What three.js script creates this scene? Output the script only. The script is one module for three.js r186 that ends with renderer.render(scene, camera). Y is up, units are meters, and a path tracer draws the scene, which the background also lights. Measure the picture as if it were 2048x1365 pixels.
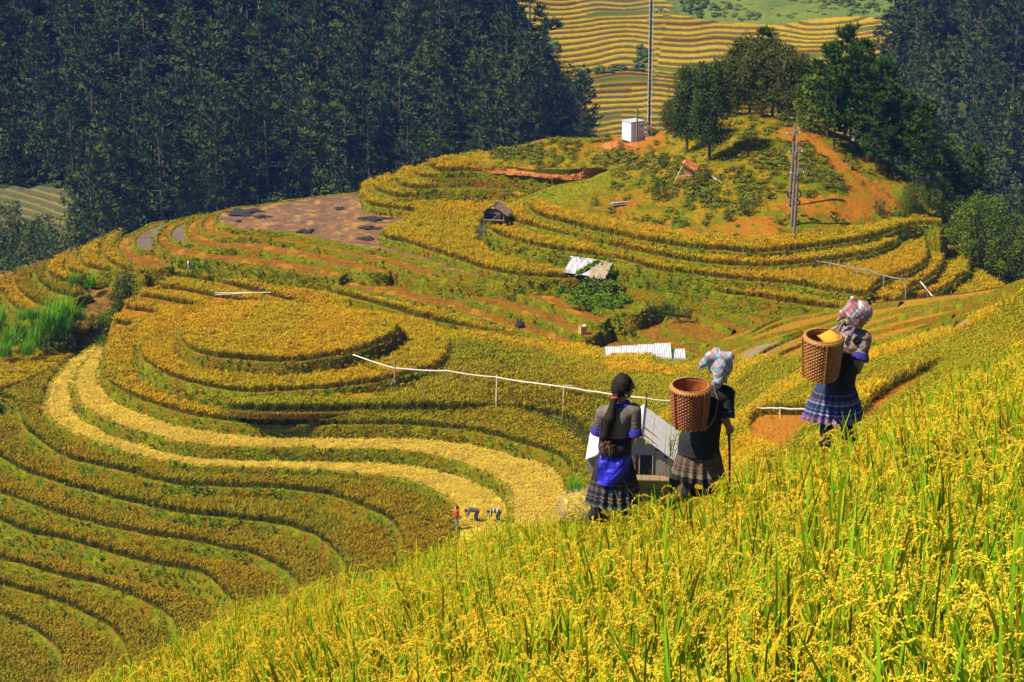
import * as THREE from 'three';
import { Sky } from 'three/addons/objects/Sky.js';
import { mergeGeometries } from 'three/addons/utils/BufferGeometryUtils.js';

// ---------- camera, sky, sun, exposure ----------
const RAD = Math.PI / 180;
const F = 4580, CX = 1024, CY = 682.5, PITCH = 16.7 * RAD;      // lens measured in pixels of the 2048 x 1365 photograph
const EYE = new THREE.Vector3(0, 100, 0);
const scene = new THREE.Scene();
const camera = new THREE.PerspectiveCamera(2 * Math.atan(CY / F) / RAD, 2048 / 1365, 0.3, 4000);
camera.position.copy(EYE);
camera.rotation.x = -PITCH;
camera.updateMatrixWorld();
const renderer = new THREE.WebGLRenderer({ antialias: true });
renderer.setSize(1024, 682);
renderer.toneMapping = THREE.LinearToneMapping;
renderer.toneMappingExposure = 1.62;
renderer.shadowMap.enabled = true;
const SUN = new THREE.Vector3(-0.78, 1.12, 0.3).normalize();
const sky = new Sky();
sky.name = 'sky';
sky.scale.setScalar(3500);
sky.material.uniforms.sunPosition.value.copy(SUN);
sky.material.uniforms.turbidity.value = 4;
sky.material.uniforms.rayleigh.value = 0.9;
sky.material.uniforms.mieCoefficient.value = 0.004;
sky.userData = { kind: 'structure', label: 'clear blue daytime sky above the hills', category: 'sky' };
scene.add(sky);
scene.environmentIntensity = 0.1;
const sun = new THREE.DirectionalLight(0xffedca, 4.8);
sun.name = 'sun';
sun.position.copy(SUN).multiplyScalar(400).add(new THREE.Vector3(0, 60, -170));
sun.target.position.set(0, 50, -170);
sun.castShadow = true;
sun.shadow.mapSize.set(4096, 4096);
Object.assign(sun.shadow.camera, { left: -160, right: 160, top: 200, bottom: -200, near: 1, far: 1200 });
scene.add(sun, sun.target);
scene.fog = new THREE.FogExp2(0x6a8ef0, 0.00013);

// ---------- small tools ----------
const V3 = (x, y, z) => new THREE.Vector3(x, y, z);
function rng(seed) { let a = seed >>> 0; return () => { a = (a + 0x6d2b79f5) | 0; let t = Math.imul(a ^ (a >>> 15), 1 | a); t = (t + Math.imul(t ^ (t >>> 7), 61 | t)) ^ t; return ((t ^ (t >>> 14)) >>> 0) / 4294967296; }; }
const clamp = (x, a = 0, b = 1) => Math.min(b, Math.max(a, x));
const lerp = (a, b, t) => a + (b - a) * t;
const smooth = (a, b, x) => { const t = clamp((x - a) / (b - a)); return t * t * (3 - 2 * t); };
const hash3 = (x, y, z) => { let h = Math.imul(x, 374761393) ^ Math.imul(y, 668265263) ^ Math.imul(z, 2147483647 ^ 61); h = Math.imul(h ^ (h >>> 13), 1274126177); return ((h ^ (h >>> 16)) >>> 0) / 4294967296; };
function noise(x, y, z = 0, per = 0) {
  const xi = Math.floor(x), yi = Math.floor(y), zi = Math.floor(z), fx = x - xi, fy = y - yi, fz = z - zi;
  const u = fx * fx * (3 - 2 * fx), v = fy * fy * (3 - 2 * fy), w = fz * fz * (3 - 2 * fz);
  const m = per ? (n => ((n % per) + per) % per) : (n => n);
  const c = (i, j, k) => hash3(m(xi + i), m(yi + j), zi + k);
  const a = lerp(lerp(c(0, 0, 0), c(1, 0, 0), u), lerp(c(0, 1, 0), c(1, 1, 0), u), v);
  if (fz === 0) return a;
  return lerp(a, lerp(lerp(c(0, 0, 1), c(1, 0, 1), u), lerp(c(0, 1, 1), c(1, 1, 1), u), v), w);
}
function fbm(x, y, z = 0, oct = 4, per = 0) { let s = 0, a = 0.5, f = 1; for (let i = 0; i < oct; i++) { s += a * noise(x * f, y * f, z * f + i * 17, per ? per * f : 0); a *= 0.5; f *= 2; } return s / (1 - Math.pow(0.5, oct)); }
const C = (r, g, b) => new THREE.Color().setRGB(r, g, b);
const usedNames = {};
function numbered(name) { const n = usedNames[name] = (usedNames[name] ?? -1) + 1; return n ? `${name}_${String(n).padStart(3, '0')}` : name; }
function tag(o, label, category, group, kind) { o.userData.label = label; o.userData.category = category; if (group) o.userData.group = group; if (kind) o.userData.kind = kind; return o; }
function shade(o) { o.castShadow = true; o.receiveShadow = true; return o; }
function mesh(name, geo, mat, parent) { const m = shade(new THREE.Mesh(geo, mat)); m.name = parent ? name : numbered(name); (parent ?? scene).add(m); return m; }
function group(name, pos, turn = 0) { const g = new THREE.Group(); g.name = numbered(name); if (pos) g.position.copy(pos); g.rotation.y = turn; scene.add(g); return g; }
function copyOf(src, pos, turn, scale) { const c = src.clone(); c.name = numbered(src.name.replace(/_\d{3}$/, '')); c.userData = { ...src.userData }; c.position.copy(pos); c.rotation.set(0, turn, 0); if (scale) typeof scale === 'number' ? c.scale.setScalar(scale) : c.scale.copy(scale); scene.add(c); return c; }

// a point of the photograph and a distance along the lens axis, or a drop below the eye, give a place in the world
function ray(u, v) { const x = (u - CX) / F, y = -(v - CY) / F; return V3(x, y * Math.cos(PITCH) - Math.sin(PITCH), -y * Math.sin(PITCH) - Math.cos(PITCH)); }
const at = (u, v, t) => ray(u, v).multiplyScalar(t).add(EYE);
const depthOfDrop = (u, v, drop) => -drop / ray(u, v).y;
const onDrop = (u, v, drop) => at(u, v, depthOfDrop(u, v, drop));
function toPixel(p) { const d = p.clone().sub(EYE), c = Math.cos(PITCH), s = Math.sin(PITCH); const yy = d.y * c - d.z * s, zz = d.y * s + d.z * c; return [CX + F * d.x / -zz, CY - F * yy / -zz, -zz]; }

// smooth surface through given depths (thin plate spline on 1/depth)
function plate(points) {
  const n = points.length, m = n + 3, A = [], S = 0.001;
  const k = (a, b) => { const d2 = ((a[0] - b[0]) ** 2 + (a[1] - b[1]) ** 2) * S * S; return d2 > 1e-12 ? d2 * Math.log(d2) : 0; };
  for (let i = 0; i < m; i++) { A.push(new Float64Array(m + 1)); }
  for (let i = 0; i < n; i++) { for (let j = 0; j < n; j++) A[i][j] = k(points[i], points[j]); A[i][i] += 0.0005; A[i][n] = A[n][i] = 1; A[i][n + 1] = A[n + 1][i] = points[i][0] * S; A[i][n + 2] = A[n + 2][i] = points[i][1] * S; A[i][m] = 1000 / points[i][2]; }
  for (let c = 0; c < m; c++) { let p = c; for (let r = c + 1; r < m; r++) if (Math.abs(A[r][c]) > Math.abs(A[p][c])) p = r; [A[c], A[p]] = [A[p], A[c]]; for (let r = 0; r < m; r++) if (r !== c) { const f = A[r][c] / A[c][c]; if (f) for (let q = c; q <= m; q++) A[r][q] -= f * A[c][q]; } }
  const w = A.map((r, i) => r[m] / r[i]);
  return (u, v) => { let s = w[n] + w[n + 1] * u * S + w[n + 2] * v * S; for (let i = 0; i < n; i++) s += w[i] * k(points[i], [u, v]); return 1000 / s; };
}
const lev = d => 50 + (d - 50) * 0.78;                          // height differences between neighbouring levels
const dr = (u, v, drop) => [u, v, depthOfDrop(u, v, lev(drop))];

function inPoly(poly, x, y) { let c = false; for (let i = 0, j = poly.length - 1; i < poly.length; j = i++) { const [xi, yi] = poly[i], [xj, yj] = poly[j]; if ((yi > y) !== (yj > y) && x < ((xj - xi) * (y - yi)) / (yj - yi) + xi) c = !c; } return c; }
function distPoly(poly, x, y, open) { let best = 1e9; for (let i = 0, n = poly.length; i < n - (open ? 1 : 0); i++) { const a = poly[i], b = poly[(i + 1) % n], dx = b[0] - a[0], dy = b[1] - a[1]; const t = clamp(((x - a[0]) * dx + (y - a[1]) * dy) / (dx * dx + dy * dy + 1e-12)); best = Math.min(best, (a[0] + dx * t - x) ** 2 + (a[1] + dy * t - y) ** 2); } return Math.sqrt(best); }
function curvePx(pts, step = 7, closed = false) { const c = new THREE.CatmullRomCurve3(pts.map(p => V3(p[0], p[1], 0)), closed, 'centripetal'); const n = Math.max(4, Math.round(c.getLength() / step)); return c.getSpacedPoints(n).slice(0, closed ? -1 : undefined).map(p => [p.x, p.y]); }

function buildGeo(pos, idx, extra = {}) { const g = new THREE.BufferGeometry(); g.setAttribute('position', new THREE.Float32BufferAttribute(pos, 3)); if (extra.uv) g.setAttribute('uv', new THREE.Float32BufferAttribute(extra.uv, 2)); if (extra.color) g.setAttribute('color', new THREE.Float32BufferAttribute(extra.color, 3)); if (idx) g.setIndex(idx); g.computeVertexNormals(); return g; }
function colored(geo, fn) { const p = geo.attributes.position, a = new Float32Array(p.count * 3), c = new THREE.Color(), v = V3(0, 0, 0); for (let i = 0; i < p.count; i++) { v.fromBufferAttribute(p, i); fn(v, c, i); a.set([c.r, c.g, c.b], i * 3); } geo.setAttribute('color', new THREE.BufferAttribute(a, 3)); return geo; }
function plain(g) { const n = g.index ? g.toNonIndexed() : g; for (const k of Object.keys(n.attributes)) if (!['position', 'normal', 'uv', 'color'].includes(k)) n.deleteAttribute(k); return n; }
function merge(list) { const l = list.map(plain); const uv = l.every(g => g.attributes.uv), col = l.every(g => g.attributes.color); for (const g of l) { if (!uv) g.deleteAttribute('uv'); if (!col) g.deleteAttribute('color'); } return mergeGeometries(l); }
const tinted = (g, c) => colored(g, (v, k) => k.copy(c));
function boxAt(w, h, d, x = 0, y = 0, z = 0, rx = 0, ry = 0, rz = 0) { const g = new THREE.BoxGeometry(w, h, d); g.applyMatrix4(new THREE.Matrix4().makeRotationFromEuler(new THREE.Euler(rx, ry, rz))); g.translate(x, y, z); return g; }
function stick(a, b, r0, r1 = r0, seg = 7) { const d = b.clone().sub(a), l = d.length(), g = new THREE.CylinderGeometry(r1, r0, l, seg, 1); g.translate(0, l / 2, 0); g.applyQuaternion(new THREE.Quaternion().setFromUnitVectors(V3(0, 1, 0), d.normalize())); g.translate(a.x, a.y, a.z); return g; }
function limb(pts, radii, seg = 6) { // tapered bent tube
  const pos = [], idx = [], n = pts.length; let side = V3(1, 0, 0.3);
  for (let i = 0; i < n; i++) { const d = pts[Math.min(i + 1, n - 1)].clone().sub(pts[Math.max(i - 1, 0)]).normalize(); if (Math.abs(d.dot(side)) > 0.95) side = V3(0, 0, 1); const a = side.clone().sub(d.clone().multiplyScalar(side.dot(d))).normalize(), b = d.clone().cross(a); for (let k = 0; k < seg; k++) { const q = k / seg * 2 * Math.PI, c = Math.cos(q) * radii[i], s = Math.sin(q) * radii[i]; pos.push(pts[i].x + a.x * c + b.x * s, pts[i].y + a.y * c + b.y * s, pts[i].z + a.z * c + b.z * s); } }
  for (let i = 0; i < n - 1; i++) for (let k = 0; k < seg; k++) { const a = i * seg + k, b = i * seg + (k + 1) % seg; idx.push(a, b, a + seg, b, b + seg, a + seg); }
  const cap = pos.length / 3; pos.push(pts[n - 1].x, pts[n - 1].y, pts[n - 1].z); for (let k = 0; k < seg; k++) idx.push((n - 1) * seg + k, (n - 1) * seg + (k + 1) % seg, cap);
  return buildGeo(pos, idx, { uv: new Array(pos.length / 3 * 2).fill(0).map((_, i) => i % 2 ? Math.floor(i / 2 / seg) * 0.3 : (Math.floor(i / 2) % seg) / seg) });
}

// ---------- materials ----------
function texture(size, fn, repeat = 1, srgb = true) { // fn(x, y in 0..1) -> [r,g,b] linear 0..1
  const d = new Uint8Array(size * size * 4), enc = c => Math.round(255 * clamp(srgb ? (c <= 0.0031308 ? 12.92 * c : 1.055 * Math.pow(c, 1 / 2.4) - 0.055) : c));
  for (let j = 0; j < size; j++) for (let i = 0; i < size; i++) { const c = fn(i / size, j / size), o = (j * size + i) * 4; d[o] = enc(c[0]); d[o + 1] = enc(c[1]); d[o + 2] = enc(c[2]); d[o + 3] = 255; }
  const t = new THREE.DataTexture(d, size, size); t.wrapS = t.wrapT = THREE.RepeatWrapping; t.magFilter = THREE.LinearFilter; t.minFilter = THREE.LinearMipmapLinearFilter; t.generateMipmaps = true; t.repeat.set(repeat, repeat); if (srgb) t.colorSpace = THREE.SRGBColorSpace; t.needsUpdate = true; return t;
}
const mix3 = (a, b, t) => [lerp(a[0], b[0], t), lerp(a[1], b[1], t), lerp(a[2], b[2], t)];
// mottled ground: palette entries [colour, threshold] blended by layered noise; one tile is 8 m
function groundTex(cols, seed, opts = {}) {
  const per = opts.per ?? 8, fine = opts.fine ?? 96;
  return texture(opts.size ?? 512, (x, y) => {
    const a = fbm(x * per, y * per, seed, 4, per), b = fbm(x * fine, y * fine, seed + 9, 2, fine), k = clamp((a - 0.28) / 0.44) * (cols.length - 1), i = Math.min(cols.length - 2, Math.floor(k));
    let c = mix3(cols[i], cols[i + 1], smooth(0.25, 0.75, k - i)); const s = 0.55 + 0.9 * b; return [c[0] * s, c[1] * s, c[2] * s];
  }, 1 / 8);
}
function bumpTex(per, seed, fine = 64) { return texture(512, (x, y) => { const h = 0.6 * fbm(x * per, y * per, seed, 4, per) + 0.4 * fbm(x * fine, y * fine, seed + 3, 2, fine); return [h, h, h]; }, 1 / 8, false); }
const std = (o) => new THREE.MeshStandardMaterial({ roughness: 0.9, side: THREE.DoubleSide, ...o });
const dull = (o) => new THREE.MeshPhysicalMaterial({ roughness: 0.95, specularIntensity: 0.2, side: THREE.DoubleSide, ...o });
const roughBump = bumpTex(24, 5), finerBump = bumpTex(60, 8, 120);
const M = {
  bankGreen: dull({ map: groundTex([[0.17, 0.105, 0.003], [0.145, 0.125, 0.002], [0.10, 0.12, 0.002], [0.17, 0.16, 0.003]], 1), bumpMap: roughBump, bumpScale: 0.22 }),
  bankBrown: dull({ map: groundTex([[0.20, 0.085, 0.004], [0.145, 0.10, 0.003], [0.11, 0.105, 0.002], [0.19, 0.115, 0.004]], 2), bumpMap: roughBump, bumpScale: 0.2 }),
  bankOrange: dull({ map: groundTex([[0.36, 0.115, 0.004], [0.25, 0.11, 0.004], [0.16, 0.13, 0.003], [0.31, 0.14, 0.004]], 3), bumpMap: roughBump, bumpScale: 0.2 }),
  soil: dull({ map: groundTex([[0.15, 0.068, 0.005], [0.22, 0.098, 0.006], [0.18, 0.085, 0.007], [0.30, 0.145, 0.012]], 4), bumpMap: roughBump, bumpScale: 0.1 }),
  paddy: dull({ map: groundTex([[0.13, 0.085, 0.012], [0.10, 0.09, 0.010], [0.16, 0.10, 0.012], [0.09, 0.10, 0.010]], 5), bumpMap: finerBump, bumpScale: 0.1 }),
  mud: std({ map: groundTex([[0.12, 0.062, 0.020], [0.16, 0.082, 0.026], [0.20, 0.10, 0.024], [0.32, 0.17, 0.03]], 6, { per: 12 }), bumpMap: finerBump, bumpScale: 0.03, roughness: 0.62 }),
  wet: std({ map: groundTex([[0.12, 0.085, 0.05], [0.16, 0.11, 0.07], [0.14, 0.09, 0.04], [0.20, 0.14, 0.08]], 7), bumpMap: finerBump, bumpScale: 0.02, roughness: 0.5 }),
  plot: dull({ map: groundTex([[0.21, 0.095, 0.005], [0.16, 0.085, 0.004], [0.25, 0.115, 0.006], [0.14, 0.095, 0.004]], 15, { per: 12 }), bumpMap: finerBump, bumpScale: 0.12 }),
  straw: dull({ map: groundTex([[0.36, 0.25, 0.02], [0.56, 0.43, 0.05], [0.46, 0.33, 0.03], [0.62, 0.48, 0.07]], 8, { fine: 48, per: 16 }), bumpMap: roughBump, bumpScale: 0.25 }),
  under: dull({ map: groundTex([[0.09, 0.075, 0.010], [0.12, 0.09, 0.010], [0.08, 0.085, 0.010], [0.13, 0.10, 0.012]], 9), bumpMap: roughBump, bumpScale: 0.1 }),
  veg: new THREE.MeshPhysicalMaterial({ vertexColors: true, roughness: 0.7, specularIntensity: 0.22, side: THREE.DoubleSide }),
  matte: dull({ vertexColors: true, roughness: 0.92, bumpMap: roughBump, bumpScale: 0.12 }),
  bark: std({ color: C(0.10, 0.075, 0.05), roughness: 0.95 }),
};

// ---------- rice plants and grass used by the thousand ----------
function bladeInto(pos, col, base, dir, len, w, bend, c0, c1, segs = 3) { // flat leaf that bends over
  const up = V3(0, 1, 0), side = dir.clone().cross(up).normalize().multiplyScalar(w / 2), p = base.clone(), d = dir.clone(); let prev = null;
  for (let s = 0; s <= segs; s++) {
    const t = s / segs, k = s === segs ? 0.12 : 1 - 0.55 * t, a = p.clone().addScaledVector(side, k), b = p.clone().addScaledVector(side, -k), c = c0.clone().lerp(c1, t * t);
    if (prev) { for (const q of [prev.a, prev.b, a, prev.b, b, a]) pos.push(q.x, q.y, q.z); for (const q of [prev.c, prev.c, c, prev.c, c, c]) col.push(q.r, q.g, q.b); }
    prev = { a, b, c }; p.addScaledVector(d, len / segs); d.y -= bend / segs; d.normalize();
  }
}
const flatGeo = (pos, col) => buildGeo(pos, null, { color: col });
function riceTuft(seed, h, leafA, leafB, ear, nLeaf = 11, nEar = 7) {
  const r = rng(seed), pos = [], col = [];
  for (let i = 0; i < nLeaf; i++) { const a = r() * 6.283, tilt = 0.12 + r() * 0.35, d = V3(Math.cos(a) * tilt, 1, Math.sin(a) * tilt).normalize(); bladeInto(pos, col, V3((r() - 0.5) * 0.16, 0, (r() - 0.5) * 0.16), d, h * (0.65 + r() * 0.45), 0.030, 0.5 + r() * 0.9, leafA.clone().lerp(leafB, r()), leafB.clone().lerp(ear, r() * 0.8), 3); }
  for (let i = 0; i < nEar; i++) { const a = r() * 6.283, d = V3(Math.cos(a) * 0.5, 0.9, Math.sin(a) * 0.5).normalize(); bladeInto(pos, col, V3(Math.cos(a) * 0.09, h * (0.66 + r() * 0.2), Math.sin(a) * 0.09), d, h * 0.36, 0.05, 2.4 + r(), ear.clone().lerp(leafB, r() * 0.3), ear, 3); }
  return flatGeo(pos, col);
}
function grassTuft(seed, h, c0, c1, n = 9, w = 0.03, open = 1) { const r = rng(seed), pos = [], col = []; for (let i = 0; i < n; i++) { const a = r() * 6.283, tilt = (0.25 + r() * 0.7) * open; bladeInto(pos, col, V3((r() - 0.5) * (open < 1 ? 0.9 : 0.2), -0.03, (r() - 0.5) * (open < 1 ? 0.9 : 0.2)), V3(Math.cos(a) * tilt, 1, Math.sin(a) * tilt).normalize(), h * (0.5 + r() * 0.6), w * (0.7 + r() * 0.6), 0.4 + r() * 1.2, c0.clone().lerp(c1, r()), c1.clone().lerp(c0, r() * 0.5), 2); } return flatGeo(pos, col); }
function leafTuft(seed, n, rad, size, c0, c1) { // small broad-leaved weed
  const r = rng(seed), pos = [], col = [];
  for (let i = 0; i < n; i++) { const a = r() * 6.283, e = r(), d = V3(Math.cos(a), 0.3 + e, Math.sin(a)).normalize(), p = d.clone().multiplyScalar(rad * Math.sqrt(r())); p.y = Math.abs(p.y) * 0.8; const t = V3(r() - 0.5, r() - 0.5, r() - 0.5).normalize(), x = d.clone().cross(t).normalize().multiplyScalar(size * (0.6 + r() * 0.6)), y = x.clone().cross(d).normalize().multiplyScalar(size * (0.6 + r() * 0.6)), c = c0.clone().lerp(c1, r()); const q = [p.clone().sub(x), p.clone().sub(y), p.clone().add(x), p.clone().add(y)]; for (const k of [0, 1, 2, 0, 2, 3]) { pos.push(q[k].x, q[k].y, q[k].z); col.push(c.r, c.g, c.b); } }
  return flatGeo(pos, col);
}
const GREEN = C(0.10, 0.145, 0.003), LIME = C(0.20, 0.23, 0.004), GOLD = C(0.55, 0.345, 0.006), AMBER = C(0.38, 0.20, 0.006), OLIVE = C(0.20, 0.16, 0.005), DEEP = C(0.055, 0.10, 0.003), EARTH = C(0.26, 0.10, 0.016);
const G = {
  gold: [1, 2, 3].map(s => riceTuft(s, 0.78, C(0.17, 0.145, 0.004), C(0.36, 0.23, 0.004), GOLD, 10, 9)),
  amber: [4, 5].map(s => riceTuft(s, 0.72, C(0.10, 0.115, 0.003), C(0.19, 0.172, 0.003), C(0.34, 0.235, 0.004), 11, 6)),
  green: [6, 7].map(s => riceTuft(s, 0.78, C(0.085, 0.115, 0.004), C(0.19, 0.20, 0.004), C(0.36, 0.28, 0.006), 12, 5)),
  grass: [8, 9].map(s => grassTuft(s, 0.34, GREEN, LIME)), weed: [10, 11].map(s => leafTuft(s, 16, 0.2, 0.06, DEEP, LIME)), dry: [12].map(s => grassTuft(s, 0.3, OLIVE, AMBER)),
  stubble: [13].map(s => grassTuft(s, 0.16, C(0.34, 0.19, 0.02), C(0.50, 0.30, 0.04), 7, 0.02)),
  strawLie: [14, 15].map(s => { const r = rng(s), pos = [], col = []; for (let i = 0; i < 18; i++) { const a = r() * 6.283; bladeInto(pos, col, V3((r() - 0.5) * 0.5, 0.03 + r() * 0.1, (r() - 0.5) * 0.5), V3(Math.cos(a), 0.35, Math.sin(a)).normalize(), 0.3 + r() * 0.35, 0.045, 0.9, C(0.58, 0.44, 0.05), C(0.74, 0.59, 0.09), 2); } return flatGeo(pos, col); }),
  tall: [16].map(s => grassTuft(s, 1.5, C(0.07, 0.22, 0.004), C(0.16, 0.38, 0.008), 190, 0.035, 0.45)),
};
function scatter(name, geo, spots, parent, tintFn, seed = 1, lean = 0) { // spots: [x,y,z,scale]
  const r = rng(seed * 7919 + spots.length), im = shade(new THREE.InstancedMesh(geo, M.veg, spots.length)), m = new THREE.Matrix4(), q = new THREE.Quaternion(), e = new THREE.Euler(), c = new THREE.Color();
  spots.forEach((s, i) => { e.set((r() - 0.5) * 0.25, r() * 6.283, (r() - 0.5) * 0.25); q.setFromEuler(e); if (lean) { const la = fbm(s[0] * 0.35, s[2] * 0.35, 41, 2) * 12.6, lk = lean * (0.3 + r() * 0.9) * smooth(0.35, 0.7, fbm(s[0] * 0.6 + 9, s[2] * 0.6, 43, 3)); q.premultiply(new THREE.Quaternion().setFromAxisAngle(V3(Math.cos(la), 0, Math.sin(la)), lk)); } const k = (s[3] ?? 1) * (0.82 + r() * 0.36); m.compose(V3(s[0], s[1], s[2]), q, V3(k, k * (0.88 + r() * 0.24), k)); im.setMatrixAt(i, m); tintFn(c, s, r); im.setColorAt(i, c); });
  im.name = parent ? name : numbered(name); im.userData.kind = 'stuff'; (parent ?? scene).add(im); return im;
}
// patchy ripeness: fields are greener or browner in places
const ripe = (c, s, r) => { const n = smooth(0.3, 0.7, fbm(s[0] * 0.22, s[2] * 0.22, 3, 4)), k = (0.7 + r() * 0.5) * lerp(0.86, 1.1, fbm(s[0] * 0.9, s[2] * 0.9, 8, 2)); c.setRGB(k * lerp(0.9, 1.06, n), k * lerp(1.03, 0.98, n), k * (0.8 + r() * 0.4)); };
const patchy = (c, s, r) => { const n = fbm(s[0] * 0.35, s[2] * 0.35, 11, 3), k = 0.65 + r() * 0.7; c.setRGB(k * lerp(1.6, 0.7, smooth(0.35, 0.65, n)), k, k); };

// ---------- level terraces: a flat top, a little bund on the lip, a sloping bank ----------
const terraces = [];
function polyArea(p) { let s = 0; for (let i = 0; i < p.length; i++) { const a = p[i], b = p[(i + 1) % p.length]; s += a[0] * b[1] - b[0] * a[1]; } return s / 2; }
function defineTerrace(d) {
  d.drop = lev(d.drop);
  let px = d.closed ? curvePx(d.lip, 7, true) : curvePx(d.lip, 7).concat(d.back ?? []);
  let poly = px.map(([u, v]) => { const p = onDrop(u, v, d.drop); return [p.x, p.z]; });
  // even spacing in the world
  const out = []; for (let i = 0; i < poly.length; i++) { const a = poly[i], b = poly[(i + 1) % poly.length], l = Math.hypot(b[0] - a[0], b[1] - a[1]), n = Math.max(1, Math.round(l / 0.45)); if (l < 1e-4) continue; for (let k = 0; k < n; k++) out.push([lerp(a[0], b[0], k / n), lerp(a[1], b[1], k / n)]); }
  poly = out; if (polyArea(poly) < 0) poly.reverse();
  const xs = poly.map(p => p[0]), zs = poly.map(p => p[1]);
  const t = { ...d, poly, y: EYE.y - d.drop, box: [Math.min(...xs), Math.max(...xs), Math.min(...zs), Math.max(...zs)] };
  terraces.push(t); return t;
}
function buildTerrace(t, index) {
  const { poly, y } = t, n = poly.length, depth = t.depth ?? 2.2, cot = t.cot ?? 0.26, seed = index * 13 + 5;
  let nor = poly.map((p, i) => { const a = poly[(i + n - 2) % n], b = poly[(i + 2) % n], dx = b[0] - a[0], dz = b[1] - a[1], l = Math.hypot(dx, dz) || 1; return [dz / l, -dx / l]; });
  for (let k = 0; k < 4; k++) nor = nor.map((_, i) => { const a = nor[(i + n - 1) % n], b = nor[i], c = nor[(i + 1) % n], x = a[0] + 2 * b[0] + c[0], z = a[1] + 2 * b[1] + c[1], l = Math.hypot(x, z) || 1; return [x / l, z / l]; });
  const g = group('rice_terrace'); tag(g, t.label, 'rice terrace', null, 'structure');
  const wob = poly.map((p, i) => (fbm(p[0] * 0.5, p[1] * 0.5, seed, 3) - 0.5));
  // flat top
  const shape = poly.map((p, i) => new THREE.Vector2(p[0] - nor[i][0] * 0.3, p[1] - nor[i][1] * 0.3)), tri = THREE.ShapeUtils.triangulateShape(shape, []), pos = [], uv = [];
  for (const p of shape) { pos.push(p.x, y + 0.01, p.y); uv.push(p.x, p.y); }
  mesh('field', buildGeo(pos, tri.flat(), { uv }), t.top ?? M.under, g);
  // bund and bank
  const rows = [[-0.4, -0.05], [-0.25, 0.07], [-0.08, 0.09], [0.02, 0.0]]; for (let k = 1; k <= 6; k++) rows.push([0.02 + depth * k / 6 * cot, -depth * k / 6]);
  const bp = [], bu = [], bi = []; let run = 0;
  for (let i = 0; i <= n; i++) {
    const p = poly[i % n], q = nor[i % n]; if (i) run += Math.hypot(p[0] - poly[i - 1][0], p[1] - poly[i - 1][1]);
    let down = 0; rows.forEach(([o, h], k) => { const rough = k < 2 ? 0 : (fbm(p[0] * 1.3 + k, p[1] * 1.3, seed + k, 3) - 0.5) * (k < 4 ? 0.14 : 0.34), oo = o + rough + wob[i % n] * 0.25; bp.push(p[0] + q[0] * oo, y + h + (k === 1 || k === 2 ? (noise(p[0] * 1.7, p[1] * 1.7, seed) - 0.4) * 0.1 : 0), p[1] + q[1] * oo); if (k) down += Math.hypot(o - rows[k - 1][0], h - rows[k - 1][1]); bu.push(run + seed * 1.7, down + seed); });
  }
  const R = rows.length; for (let i = 0; i < n; i++) for (let k = 0; k < R - 1; k++) { const a = i * R + k; bi.push(a, a + R, a + 1, a + 1, a + R, a + R + 1); }
  mesh('bank', buildGeo(bp, bi, { uv: bu }), t.bank ?? M.bankGreen, g);
  // what grows on the bank, where the bank can be seen
  const r = rng(seed + 99), grow = [], dens = t.grass ?? 4, kinds = { grass: [], weed: [], dry: [] };
  const hidden = (x, yy, z) => { for (const o of terraces) if (o !== t && o.y > yy - 0.02 && x > o.box[0] - 2 && x < o.box[1] + 2 && z > o.box[2] - 2 && z < o.box[3] + 2 && (inPoly(o.poly, x, z) || (o.y > yy + 0.05 && distPoly(o.poly, x, z) < Math.min((o.y - yy), o.depth ?? 2.2) * (o.cot ?? 0.26) + 0.1))) return true; return false; };
  if (dens) for (let i = 0; i < n; i++) {
    const p = poly[i], q = nor[i]; const dens2 = dens * 0.45 * Math.min(depth, t.seen ?? 1.6) * 1.2; let m = Math.floor(dens2 + r());
    while (m-- > 0) { const f = r() * Math.min(depth, t.seen ?? 1.6), o = 0.1 + f * cot + wob[i] * 0.25 - (r() < 0.25 ? 0.3 : 0), x = p[0] + q[0] * o + (r() - 0.5) * 0.4, z = p[1] + q[1] * o + (r() - 0.5) * 0.4, yy = y - (o < 0 ? -0.06 : f); const px = toPixel(V3(x, yy, z)); if (px[0] < -90 || px[0] > 2140 || px[1] > 1440) continue; if (hidden(x, yy, z)) continue; const nn = fbm(x * 0.5, z * 0.5, 21, 3); const bare = t.bareBank ?? 0.38; if (nn < bare * 0.75 + 0.16 && r() < 0.8) { if (r() < 0.3) kinds.dry.push([x, yy, z]); continue; } kinds[r() < 0.45 ? 'weed' : r() < 0.85 ? 'grass' : 'dry'].push([x, yy, z, 0.8 + nn * 0.5]); }
  }
  for (const k of ['grass', 'weed', 'dry']) if (kinds[k].length) scatter('bank_' + (k === 'weed' ? 'weeds' : k === 'dry' ? 'dry_grass' : 'grass'), G[k][index % G[k].length], kinds[k], g, patchy, seed);
  // the crop
  const cover = (kind, spacing, label, name, tint, scale = 1, cat = 'rice', prob = 1) => {
    const spots = [], inset = t.inset ?? 0.22; for (let x = t.box[0]; x < t.box[1]; x += spacing) for (let z = t.box[2]; z < t.box[3]; z += spacing) { const xx = x + (r() - 0.5) * spacing, zz = z + (r() - 0.5) * spacing; if (r() > prob || !inPoly(poly, xx, zz)) continue; const px = toPixel(V3(xx, y, zz)); if (px[0] < -90 || px[0] > 2140 || px[1] > 1440) continue; if (t.skip && t.skip(px[0], px[1])) continue; if (distPoly(poly, xx, zz) < inset || hidden(xx, y, zz)) continue; spots.push([xx, y, zz, scale * (t.cropScale ?? 0.88) * lerp(0.84, 1.12, fbm(xx * 0.7, zz * 0.7, 15, 2))]); }
    if (spots.length) { const o = scatter(name, G[kind][index % G[kind].length], spots, null, tint ?? ripe, seed + 1); tag(o, label, cat); }
  };
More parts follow.
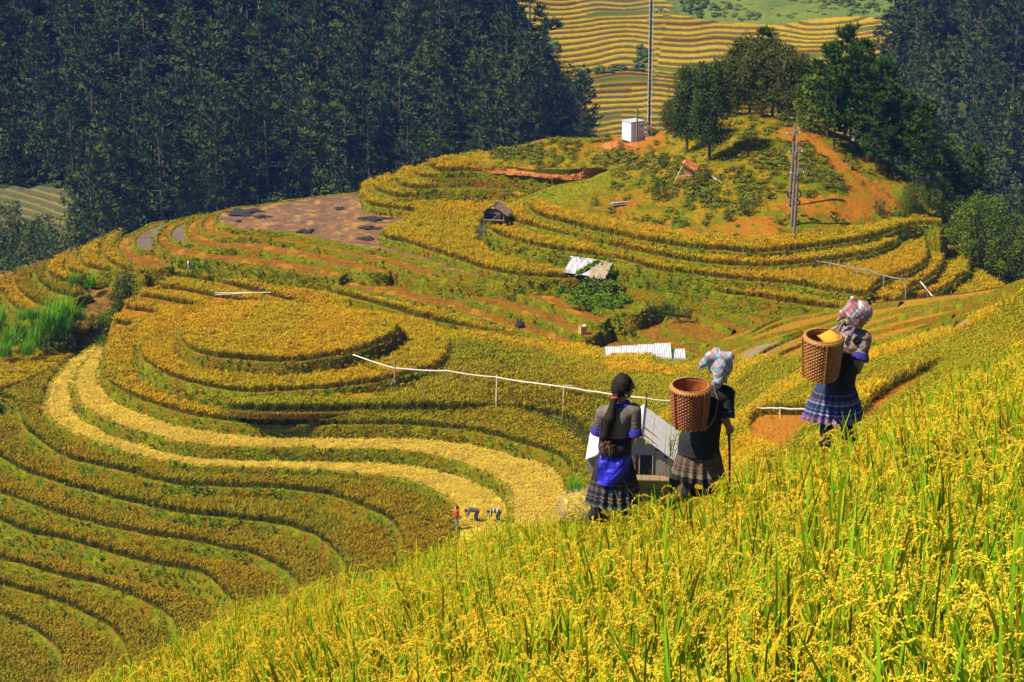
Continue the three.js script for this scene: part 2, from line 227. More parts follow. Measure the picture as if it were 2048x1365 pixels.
  if (t.crop) cover(t.crop, t.spacing ?? 0.25, t.cropLabel, 'rice_crop', ripe);
  if (t.crop2) { t.skip = t.skip2; cover(t.crop2, 0.25, t.cropLabel2, 'rice_crop', ripe); }
  if (t.straw) cover('strawLie', 0.34, t.cropLabel, 'cut_straw', (c, s, q) => { const n = fbm(s[0] * 0.5, s[2] * 0.5, 9, 3), k = 0.7 + q() * 0.4; c.setRGB(k * lerp(0.9, 1.08, n), k * lerp(0.78, 1.05, n), k * 0.9); }, 1, 'straw');
  if (t.stubble) cover('stubble', t.stubble, t.cropLabel ?? 'short dry rice stubble on the bare orange terrace', 'rice_stubble', (c, s, q) => { const k = 0.6 + q() * 0.6; c.setRGB(k, k * 0.95, k); }, 1, 'stubble');
  if (t.mixStraw) cover('stubble', 0.3, t.mixStraw, 'rice_stubble', (c, s, q) => c.setScalar(0.7 + q() * 0.5), 1, 'stubble', 0.8);
}

const L = 'ripe rice standing ';
// the round mound and the bowl below it, from the top down
defineTerrace({ drop: 50, closed: true, lip: [[797, 652], [800, 664], [784, 678], [750, 696], [697, 711], [631, 722], [578, 728], [525, 727], [473, 723], [420, 717], [390, 709], [369, 696], [359, 682], [362, 664], [375, 647], [400, 634], [430, 627], [473, 621], [578, 616], [657, 621], [737, 632], [776, 642]], crop: 'gold', bank: M.bankBrown, bareBank: 0.35, depth: 2.6, seen: 1.3, label: 'round flat topped terrace crowning the mound', cropLabel: L + 'golden on the round top terrace', spacing: 0.23 });
defineTerrace({ drop: 51.7, lip: [[320, 632], [290, 655], [277, 682], [276, 702], [285, 724], [317, 747], [369, 767], [422, 780], [483, 788], [578, 786], [657, 781], [737, 771], [789, 761], [842, 747], [874, 736], [892, 722], [901, 704], [897, 688], [880, 668], [835, 650]], back: [[780, 640], [500, 612], [400, 618]], crop: 'gold', bareBank: 0.3, label: 'second ring terrace around the round mound', cropLabel: L + 'golden on the ring just below the round top', spacing: 0.24 });
defineTerrace({ drop: 53.75, lip: [[262, 655], [225, 685], [207, 710], [203, 735], [211, 764], [251, 792], [303, 813], [356, 829], [388, 836], [420, 841], [446, 845], [499, 851], [605, 854], [737, 854], [816, 855], [880, 860], [940, 867], [990, 878], [1027, 888], [1080, 904], [1119, 920], [1136, 945], [1140, 985], [1132, 1030]], back: [[1180, 1030], [1230, 960], [1200, 870], [1150, 845], [1097, 826], [1045, 818], [979, 812], [860, 808], [737, 808], [605, 808], [500, 800], [430, 778], [369, 760], [320, 740], [300, 690], [310, 650]], crop: 'gold', skip: u => u > 440, crop2: 'green', skip2: u => u <= 440, bareBank: 0.25, label: 'third terrace, golden on the left and green along the front', cropLabel: L + 'golden at the left end above the upper straw strip', cropLabel2: 'greener rice standing in the long strip above the upper straw' });
defineTerrace({ drop: 54.85, lip: [[200, 690], [172, 715], [148, 750], [146, 773], [158, 808], [185, 829], [237, 853], [290, 869], [343, 884], [396, 893], [515, 898], [600, 899], [676, 901], [781, 904], [852, 912], [922, 930], [975, 951], [1006, 972], [1020, 997], [1022, 1031], [1018, 1062], [1005, 1090]], back: [[1100, 1090], [1150, 1000], [1140, 930], [1090, 895], [1027, 880], [940, 858], [816, 848], [605, 845], [499, 842], [400, 828], [303, 803], [251, 782], [215, 750], [212, 710]], top: M.straw, straw: 1, label: 'upper terrace of cut pale straw curving round the bowl', cropLabel: 'cut straw lying on the upper straw strip', seen: 1.1, bareBank: 0.18 });
defineTerrace({ drop: 56.0, lip: [[205, 688], [165, 705], [125, 738], [98, 772], [91, 790], [88, 816], [101, 842], [132, 861], [185, 885], [237, 904], [290, 917], [343, 927], [396, 934], [515, 939], [641, 944], [729, 951], [767, 955], [816, 965], [869, 986], [904, 1008], [913, 1034], [910, 1068], [898, 1098]], back: [[1010, 1098], [1030, 1000], [975, 940], [900, 915], [781, 896], [600, 890], [396, 886], [290, 860], [185, 820], [155, 790], [160, 745], [205, 695]], top: M.straw, straw: 1, label: 'lower terrace of fresh cut straw where the three farmers work', cropLabel: 'cut straw lying on the lower straw strip', seen: 1.0, bareBank: 0.22, skip: (u, v) => u > 905 && v > 1052 });
defineTerrace({ drop: 57.1, lip: [[-120, 850], [-40, 815], [0, 800], [22, 806], [36, 830], [45, 858], [79, 888], [127, 919], [185, 935], [237, 946], [303, 964], [364, 976], [422, 978], [515, 981], [600, 987], [660, 998], [700, 1011], [745, 1028], [780, 1047], [797, 1078], [798, 1115], [790, 1150]], back: [[890, 1150], [920, 1040], [900, 1000], [816, 958], [641, 936], [396, 926], [237, 896], [132, 853], [95, 830], [88, 790], [125, 738], [200, 686], [120, 735], [60, 772], [0, 795], [-100, 830]], crop: 'amber', cropScale: 1.02, label: 'terrace just below the lower straw strip', cropLabel: L + 'brownish below the lower straw strip' });
defineTerrace({ drop: 58.5, lip: [[-140, 868], [-60, 892], [0, 921], [40, 945], [79, 959], [132, 976], [185, 991], [237, 1004], [290, 1017], [354, 1030], [449, 1041], [500, 1047], [570, 1056], [623, 1075], [658, 1100], [683, 1131], [688, 1160], [680, 1200]], back: [[780, 1200], [800, 1080], [780, 1040], [700, 1003], [515, 973], [303, 956], [127, 910], [79, 880], [36, 850], [-40, 830], [-140, 850]], crop: 'amber', cropScale: 1.02, label: 'fifth terrace down the bowl with a weedy green lip', cropLabel: L + 'on the wide brown terrace above the green lip' });
defineTerrace({ drop: 59.9, lip: [[-140, 945], [-60, 972], [0, 992], [53, 1011], [119, 1035], [185, 1051], [251, 1067], [317, 1080], [383, 1088], [449, 1104], [500, 1114], [535, 1128], [570, 1149], [591, 1174], [594, 1200], [585, 1235]], back: [[690, 1235], [688, 1155], [655, 1090], [570, 1048], [449, 1034], [290, 1010], [132, 968], [0, 913], [-140, 870]], crop: 'amber', cropScale: 1.02, label: 'sixth terrace down the bowl ending in the foreground rice', cropLabel: L + 'on the terrace that ends below the standing farmer', bareBank: 0.2 });
defineTerrace({ drop: 61.3, lip: [[-140, 990], [-60, 1020], [0, 1047], [53, 1070], [106, 1080], [158, 1093], [224, 1114], [290, 1130], [356, 1143], [396, 1151], [427, 1170], [446, 1191], [464, 1212], [468, 1245], [455, 1285]], back: [[590, 1285], [597, 1190], [560, 1140], [449, 1096], [317, 1072], [119, 1027], [0, 984], [-140, 950]], crop: 'amber', cropScale: 1.02, label: 'terrace above the tall dark green grassy bank', cropLabel: L + 'above the tall green grassy bank', depth: 3.4, seen: 2.2, bareBank: 0.05, grass: 9, cot: 0.7 });
defineTerrace({ drop: 63.2, lip: [[-140, 1085], [-60, 1108], [0, 1125], [53, 1138], [119, 1157], [185, 1172], [237, 1188], [290, 1212], [325, 1231], [346, 1259], [350, 1295], [340, 1330]], back: [[465, 1330], [470, 1230], [427, 1165], [356, 1137], [224, 1108], [106, 1073], [0, 1040], [-140, 1000]], crop: 'amber', cropScale: 1.02, label: 'terrace below the tall grassy bank', cropLabel: L + 'below the tall green grassy bank' });
defineTerrace({ drop: 64.6, lip: [[-140, 1140], [-60, 1160], [0, 1176], [66, 1194], [119, 1212], [171, 1236], [211, 1257], [237, 1281], [250, 1304], [253, 1335], [240, 1390]], back: [[350, 1390], [352, 1280], [320, 1225], [185, 1165], [0, 1118], [-140, 1080]], crop: 'amber', cropScale: 1.02, label: 'second lowest visible terrace in the left corner', cropLabel: L + 'second from the lower left corner' });
defineTerrace({ drop: 66, lip: [[-140, 1195], [-60, 1218], [0, 1238], [40, 1254], [79, 1275], [106, 1299], [119, 1331], [116, 1360], [100, 1420]], back: [[250, 1420], [257, 1320], [205, 1250], [66, 1187], [-140, 1130]], crop: 'amber', cropScale: 1.02, label: 'terrace second last toward the lower left corner', cropLabel: L + 'next to the lower left corner' });
defineTerrace({ drop: 67.4, lip: [[-160, 1330], [-60, 1400], [40, 1480], [110, 1520]], back: [[180, 1480], [125, 1370], [79, 1268], [-160, 1180]], crop: 'amber', cropScale: 1.02, label: 'lowest terrace in the lower left corner', cropLabel: L + 'lowest in the left corner', depth: 6 });

// strips behind the mound, between gully and path
const strip = (drop, lip, back, label, cl, o = {}) => defineTerrace({ drop, lip, back, bank: M.bankOrange, bareBank: 0.55, crop: 'gold', label, cropLabel: cl, grass: 3, ...o });
strip(55.0, [[222, 650], [264, 657], [330, 668]], [[330, 640], [250, 624], [226, 640]], 'lowest orange banked strip beside the gully', L + 'on the lowest gold strip by the gully');
strip(54.2, [[243, 621], [280, 627], [317, 634], [380, 645]], [[380, 615], [280, 598], [246, 612]], 'second orange banked strip above the gully', L + 'on the second gold strip by the gully');
strip(53.4, [[275, 597], [310, 602], [343, 609], [420, 622]], [[420, 600], [325, 580], [278, 588]], 'third orange banked strip above the gully', L + 'on the third gold strip by the gully');
strip(52.6, [[318, 579], [360, 585], [396, 592], [449, 602], [520, 612]], [[520, 585], [400, 560], [325, 570]], 'fourth orange banked strip behind the mound', L + 'on the fourth gold strip behind the mound');
strip(51.9, [[345, 556], [396, 562], [449, 572], [520, 590], [600, 612], [700, 640]], [[700, 600], [560, 560], [400, 542], [348, 548]], 'long strip running behind the round mound', L + 'in the long strip behind the mound');
strip(51.4, [[500, 556], [568, 571], [657, 589], [737, 608], [789, 624], [842, 640], [940, 661], [1020, 680]], [[1060, 680], [940, 625], [842, 600], [670, 557], [560, 545]], 'gold strip beside the orange footpath', L + 'in the gold strip beside the orange path', { bank: M.bankGreen });
defineTerrace({ drop: 50.6, lip: [[430, 542], [560, 553], [600, 560], [670, 572], [763, 591], [842, 610], [900, 620], [940, 634], [979, 648], [1031, 661], [1084, 677], [1124, 696], [1150, 712]], back: [[1180, 700], [1140, 660], [980, 610], [850, 560], [700, 540], [450, 530]], top: M.soil, stubble: 0.5, label: 'narrow bare orange path terrace below the green bank', bareBank: 0.12, seen: 1 });

// the brown drained fields
const fallow = (drop, lip, back, label, o = {}) => defineTerrace({ drop, lip, back, top: M.soil, stubble: 0.55, bank: M.bankGreen, bareBank: 0.4, label, ...o });
fallow(51.5, [[205, 490], [200, 505], [206, 518], [224, 533], [253, 544], [290, 552]], [[300, 535], [240, 515], [235, 480], [250, 465], [237, 468], [215, 480]], 'gold strip on the left shoulder next to the brown fields', { crop: 'gold', stubble: 0, cropLabel: L + 'in a curl left of the brown fields' });
fallow(50.9, [[300, 447], [277, 461], [251, 472], [234, 483], [230, 493], [236, 509], [251, 525], [277, 535], [311, 537], [345, 535]], [[345, 515], [311, 495], [300, 470], [330, 445], [330, 443]], 'orange drained field curling round the left shoulder');
fallow(50.4, [[335, 445], [300, 456], [276, 469], [266, 480], [265, 495], [280, 500], [300, 502], [330, 506]], [[345, 500], [320, 490], [320, 468], [345, 448], [360, 437]], 'grey wet paddy on the left shoulder', { top: M.wet, stubble: 0 });
fallow(49.9, [[400, 428], [383, 433], [343, 446], [323, 457], [312, 472], [312, 490], [335, 508], [393, 520], [461, 528], [530, 539], [600, 548], [680, 560]], [[700, 540], [560, 512], [420, 497], [370, 480], [365, 455], [400, 432]], 'drained field above the bright green bank', { depth: 2.6, bareBank: 0.0, grass: 9, seen: 1.9 });
fallow(49.5, [[430, 424], [383, 438], [356, 450], [341, 461], [336, 474], [350, 484], [379, 490]], [[395, 480], [372, 466], [372, 450], [400, 436], [440, 424]], 'small grey paddy held in the curl of bunds', { top: M.wet, stubble: 0, depth: 1 });
fallow(49.3, [[440, 424], [400, 434], [378, 446], [368, 458], [369, 468], [379, 484], [427, 498], [478, 501], [564, 511], [625, 522], [700, 539], [740, 548], [779, 548]], [[790, 535], [700, 510], [581, 485], [444, 472], [408, 460], [410, 440], [450, 425]], 'third drained field down from the mud flat');
fallow(48.75, [[446, 424], [420, 431], [404, 442], [398, 453], [410, 467], [444, 474], [513, 477], [581, 487], [649, 499], [700, 511], [766, 527], [813, 542], [858, 554], [937, 568], [1000, 574]], [[1000, 560], [930, 545], [858, 520], [700, 485], [581, 462], [461, 448], [436, 438], [450, 424]], 'second drained field just below the mud flat', { bareBank: 0.25 });
defineTerrace({ drop: 48.2, lip: [[520, 411], [450, 420], [433, 430], [427, 442], [443, 452], [475, 459], [513, 463], [581, 468], [649, 482], [700, 492], [779, 506], [858, 527], [911, 546], [959, 558], [1017, 568], [1109, 570], [1140, 568]], back: [[1140, 555], [1030, 545], [911, 510], [805, 478], [770, 465], [840, 428], [760, 405], [735, 385], [722, 384], [650, 392], [580, 401]], top: M.mud, stubble: 1.1, cropLabel: 'scraps of straw strewn on the mud flat', label: 'broad drained mud flat, brown and shiny', bareBank: 0.35, grass: 4, seen: 0.9 });
defineTerrace({ drop: 47.5, lip: [[719, 380], [722, 396], [730, 410], [753, 416], [792, 422], [830, 430], [820, 441], [792, 453], [768, 463], [762, 471], [768, 480], [805, 488], [869, 509], [911, 522], [964, 541], [1030, 554], [1120, 559], [1160, 558]], back: [[1160, 530], [1090, 505], [1000, 470], [1030, 425], [1032, 396], [940, 385], [850, 388], [760, 376], [740, 362]], crop: 'gold', label: 'wide gold field between the mud flat and the thatched hut', cropLabel: L + 'in the wide gold field beside the mud flat', bareBank: 0.2, seen: 0.9, spacing: 0.27, skip: (u, v) => inPoly([[958, 448], [990, 448], [1010, 480], [1150, 510], [1180, 560], [1060, 532], [985, 500], [950, 495]], u, v) });
strip(46.5, [[742, 371], [748, 384], [766, 390], [787, 397], [858, 395], [937, 390], [990, 391], [1022, 396], [1032, 408]], [[1060, 400], [1040, 375], [960, 365], [870, 372], [800, 362], [770, 355]], 'lowest of the stacked gold strips on the far shoulder', L + 'on the lowest far shoulder strip', { bank: M.bankGreen, bareBank: 0.15, spacing: 0.28 });
strip(45.7, [[786, 357], [789, 368], [806, 377], [845, 381], [880, 380], [1060, 382]], [[1080, 366], [960, 352], [850, 346], [810, 342]], 'short middle gold strip on the far shoulder', L + 'on the short far shoulder strip', { bank: M.bankGreen, bareBank: 0.2, skip: (u) => u > 872, spacing: 0.28 });
strip(44.8, [[823, 347], [834, 356], [885, 359], [964, 359], [1043, 364], [1101, 372]], [[1150, 360], [1060, 346], [940, 336], [870, 334], [850, 335]], 'upper gold strip above the brown bank', L + 'above the long brown bank', { bank: M.bankBrown, seen: 1.4, spacing: 0.28 });
strip(44.1, [[850, 333], [860, 338], [873, 345], [937, 345], [1017, 349], [1069, 353], [1149, 359]], [[1180, 352], [1060, 338], [1000, 325], [960, 311], [924, 317], [885, 323], [860, 328]], 'topmost gold strip below the orange earth cut', L + 'topmost below the orange earth cut', { bank: M.bankGreen, bareBank: 0.2, spacing: 0.28 });
// far left shoulder
const W = (drop, lip, back, n, o = {}) => strip(drop, lip, back, `${n} on the left edge shoulder`, L + `on the ${n}`, { bank: M.bankGreen, bareBank: 0.3, spacing: 0.28, depth: 1.3, ...o });
W(52.1, [[205, 483], [170, 500], [157, 510], [157, 522], [165, 535], [195, 545]], [[230, 545], [205, 520], [202, 500], [235, 470]], 'first golden curl');
W(52.7, [[160, 503], [138, 516], [130, 528], [134, 545], [160, 552]], [[190, 545], [160, 530], [158, 512], [180, 495]], 'second golden curl');
W(53.3, [[140, 510], [100, 526], [92, 538], [98, 556], [115, 564], [145, 568]], [[180, 560], [140, 545], [135, 525], [155, 505]], 'third golden curl');
W(53.9, [[105, 524], [72, 538], [65, 550], [78, 570], [90, 580], [115, 592], [150, 600]], [[180, 590], [120, 560], [98, 545], [115, 522]], 'fourth golden curl', { crop: 'amber' });
W(54.6, [[60, 538], [30, 550], [25, 560], [31, 580], [50, 598], [72, 612], [110, 622]], [[150, 605], [90, 575], [72, 552], [85, 532]], 'fifth golden curl', { crop: 'amber', bank: M.bankOrange });
W(55.4, [[-120, 570], [-40, 578], [0, 590], [15, 608], [40, 628], [80, 642]], [[120, 625], [55, 595], [28, 570], [32, 552], [10, 560], [-60, 560]], 'outermost golden curl', { depth: 1.8 });
// small field in the lower gully at the left edge
strip(58.4, [[-120, 815], [-60, 800], [0, 788], [45, 775], [90, 756], [125, 738], [150, 722]], [[150, 705], [100, 716], [40, 708], [0, 700], [-80, 700], [-140, 720]], 'curved gold field at the left edge below the gully', L + 'in the curved field at the left edge', { bank: M.bankGreen, depth: 3 });

// terraces on the right, between knoll and gulley
strip(48.4, [[1845, 614], [1900, 602], [1950, 604], [2008, 594], [2014, 585], [2000, 572], [1965, 553]], [[1940, 545], [1900, 560], [1840, 590]], 'lowest gold field at the foot of the right wood', L + 'lowest at the foot of the right wood', { bank: M.bankGreen, depth: 4, bareBank: 0.1 });
strip(47.3, [[1770, 610], [1830, 604], [1870, 594], [1896, 579], [1918, 562], [1938, 550], [1941, 522], [1927, 509], [1905, 502]], [[1890, 500], [1880, 540], [1820, 570], [1770, 590]], 'gold field hugging the wood edge on the right', L + 'hugging the wood edge on the right', { bank: M.bankGreen, depth: 3, bareBank: 0.1 });
strip(46.3, [[1640, 594], [1700, 602], [1760, 608], [1806, 606], [1818, 584], [1853, 567], [1879, 545], [1890, 518], [1886, 492], [1881, 466]], [[1865, 455], [1850, 480], [1840, 520], [1780, 550], [1740, 565], [1650, 580]], 'curved field outside the big gold field on the right', L + 'in the outer curve on the right', { bank: M.bankGreen, bareBank: 0.1 });
strip(45.4, [[975, 452], [981, 466], [1022, 483], [1090, 500], [1158, 510], [1242, 523], [1281, 535], [1319, 544], [1380, 553], [1478, 564], [1576, 572], [1674, 588], [1740, 593], [1752, 576], [1790, 560], [1830, 545], [1854, 526], [1856, 505], [1845, 480]], [[1800, 470], [1788, 484], [1674, 512], [1576, 524], [1445, 523], [1261, 494], [1090, 453], [1018, 432], [985, 438]], 'big gold field below the utility poles', L + 'in the big field below the poles', { bank: M.bankGreen, bareBank: 0.2, depth: 3, seen: 1.5, grass: 6 });
strip(44.5, [[1005, 428], [1018, 442], [1090, 463], [1193, 488], [1261, 504], [1380, 526], [1445, 533], [1510, 536], [1576, 534], [1674, 523], [1739, 512], [1788, 495], [1798, 484], [1792, 474]], [[1740, 470], [1576, 495], [1445, 495], [1227, 463], [1063, 418], [1030, 412]], 'middle gold field below the utility poles', L + 'in the middle field below the poles', { bank: M.bankGreen, bareBank: 0.15, grass: 4 });
strip(43.6, [[1050, 412], [1063, 428], [1124, 449], [1227, 473], [1380, 500], [1445, 505], [1510, 510], [1576, 505], [1674, 492], [1739, 481], [1804, 461], [1837, 453], [1869, 456], [1881, 466]], [[1888, 456], [1869, 448], [1833, 442], [1771, 454], [1674, 473], [1589, 482], [1500, 485], [1380, 478], [1230, 452], [1120, 425], [1070, 405]], 'upper gold field at the foot of the knoll', L + 'at the foot of the scrubby knoll', { bank: M.bankGreen, bareBank: 0.15, grass: 4 });
// hollow below the hut: small brown paddies
const V = (drop, lip, back, label, o = {}) => defineTerrace({ drop, lip, back, top: M.plot, bank: M.bankGreen, bareBank: 0.5, seen: 0.8, depth: 2, grass: 2, label, ...o });
V(46.6, [[1405, 572], [1422, 585], [1510, 598], [1608, 614], [1667, 622], [1740, 640], [1800, 665]], [[1840, 640], [1760, 605], [1660, 585], [1560, 568], [1420, 558]], 'gold strip in the hollow behind the kerchiefed walker', { crop: 'gold', stubble: 0, cropLabel: L + 'in the hollow strip behind the kerchiefed walker' });
V(47.6, [[1400, 592], [1413, 605], [1478, 611], [1543, 624], [1582, 640], [1640, 662], [1720, 695]], [[1760, 670], [1700, 630], [1600, 605], [1450, 580], [1405, 575]], 'narrow fallow strip in the hollow');
V(48.3, [[1390, 605], [1409, 618], [1462, 631], [1520, 654], [1570, 680], [1640, 720]], [[1680, 700], [1620, 655], [1540, 617], [1420, 595]], 'second fallow strip in the hollow');
V(49, [[1370, 618], [1390, 631], [1429, 647], [1465, 668], [1500, 692], [1560, 735]], [[1620, 725], [1560, 680], [1500, 640], [1410, 608]], 'third fallow strip in the hollow');
V(49.5, [[1345, 622], [1331, 637], [1322, 648], [1328, 659], [1357, 671], [1390, 683], [1430, 702], [1490, 738]], [[1540, 735], [1500, 700], [1440, 650], [1385, 622]], 'small kidney shaped brown paddy by the bunds');
V(50.1, [[1300, 625], [1275, 640], [1271, 654], [1278, 669], [1301, 682], [1333, 693], [1370, 705], [1410, 718]], [[1440, 712], [1385, 675], [1330, 655], [1330, 630]], 'small rounded brown paddy below the vine covered hut');
V(50.7, [[1240, 640], [1246, 660], [1257, 680], [1281, 698], [1330, 716], [1390, 730]], [[1420, 725], [1330, 688], [1280, 665], [1285, 640]], 'weedy brown terrace behind the corrugated roof');
V(51.2, [[1150, 680], [1185, 688], [1215, 702], [1260, 722], [1340, 740]], [[1390, 735], [1285, 690], [1250, 660], [1215, 645]], 'bare earth terrace behind the corrugated roof', { top: M.soil });
V(49.9, [[930, 598], [945, 603], [992, 616], [1045, 632], [1097, 647], [1140, 666], [1170, 676], [1192, 671], [1206, 656], [1212, 642]], [[1190, 630], [1100, 590], [1000, 585]], 'bare orange terrace with the carton', { top: M.soil, bank: M.bankGreen, bareBank: 0.15 });
V(49.2, [[1020, 583], [1036, 591], [1097, 611], [1145, 632], [1178, 644], [1211, 647], [1223, 634]], [[1250, 610], [1180, 580], [1100, 570]], 'bare orange terrace under the vine covered hut', { top: M.soil, bank: M.bankGreen, bareBank: 0.2 });
V(48.6, [[1095, 568], [1120, 585], [1150, 600], [1195, 616], [1240, 628], [1275, 630], [1300, 618], [1350, 612], [1400, 606], [1440, 590]], [[1440, 560], [1300, 535], [1230, 525], [1100, 548]], 'weedy green platform of the vine covered hut', { bank: M.bankGreen, bareBank: 0.1, grass: 10, stubble: 0, top: M.bankGreen, seen: 1.6 });
terraces.forEach(buildTerrace);

// ---------- slopes: ruled patches over a smooth depth ----------
function patchGrid(cols, depth, nu, nv, lift) {
  const cb = new THREE.CatmullRomCurve3(cols.map(c => V3(c[0][0], c[0][1], 0)), false, 'centripetal'), ct = new THREE.CatmullRomCurve3(cols.map(c => V3(c[1][0], c[1][1], 0)), false, 'centripetal');
  const px = [], pts = [];
  for (let i = 0; i <= nu; i++) { const b = cb.getPoint(i / nu), t = ct.getPoint(i / nu); for (let j = 0; j <= nv; j++) { const u = lerp(b.x, t.x, j / nv), v = lerp(b.y, t.y, j / nv), p = at(u, v, depth(u, v)); if (lift) p.y += lift(u, v, p); px.push([u, v]); pts.push(p); } }
  return { px, pts, nu, nv };
}
function patchGeo(g, paint, back) { // back: how far the far edge falls away behind the crest
  const { px, pts, nu, nv } = g, pos = [], uv = [], col = [], idx = [], c = new THREE.Color();
  pts.forEach((p, i) => { pos.push(p.x, p.y, p.z); uv.push(p.x, -p.z * 1.0 + p.y * 0.5); if (paint) { paint(c, px[i][0], px[i][1], p); col.push(c.r, c.g, c.b); } });
  const W = nv + 1; for (let i = 0; i < nu; i++) for (let j = 0; j < nv; j++) { const a = i * W + j; idx.push(a, a + W, a + 1, a + 1, a + W, a + W + 1); }
  const skirt = (list, off) => { const s = pos.length / 3; list.forEach((k, n) => { const p = pts[k], o = off(p, n); pos.push(p.x + o.x, p.y + o.y, p.z + o.z); uv.push(p.x, p.z + o.y); if (paint) { paint(c, px[k][0], px[k][1], p); col.push(c.r, c.g, c.b); } }); for (let n = 0; n < list.length - 1; n++) idx.push(list[n], list[n + 1], s + n, list[n + 1], s + n + 1, s + n); };
  if (back) { const top = [], left = [], right = [], low = []; for (let i = 0; i <= nu; i++) { top.push(i * W + nv); low.push(i * W); } for (let j = 0; j <= nv; j++) { left.push(j); right.push(nu * W + j); } skirt(top, () => V3(0, -back * 0.7, -back)); skirt(left, () => V3(-1.2, -3, -0.5)); skirt(right, () => V3(back * 0.25, -back * 0.4, -back * 0.1)); skirt(low, (p, n) => V3(0, -(back < 15 ? 0.5 + 26 * smooth(0.42, 0.6, n / nu) : 3), back < 15 ? 0.25 + 9 * smooth(0.45, 0.6, n / nu) : -0.7)); }
  return buildGeo(pos, idx, paint ? { uv, color: col } : { uv });
}
function scatterSpots(g, density, mask, seed) {
  const { px, pts, nu, nv } = g, W = nv + 1, r = rng(seed), out = [], e1 = V3(0, 0, 0), e2 = V3(0, 0, 0);
  for (let i = 0; i < nu; i++) for (let j = 0; j < nv; j++) {
    const a = i * W + j, p = pts[a], q = pts[a + W], s = pts[a + 1]; const area = e1.subVectors(q, p).cross(e2.subVectors(s, p)).length(); let k = area * density; const [u, v] = px[a];
    if (u < -150 || u > 2180) continue;
    for (let m = Math.floor(k + r()); m > 0; m--) { const x = r(), y = r(), uu = lerp(lerp(px[a][0], px[a + W][0], x), lerp(px[a + 1][0], px[a + W + 1][0], x), y), vv = lerp(lerp(px[a][1], px[a + W][1], x), lerp(px[a + 1][1], px[a + W + 1][1], x), y); const w = mask ? mask(uu, vv) : 1; if (!w || r() > w) continue; const P = pts[a].clone().multiplyScalar((1 - x) * (1 - y)).addScaledVector(pts[a + W], x * (1 - y)).addScaledVector(pts[a + 1], (1 - x) * y).addScaledVector(pts[a + W + 1], x * y); out.push([P.x, P.y, P.z, 1, uu, vv]); }
  }
  return out;
}
const near = (poly, u, v, soft) => inPoly(poly, u, v) ? 1 : Math.max(0, 1 - distPoly(poly, u, v) / soft);

// right hillside below the walkers
const hillDepth = plate([dr(455, 815, 53), dr(600, 800, 53), dr(700, 820, 53), dr(850, 760, 53), dr(900, 820, 53), dr(880, 690, 53), dr(930, 660, 52.6), dr(1000, 790, 53), dr(1000, 680, 52.2), dr(1097, 834, 52.9), dr(1100, 700, 51.6), dr(1150, 853, 52.4), dr(1200, 718, 51), dr(1190, 885, 51.2), dr(1215, 960, 50), dr(1300, 724, 50.2), dr(1400, 730, 49.8), [1300, 945, 126], [1380, 900, 128], [1300, 1050, 116], [1500, 830, 125], [1500, 900, 108], [1700, 800, 105], [1700, 730, 124], [1900, 740, 104], [2048, 700, 96], [2048, 640, 107], [2048, 566, 119], [1850, 640, 131], [1850, 602, 137], [1600, 652, 153], [1500, 700, 150], [1450, 765, 143], [1200, 780, 158], [1700, 930, 80], [2048, 790, 68], [2200, 760, 64], [2200, 540, 112]]);
const hillCols = [[[455, 818], [470, 800]], [[500, 822], [500, 790]], [[605, 822], [605, 775]], [[737, 821], [737, 750]], [[860, 819], [850, 682]], [[940, 820], [930, 656]], [[1000, 822], [1000, 670]], [[1097, 834], [1100, 694]], [[1150, 852], [1160, 707]], [[1190, 885], [1220, 718]], [[1215, 960], [1290, 725]], [[1240, 1010], [1350, 722]], [[1300, 1060], [1396, 691]], [[1420, 1040], [1470, 667]], [[1560, 1000], [1560, 639]], [[1700, 930], [1655, 621]], [[1830, 860], [1740, 606]], [[1930, 820], [1840, 596]], [[2048, 790], [1960, 581]], [[2200, 760], [2200, 535]]];
const hillGrid = patchGrid(hillCols, hillDepth, 300, 60);
const bareSoil = [[[1488, 872], [1500, 845], [1540, 828], [1620, 832], [1625, 870], [1560, 930], [1500, 905]], [[1700, 860], [1735, 815], [1790, 775], [1850, 748], [1905, 735], [1870, 770], [1800, 820], [1740, 870]]];
const paddyZone = [[1375, 692], [1396, 682], [1470, 658], [1560, 630], [1655, 612], [1740, 597], [1840, 587], [1960, 570], [2060, 548], [2060, 600], [1960, 640], [1930, 680], [1850, 690], [1770, 705], [1700, 715], [1600, 735], [1380, 738]];
const wetZone = [[[1462, 728], [1500, 702], [1550, 680], [1600, 664], [1592, 676], [1545, 698], [1505, 728]], [[1790, 690], [1830, 672], [1880, 655], [1905, 648], [1890, 662], [1850, 682]], [[1905, 672], [1915, 650], [1950, 630], [2000, 615], [1960, 640], [1925, 676]]];
const hillMesh = mesh('hillside', patchGeo(hillGrid, (c, u, v, p) => {
  const n = fbm(p.x * 0.6, p.z * 0.6, 4, 4), soil = Math.max(...bareSoil.map(q => near(q, u, v, 12))), pad = near(paddyZone, u, v, 8), wet = Math.max(...wetZone.map(q => near(q, u, v, 3)));
  c.setRGB(0.10, 0.085, 0.010); if (n > 0.55) c.setRGB(0.13, 0.095, 0.010);
  if (pad > 0.5) { c.setRGB(lerp(0.34, 0.22, n), lerp(0.165, 0.14, n), 0.006); }
  if (soil > 0.45 + (n - 0.5)) c.setRGB(lerp(0.27, 0.38, n), lerp(0.105, 0.15, n), 0.008);
  if (wet > 0.5) c.setRGB(0.22, 0.17, 0.11);
}, 10), M.matte);
tag(hillMesh, 'rice covered hillside falling from the walkers into the bowl', 'hillside', null, 'structure');
